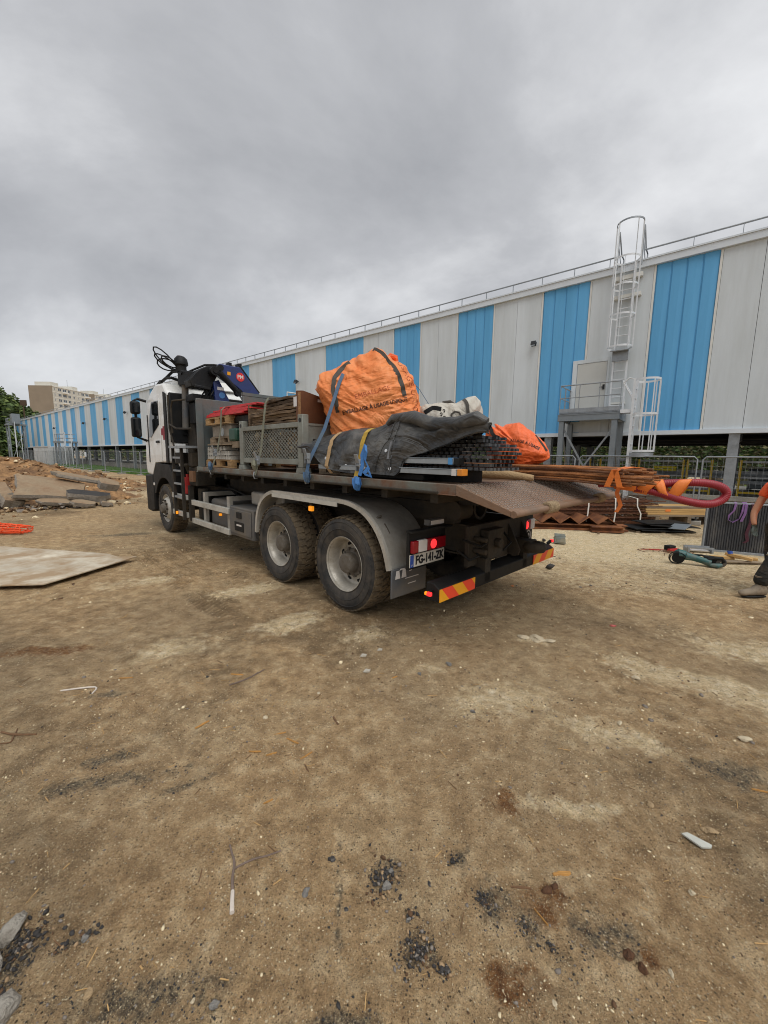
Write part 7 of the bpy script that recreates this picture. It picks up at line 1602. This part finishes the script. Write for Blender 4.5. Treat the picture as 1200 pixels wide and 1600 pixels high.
broken_slab(-9.95, 11.90, 0.22, 0.94, 0.47, .10, yw, .35, .12, 'reddish fragment below the largest slab', 8)
broken_slab(-9.25, 12.05, 0.14, 0.64, 0.33, .12, yw-.1, .3, .2, 'pale fragment at the right foot of the broken concrete', 9)
broken_slab(-12.40, 11.90, 0.82, 0.77, 0.57, .3, yw+.5, .3, -.35, 'dark block behind the left slab', 10, True)
broken_slab(-11.25, 11.10, 0.22, 0.68, 0.43, .3, yw-.4, .35, .35, 'grey chunk between the left slab and the largest slab', 11)
broken_slab(-8.80, 12.40, 0.10, 0.30, 0.24, .12, yw, .1, .2, 'smallest chip at the far right of the broken concrete', 12)
broken_slab(-9.45, 13.45, 0.62, 0.68, 0.47, .25, yw, .4, .3, 'rough grey lump on the right end of the thin top slab', 13)
n = 800; px = nrg.normal(-11.0, 1.1, n); py = 10.3+(px+12.0)*.78+nrg.normal(0, .22, n)
V, Fc = stones(px, py, np.abs(nrg.normal(.03, .05, n)), .015+.09*nrg.random(n)**3)
o = bpy.data.objects.new('rubble', arr_mesh('rubble', V, Fc, [SM[0], SM[2], SM[4], SM[1]], np.repeat(nrg.choice(4, n, p=[.3, .35, .25, .1]), len(ICO_F)), False)); COL.objects.link(o); tag(o, 'gravelly rubble in front of the broken slabs', 'rubble', kind='stuff')
# ------------------------------------------------------------------ single stones and scraps near the camera
def zg(x, y): return float(gz_i(np.array([x]), np.array([y]))[0])
def stone(x, y, r, mi, lab, grp='single stones on the soil', flat=(.5, .75), name='stone', cat='stone'):
    bm = bmesh.new(); bmesh.ops.create_icosphere(bm, subdivisions=3, radius=1)
    sd = Vector((x*7, y*5, r*100)); ax = (rng.uniform(.85, 1.25), rng.uniform(.65, 1.0), rng.uniform(*flat)); a = rng.uniform(0, 6.28)
    for v in bm.verts:
        p = v.co.copy(); d = 1+.35*mnoise.noise(p*1.3+sd)+.16*mnoise.noise(p*3.1+sd)
        for q in range(3):
            nn = Vector((math.sin(q*2.1+sd.x), math.cos(q*1.7+sd.y), math.sin(q+sd.z))).normalized(); k = p.dot(nn)
            if k > .62: d *= .62/k
        p = p*d; v.co = rotz(a) @ Vector((p.x*ax[0]*r, p.y*ax[1]*r, p.z*ax[2]*r))
    me = bpy.data.meshes.new(name); bm.to_mesh(me); bm.free(); me.materials.append(mi); me.polygons.foreach_set('use_smooth', [True]*len(me.polygons)); me.set_sharp_from_angle(angle=R(30))
    o = bpy.data.objects.new(name, me); COL.objects.link(o); o.location = (x, y, zg(x, y)+r*ax[2]*.42); INFO[o] = Vector(); return tag(o, lab, cat, grp)
ST1 = mat('stone_pale', 'c3b498', .9, var=.15, scale=40, bump=.5, bscale=160); ST2 = mat('stone_tan', 'a28a68', .92, var=.2, scale=40, bump=.6, bscale=140); ST3 = mat('stone_grey', '8b8780', .9, var=.25, scale=50, bump=.6, bscale=160, dirt='4d4a47', damt=.4, dscale=40); ST4 = mat('stone_tar', '3d3a38', .8, var=.35, scale=60, bump=.7, bscale=160, dirt='8a8680', damt=.25, dscale=60); ST5 = mat('clod_brown', '5a3d28', .97, var=.3, scale=50, bump=.8, bscale=120); STC = mat('chunk_concrete', '9c968b', .95, var=.18, scale=20, bump=.7, bscale=110, dirt='6f675c', damt=.4, dscale=14)
for x, y, r, m_, lab in ((2.24, 2.21, .028, ST1, 'white stone near the right edge below the worker'), (1.34, 1.74, .021, ST2, 'tan stone left of the white broken tile'), (1.52, 1.60, .026, ST2, 'rounded tan stone touching the white broken tile'), (1.05, 1.73, .013, ST1, 'small pale stone left of the tan stone'),
    (-.28, 1.31, .019, ST3, 'grey stone right of the forked stick'), (-.2, 1.44, .014, ST4, 'dark stone between the forked stick and the tar crumb pile'), (.11, 1.22, .012, ST3, 'grey pebble below the tar crumb pile'), (.2, 1.34, .010, ST4, 'black pebble right of the tar crumb pile'), (.03, 1.335, .018, ST3, 'grey lump within the tar crumb pile'), (.05, 1.39, .016, ST3, 'upper grey lump within the tar crumb pile'), (.23, 1.08, .013, ST4, 'dark tar lump near the bottom edge'), (-.12, 1.26, .011, ST4, 'small black tar lump below the grey stone'),
    (-.5, .99, .015, ST3, 'pale grey stone at the bottom edge, centre left'), (-.57, 1.0, .009, ST1, 'cream pebble beside the pale grey stone at the bottom'), (-.62, 1.57, .016, ST2, 'brown stone above the fork of the stick'), (.46, 1.69, .015, ST2, 'tan stone amid the pale grit right of centre'), (1.25, 1.35, .014, ST1, 'white flat stone right of the wood chip'), (.96, 1.18, .012, ST2, 'round tan pebble in the lower right'), (.97, 1.08, .011, ST1, 'pale pebble in the lower right corner area'), (.55, 1.0, .008, ST1, 'tiny white pebble at the bottom right'),
    (.86, 1.13, .022, ST5, 'upper brown clod of the pair in the lower right'), (.88, 1.09, .02, ST5, 'lower brown clod of the pair in the lower right'), (.66, 1.33, .02, ST5, 'reddish clod below the wood chip'), (.70, 1.35, .016, ST5, 'second reddish clod below the wood chip'), (-.9, 1.01, .019, ST2, 'flat brown stone near the bottom left corner'), (-1.02, 1.155, .014, ST3, 'grey stone in the dark crumb streak'), (.55, 3.05, .03, ST3, 'grey pebble on the pale grit behind the bumper'), (.62, 2.45, .02, ST3, 'lone grey round stone in the middle right ground'), (1.55, 2.35, .02, ST1, 'white stone in the pale streak right of centre'), (-.75, 2.35, .016, ST1, 'white stone left of the straw'), (-.45, 2.62, .016, ST1, 'white pebble in the middle of the bare soil'), (-3.9, 4.4, .05, ST2, 'tan stone below the steel plate corner'), (.3, 2.9, .02, ST3, 'grey stone in the middle ground'), (2.0, 2.9, .03, ST1, 'pale stone on the far pale streak')):
    stone(x, y, r, m_, lab)
stone(-1.12, .955, .055, STC, 'concrete chunk in the bottom left corner', 'concrete chunks at the bottom left', (.5, .7), 'concrete_chunk', 'concrete chunk')
stone(-1.29, 1.06, .075, STC, 'large flat concrete chunk on the left edge near the bottom', 'concrete chunks at the bottom left', (.35, .5), 'concrete_chunk', 'concrete chunk')
stone(-1.30, 1.18, .045, STC, 'brown stained concrete chunk highest on the left edge', 'concrete chunks at the bottom left', (.5, .7), 'concrete_chunk', 'concrete chunk')
def chip(x, y, L_, w_, th, a, m_, lab, name='wood_chip', cat='wood chip', grp='wood chips on the soil'):
    n = 6; rows = []
    for i in range(n):
        t = i/(n-1)-.5; ww = w_*(1-.5*abs(t)**1.5*2)*rng.uniform(.8, 1.1); q = rng.uniform(-.1, .1)*w_
        rows.append([(L_*t, -ww/2+q, 0), (L_*t, ww/2+q, 0), (L_*t, ww/2*.7+q, th), (L_*t, -ww/2*.7+q, th)])
    b = MB().grid(rows, 0, cv=True); b.add(rows[0], [(3, 2, 1, 0)]); b.add(rows[-1], [(0, 1, 2, 3)])
    M3 = rotz(a); b.v = [tuple(M3 @ Vector(v)+Vector((x, y, zg(x, y)+.001))) for v in b.v]
    return solo(name, b, m_, lab, cat, (x, y, zg(x, y)), group=grp, smooth=0)
CHP = mat('chip_orange', 'b58445', .8, var=.25, scale=50, bump=.4, bscale=200, stretch=(.5, 3, 1)); CHB = mat('chip_brown', '71543a', .9, var=.25, scale=50, bump=.4, bscale=200)
for x, y, L_, w_, a, m_, lab in ((.75, 1.40, .075, .02, .08, CHP, 'bright orange wood chip right of the tar crumbs'), (.56, 1.335, .08, .012, -.05, CHB, 'dull brown stick end below the orange wood chip'), (-1.13, 2.28, .09, .014, .9, CHP, 'tan wood chip in the left middle ground'), (-.29, 2.32, .085, .016, -1.1, CHB, 'brown wood chip in the centre of the ground'), (-.55, 1.73, .05, .007, .6, CHP, 'thin splinter above the forked stick'), (-.62, 2.2, .08, .009, .4, CHP, 'upper splinter of the straw cluster'), (-.52, 2.12, .09, .010, -.5, CHP, 'middle splinter of the straw cluster'), (-.72, 2.05, .07, .009, 0, CHP, 'left splinter of the straw cluster'), (-.62, 2.03, .06, .008, .4, CHP, 'lower splinter of the straw cluster'), (-.42, 2.02, .08, .008, .8, CHP, 'right splinter of the straw cluster'), (-.4, 1.93, .06, .007, -1, CHB, 'dark splinter under the straw cluster'),
    (-1.12, 2.85, .1, .016, -.1, CHP, 'pale wood splinter lying beside the twig'), (.60, 1.235, .06, .004, -1.05, CHP, 'thin straw in the lower right ground'), (-1.95, 2.8, .1, .008, .1, CHP, 'straw piece on the far left ground'), (.1, 2.85, .05, .012, .6, CHP, 'short chip right of the centre ground'), (2.05, 1.80, .09, .006, -.5, CHP, 'straw near the right edge'), (1.98, 1.84, .07, .008, -.3, CHP, 'pale splinter near the right edge')):
    chip(x, y, L_, w_, .006, a, m_, lab)
def twig(pts, r, m_, lab):
    b = MB()
    for p in pts:
        q = [(a, c, zg(a, c)+r0*.8) for a, c, r0 in p]; b.tube(catmull(q, 4), list(np.interp(np.linspace(0, 1, (len(q)-1)*4+1), np.linspace(0, 1, len(p)), [r0 for _, _, r0 in p])), 7)
    c = pts[0][0]; return solo('twig', b, m_, lab, 'twig', (c[0], c[1], 0), group='twigs on the soil')
TWG = mat('twig_bark', '75655a', .9, var=.25, scale=30, bump=.4, bscale=150); TWP = mat('twig_pale', 'c9bfb3', .8, var=.15, scale=40, bump=.2)
twig([[(-.65, 1.50, .0035), (-.625, 1.46, .0045), (-.60, 1.42, .005), (-.585, 1.36, .0055), (-.565, 1.31, .006)], [(-.59, 1.40, .004), (-.53, 1.43, .004), (-.47, 1.45, .0035), (-.42, 1.475, .003)]], .005, TWG, 'forked twig in the left foreground')
twig([[(-.566, 1.312, .0075), (-.552, 1.27, .008), (-.54, 1.238, .009)]], .009, TWP, 'peeled white stub joined to the forked twig')
twig([[(-1.12, 2.70, .006), (-1.02, 2.78, .006), (-.93, 2.92, .004)], [(-1.0, 2.8, .004), (-.97, 2.88, .003)]], .006, TWG, 'grey twig beside the pale wood splinter')
twig([[(-2.3, 2.62, .006), (-2.1, 2.68, .006), (-2.06, 2.60, .005)]], .006, TWP, 'hooked pale twig in the left middle ground')
twig([[(-2.3, 2.18, .006), (-2.2, 2.16, .007), (-2.08, 2.17, .005)], [(-2.2, 2.16, .005), (-2.24, 2.22, .003)], [(-2.2, 2.15, .005), (-2.17, 2.10, .004), (-2.22, 2.09, .003)]], .007, CHB, 'small dry plant root at the left edge')
SCRP = mat('paper_dirty', 'b9b2a4', .85, var=.15, scale=30, bump=.3, dirt='8d7f68', damt=.4, dscale=20)
b = MB(); x, y = 1.43, 1.56; z = zg(x, y)+.004
b.prism([(x-.045, y+.03), (x-.015, y+.035), (x+.05, y-.025), (x+.035, y-.038), (x-.005, y-.035)], 'xy', z, z+.007)
solo('broken_tile', b, mat('tile_white', 'b8b8ae', .35, var=.08, scale=40, bump=.1), 'white broken tile shard in the right foreground', 'tile', (x, y, z), smooth=0)
for x, y, r, lab in ((-.16, 3.2, .03, 'left white paper scrap behind the wheels'), (-.02, 3.3, .025, 'right white paper scrap behind the wheels'), (-.12, 2.95, .03, 'crumpled white foil scrap in the centre ground')):
    b = MB(); z = zg(x, y); b.prism([(x-r, y-r*.8), (x-r*.3, y+r), (x+r, y+r*.6), (x+r*.7, y-r)], 'xy', z+.003, z+.006); solo('paper_scrap', b, SCRP, lab, 'paper scrap', (x, y, z), group='white scraps on the soil')
stone(2.39, 3.89, .03, mat('scrap_pink', 'b8605a', .8, var=.15), 'pink scrap on the soil right of the bumper', 'scraps right of the bumper', (.35, .5), 'pink_scrap', 'scrap')
stone(1.75, 5.15, .02, ORT, 'tiny orange scrap on the soil near the bumper', 'scraps right of the bumper', (.35, .5), 'orange_scrap', 'scrap')
for i, (x, y, r) in enumerate(((1.36, 3.6, .06), (1.48, 3.56, .07), (1.58, 3.52, .05))): stone(x, y, r, ST1, ('left', 'middle', 'right')[i]+' lump of pale mortar behind the rear bumper', 'pale mortar lumps behind the bumper', (.25, .4), 'mortar_lump', 'mortar lump')
# ------------------------------------------------------------------ worker at the right edge, facing left
SKIN = mat('skin', 'b9815f', .55, var=.08, scale=12, bump=.08, bscale=120); ORW = mat('hivis_orange', 'f0602a', .6, var=.08, scale=6, bump=.2, bscale=90, crease=(5, (1, 1, 1.5), .05)); TRS = mat('trouser_black', '24231f', .9, var=.25, scale=5, bump=.3, bscale=90, dirt='57493a', damt=.3, dscale=6, crease=(5, (1, 1, 2), .05)); SHOE = mat('boot_dusty', '8d7f6c', .85, var=.2, scale=10, bump=.3, dirt='5d5145', damt=.4, dscale=9); GLV = mat('glove_grey', '5d6660', .85, var=.2, scale=20, bump=.3); REFL = mat('reflect_band', 'c9c9c2', .4, var=.05, bump=0); HAIR = mat('hair_dark', '2a211a', .8, var=.2, scale=40, bump=.4)
def skin_obj(name, verts, edges, mats, parent, root=0, sub=2):
    me = bpy.data.meshes.new(name); me.from_pydata([tuple(v[0]) for v in verts], edges, []); me.materials.append(mats)
    o = bpy.data.objects.new(name, me); COL.objects.link(o); o.parent = parent
    sk = o.modifiers.new('skin', 'SKIN'); sk.use_smooth_shade = True; sk.branch_smoothing = .6
    for i, v in enumerate(verts):
        r_ = v[1]; me.skin_vertices[0].data[i].radius = r_ if isinstance(r_, tuple) else (r_, r_)
        me.skin_vertices[0].data[i].use_root = (i == root)
    s = o.modifiers.new('sub', 'SUBSURF'); s.levels = sub; s.render_levels = sub
    return o
def new_skin(name, me, mats, parent):
    me.skin_vertices
# local frame: x = forward (the way he faces), y = his left, z up; he faces -X of the yard
Fp_ = frame_at(5.12, 4.98, math.pi+.05)
wk = thing('person', 'worker in an orange hi-vis shirt, dark trousers and dusty boots standing at the right edge', 'person', (0, 0, 0), Fp_)
def ensure_skin(o): pass
def skin(name, verts, edges, m_, root=0, sub=2):
    me = bpy.data.meshes.new(name); me.from_pydata([tuple(v[0]) for v in verts], edges, []); me.materials.append(m_)
    o = bpy.data.objects.new(name, me); COL.objects.link(o); o.parent = wk
    md = o.modifiers.new('skin', 'SKIN'); md.use_smooth_shade = True
    if not me.skin_vertices:
        bpy.context.view_layer.objects.active = o
        bm = bmesh.new(); bm.from_mesh(me); bm.verts.layers.skin.verify(); bm.to_mesh(me); bm.free()
    for i, v in enumerate(verts):
        r_ = v[1]; dd = me.skin_vertices[0].data[i]; dd.radius = r_ if isinstance(r_, tuple) else (r_, r_); dd.use_root = (i == root)
    s = o.modifiers.new('sub', 'SUBSURF'); s.levels = sub; s.render_levels = sub
    return o
# nearer leg (his left, +y is away from camera when facing -X; camera side is his left): camera lies towards -Y of yard = local +y
LEGF = [((.0, .09, .92), .10), ((.09, .12, .50), .065), ((.36, .12, .10), .048)]
# body: pelvis root, torso, neck, head, two arms with hands
bv = [((0, 0, .95), (.11, .085)), ((0, 0, 1.12), (.10, .08)), ((.01, 0, 1.30), (.12, .085)), ((.015, 0, 1.41), (.09, .07)), ((.03, 0, 1.52), .055), ((.05, 0, 1.60), (.075, .085)), ((.06, 0, 1.70), (.085, .10)), ((.05, 0, 1.78), (.06, .07)),
      ((.02, .19, 1.40), .05), ((.16, .25, 1.27), .048), ((.34, .27, 1.145), .042), ((.33, .24, 1.02), .036), ((.30, .20, .93), .026),
      ((.02, -.19, 1.40), .05), ((.10, -.24, 1.20), .048), ((.20, -.22, 1.02), .04), ((.25, -.16, .93), .034), ((.27, -.12, .87), .026),
      ((0, .09, .86), .095), ((.10, .12, .52), .062), ((.345, .12, .12), .042), ((0, -.09, .86), .095), ((-.02, -.12, .50), .062), ((-.12, -.13, .12), .042)]
be = [(0, 1), (1, 2), (2, 3), (3, 4), (4, 5), (5, 6), (6, 7), (3, 8), (8, 9), (9, 10), (10, 11), (11, 12), (3, 13), (13, 14), (14, 15), (15, 16), (16, 17), (0, 18), (18, 19), (19, 20), (0, 21), (21, 22), (22, 23)]
skin('body', bv, be, SKIN)
sh = [((0, 0, .80), (.19, .15)), ((0, 0, 1.10), (.185, .145)), ((.01, 0, 1.30), (.205, .145)), ((.015, 0, 1.43), (.17, .12)), ((.02, .19, 1.41), .09), ((.11, .235, 1.315), .074), ((.175, .255, 1.26), .07), ((.02, -.19, 1.41), .09), ((.07, -.225, 1.28), .074), ((.09, -.236, 1.22), .07), ((.02, 0, 1.50), (.085, .08))]
skin('shirt', sh, [(0, 1), (1, 2), (2, 3), (3, 4), (4, 5), (5, 6), (3, 7), (7, 8), (8, 9), (3, 10)], ORW)
tr = [((0, 0, 1.01), (.16, .125)), ((0, .09, .84), .118), ((.05, .105, .68), .098), ((.16, .12, .50), .098), ((.28, .12, .29), .094), ((.36, .12, .12), .096), ((0, -.09, .84), .112), ((-.01, -.105, .68), .098), ((-.03, -.12, .50), .086), ((-.08, -.125, .30), .078), ((-.13, -.13, .12), .072)]
skin('trousers', tr, [(0, 1), (1, 2), (2, 3), (3, 4), (4, 5), (0, 6), (6, 7), (7, 8), (8, 9), (9, 10)], TRS)
part('knee_band', MB().tube([(.10, .112, .60), (.14, .117, .53)], [.11, .11], 16), ORW, wk); part('knee_band', MB().tube([(.142, .117, .527), (.16, .12, .495)], [.11, .107], 16), REFL, wk)
for x0, y0 in ((.345, .12), (-.135, -.13)):
    rows = []
    for dx, hw, hh, zc in ((-.095, .022, .03, .045), (-.085, .040, .055, .065), (-.05, .050, .085, .095), (.0, .052, .085, .095), (.04, .050, .072, .08), (.09, .050, .05, .06), (.15, .050, .042, .052), (.20, .046, .038, .046), (.235, .034, .030, .04), (.248, .015, .014, .035)):
        rows.append([(x0+dx, y0+hw*math.cos(a), max(.012, zc+hh*math.sin(a))) for a in np.linspace(0, 2*math.pi, 17)[:-1]])
    b_ = MB().grid(rows, 0, cv=True); b_.add(rows[0], [tuple(range(16))]); b_.add(rows[-1], [tuple(range(16))[::-1]])
    b_.tube([(x0-.02, y0, .10), (x0-.015, y0, .20), (x0-.005, y0, .27)], [.052, .056, .058], 14)
    part('boot', b_, SHOE, wk, smooth=60)
    part('sole', MB().prism([(x0-.08, y0-.036), (x0-.08, y0+.036), (x0+.08, y0+.046), (x0+.19, y0+.04), (x0+.232, y0), (x0+.19, y0-.04), (x0+.08, y0-.046)], 'xy', -.008, .012), BLK, wk, bevel=.006)
def hand(px, py, pz, dirx, s):
    # palm, four fingers of different lengths slightly curled, thumb from the side of the palm
    v = [((px, py, pz+.03), .03), ((px+.0, py, pz-.04), (.036, .022))]; e = [(0, 1)]
    for i, (off, ln) in enumerate(((-.03, .055), (-.010, .062), (.010, .058), (.028, .045))):
        k = len(v); v += [((px+off, py, pz-.065), .011), ((px+off+.004, py-.012*s, pz-.065-ln*.5), .010), ((px+off+.006, py-.032*s, pz-.065-ln), .008)]; e += [(1, k), (k, k+1), (k+1, k+2)]
    k = len(v); v += [((px+.03, py-.01*s, pz-.01), .014), ((px+.052, py-.022*s, pz-.045), .012), ((px+.056, py-.03*s, pz-.075), .009)]; e += [(0, k), (k, k+1), (k+1, k+2)]
    return skin('glove', v, e, GLV)
hand(.30, .19, .91, 1, 1); hand(.275, -.11, .855, 1, -1)
part('hair', MB().lathe([(0, .11), (.06, .095), (.095, .04), (.1, -.01), (.085, -.05), (.08, -.05)], (.045, 0, 1.725), 'z', 20), HAIR, wk)
part('eye', MB().lathe([(0, .012), (.012, 0), (0, -.012)], (.135, .032, 1.685), 'z', 10), CLEARL, wk); part('eye', MB().lathe([(0, .012), (.012, 0), (0, -.012)], (.135, -.032, 1.685), 'z', 10), CLEARL, wk)
part('nose', MB().tube([(.14, 0, 1.69), (.165, 0, 1.655), (.14, 0, 1.645)], [.008, .014, .012], 8), SKIN, wk); part('mouth', MB().box(.128, .137, -.025, .025, 1.607, 1.615), mat('lips', '8a4a40', .6, bump=0), wk)
for s in (1, -1): part('ear', MB().lathe([(0, -.01), (.02, -.008), (.028, 0), (.02, .008), (0, .01)], (.05, s*.085, 1.675), 'y', 12), SKIN, wk)
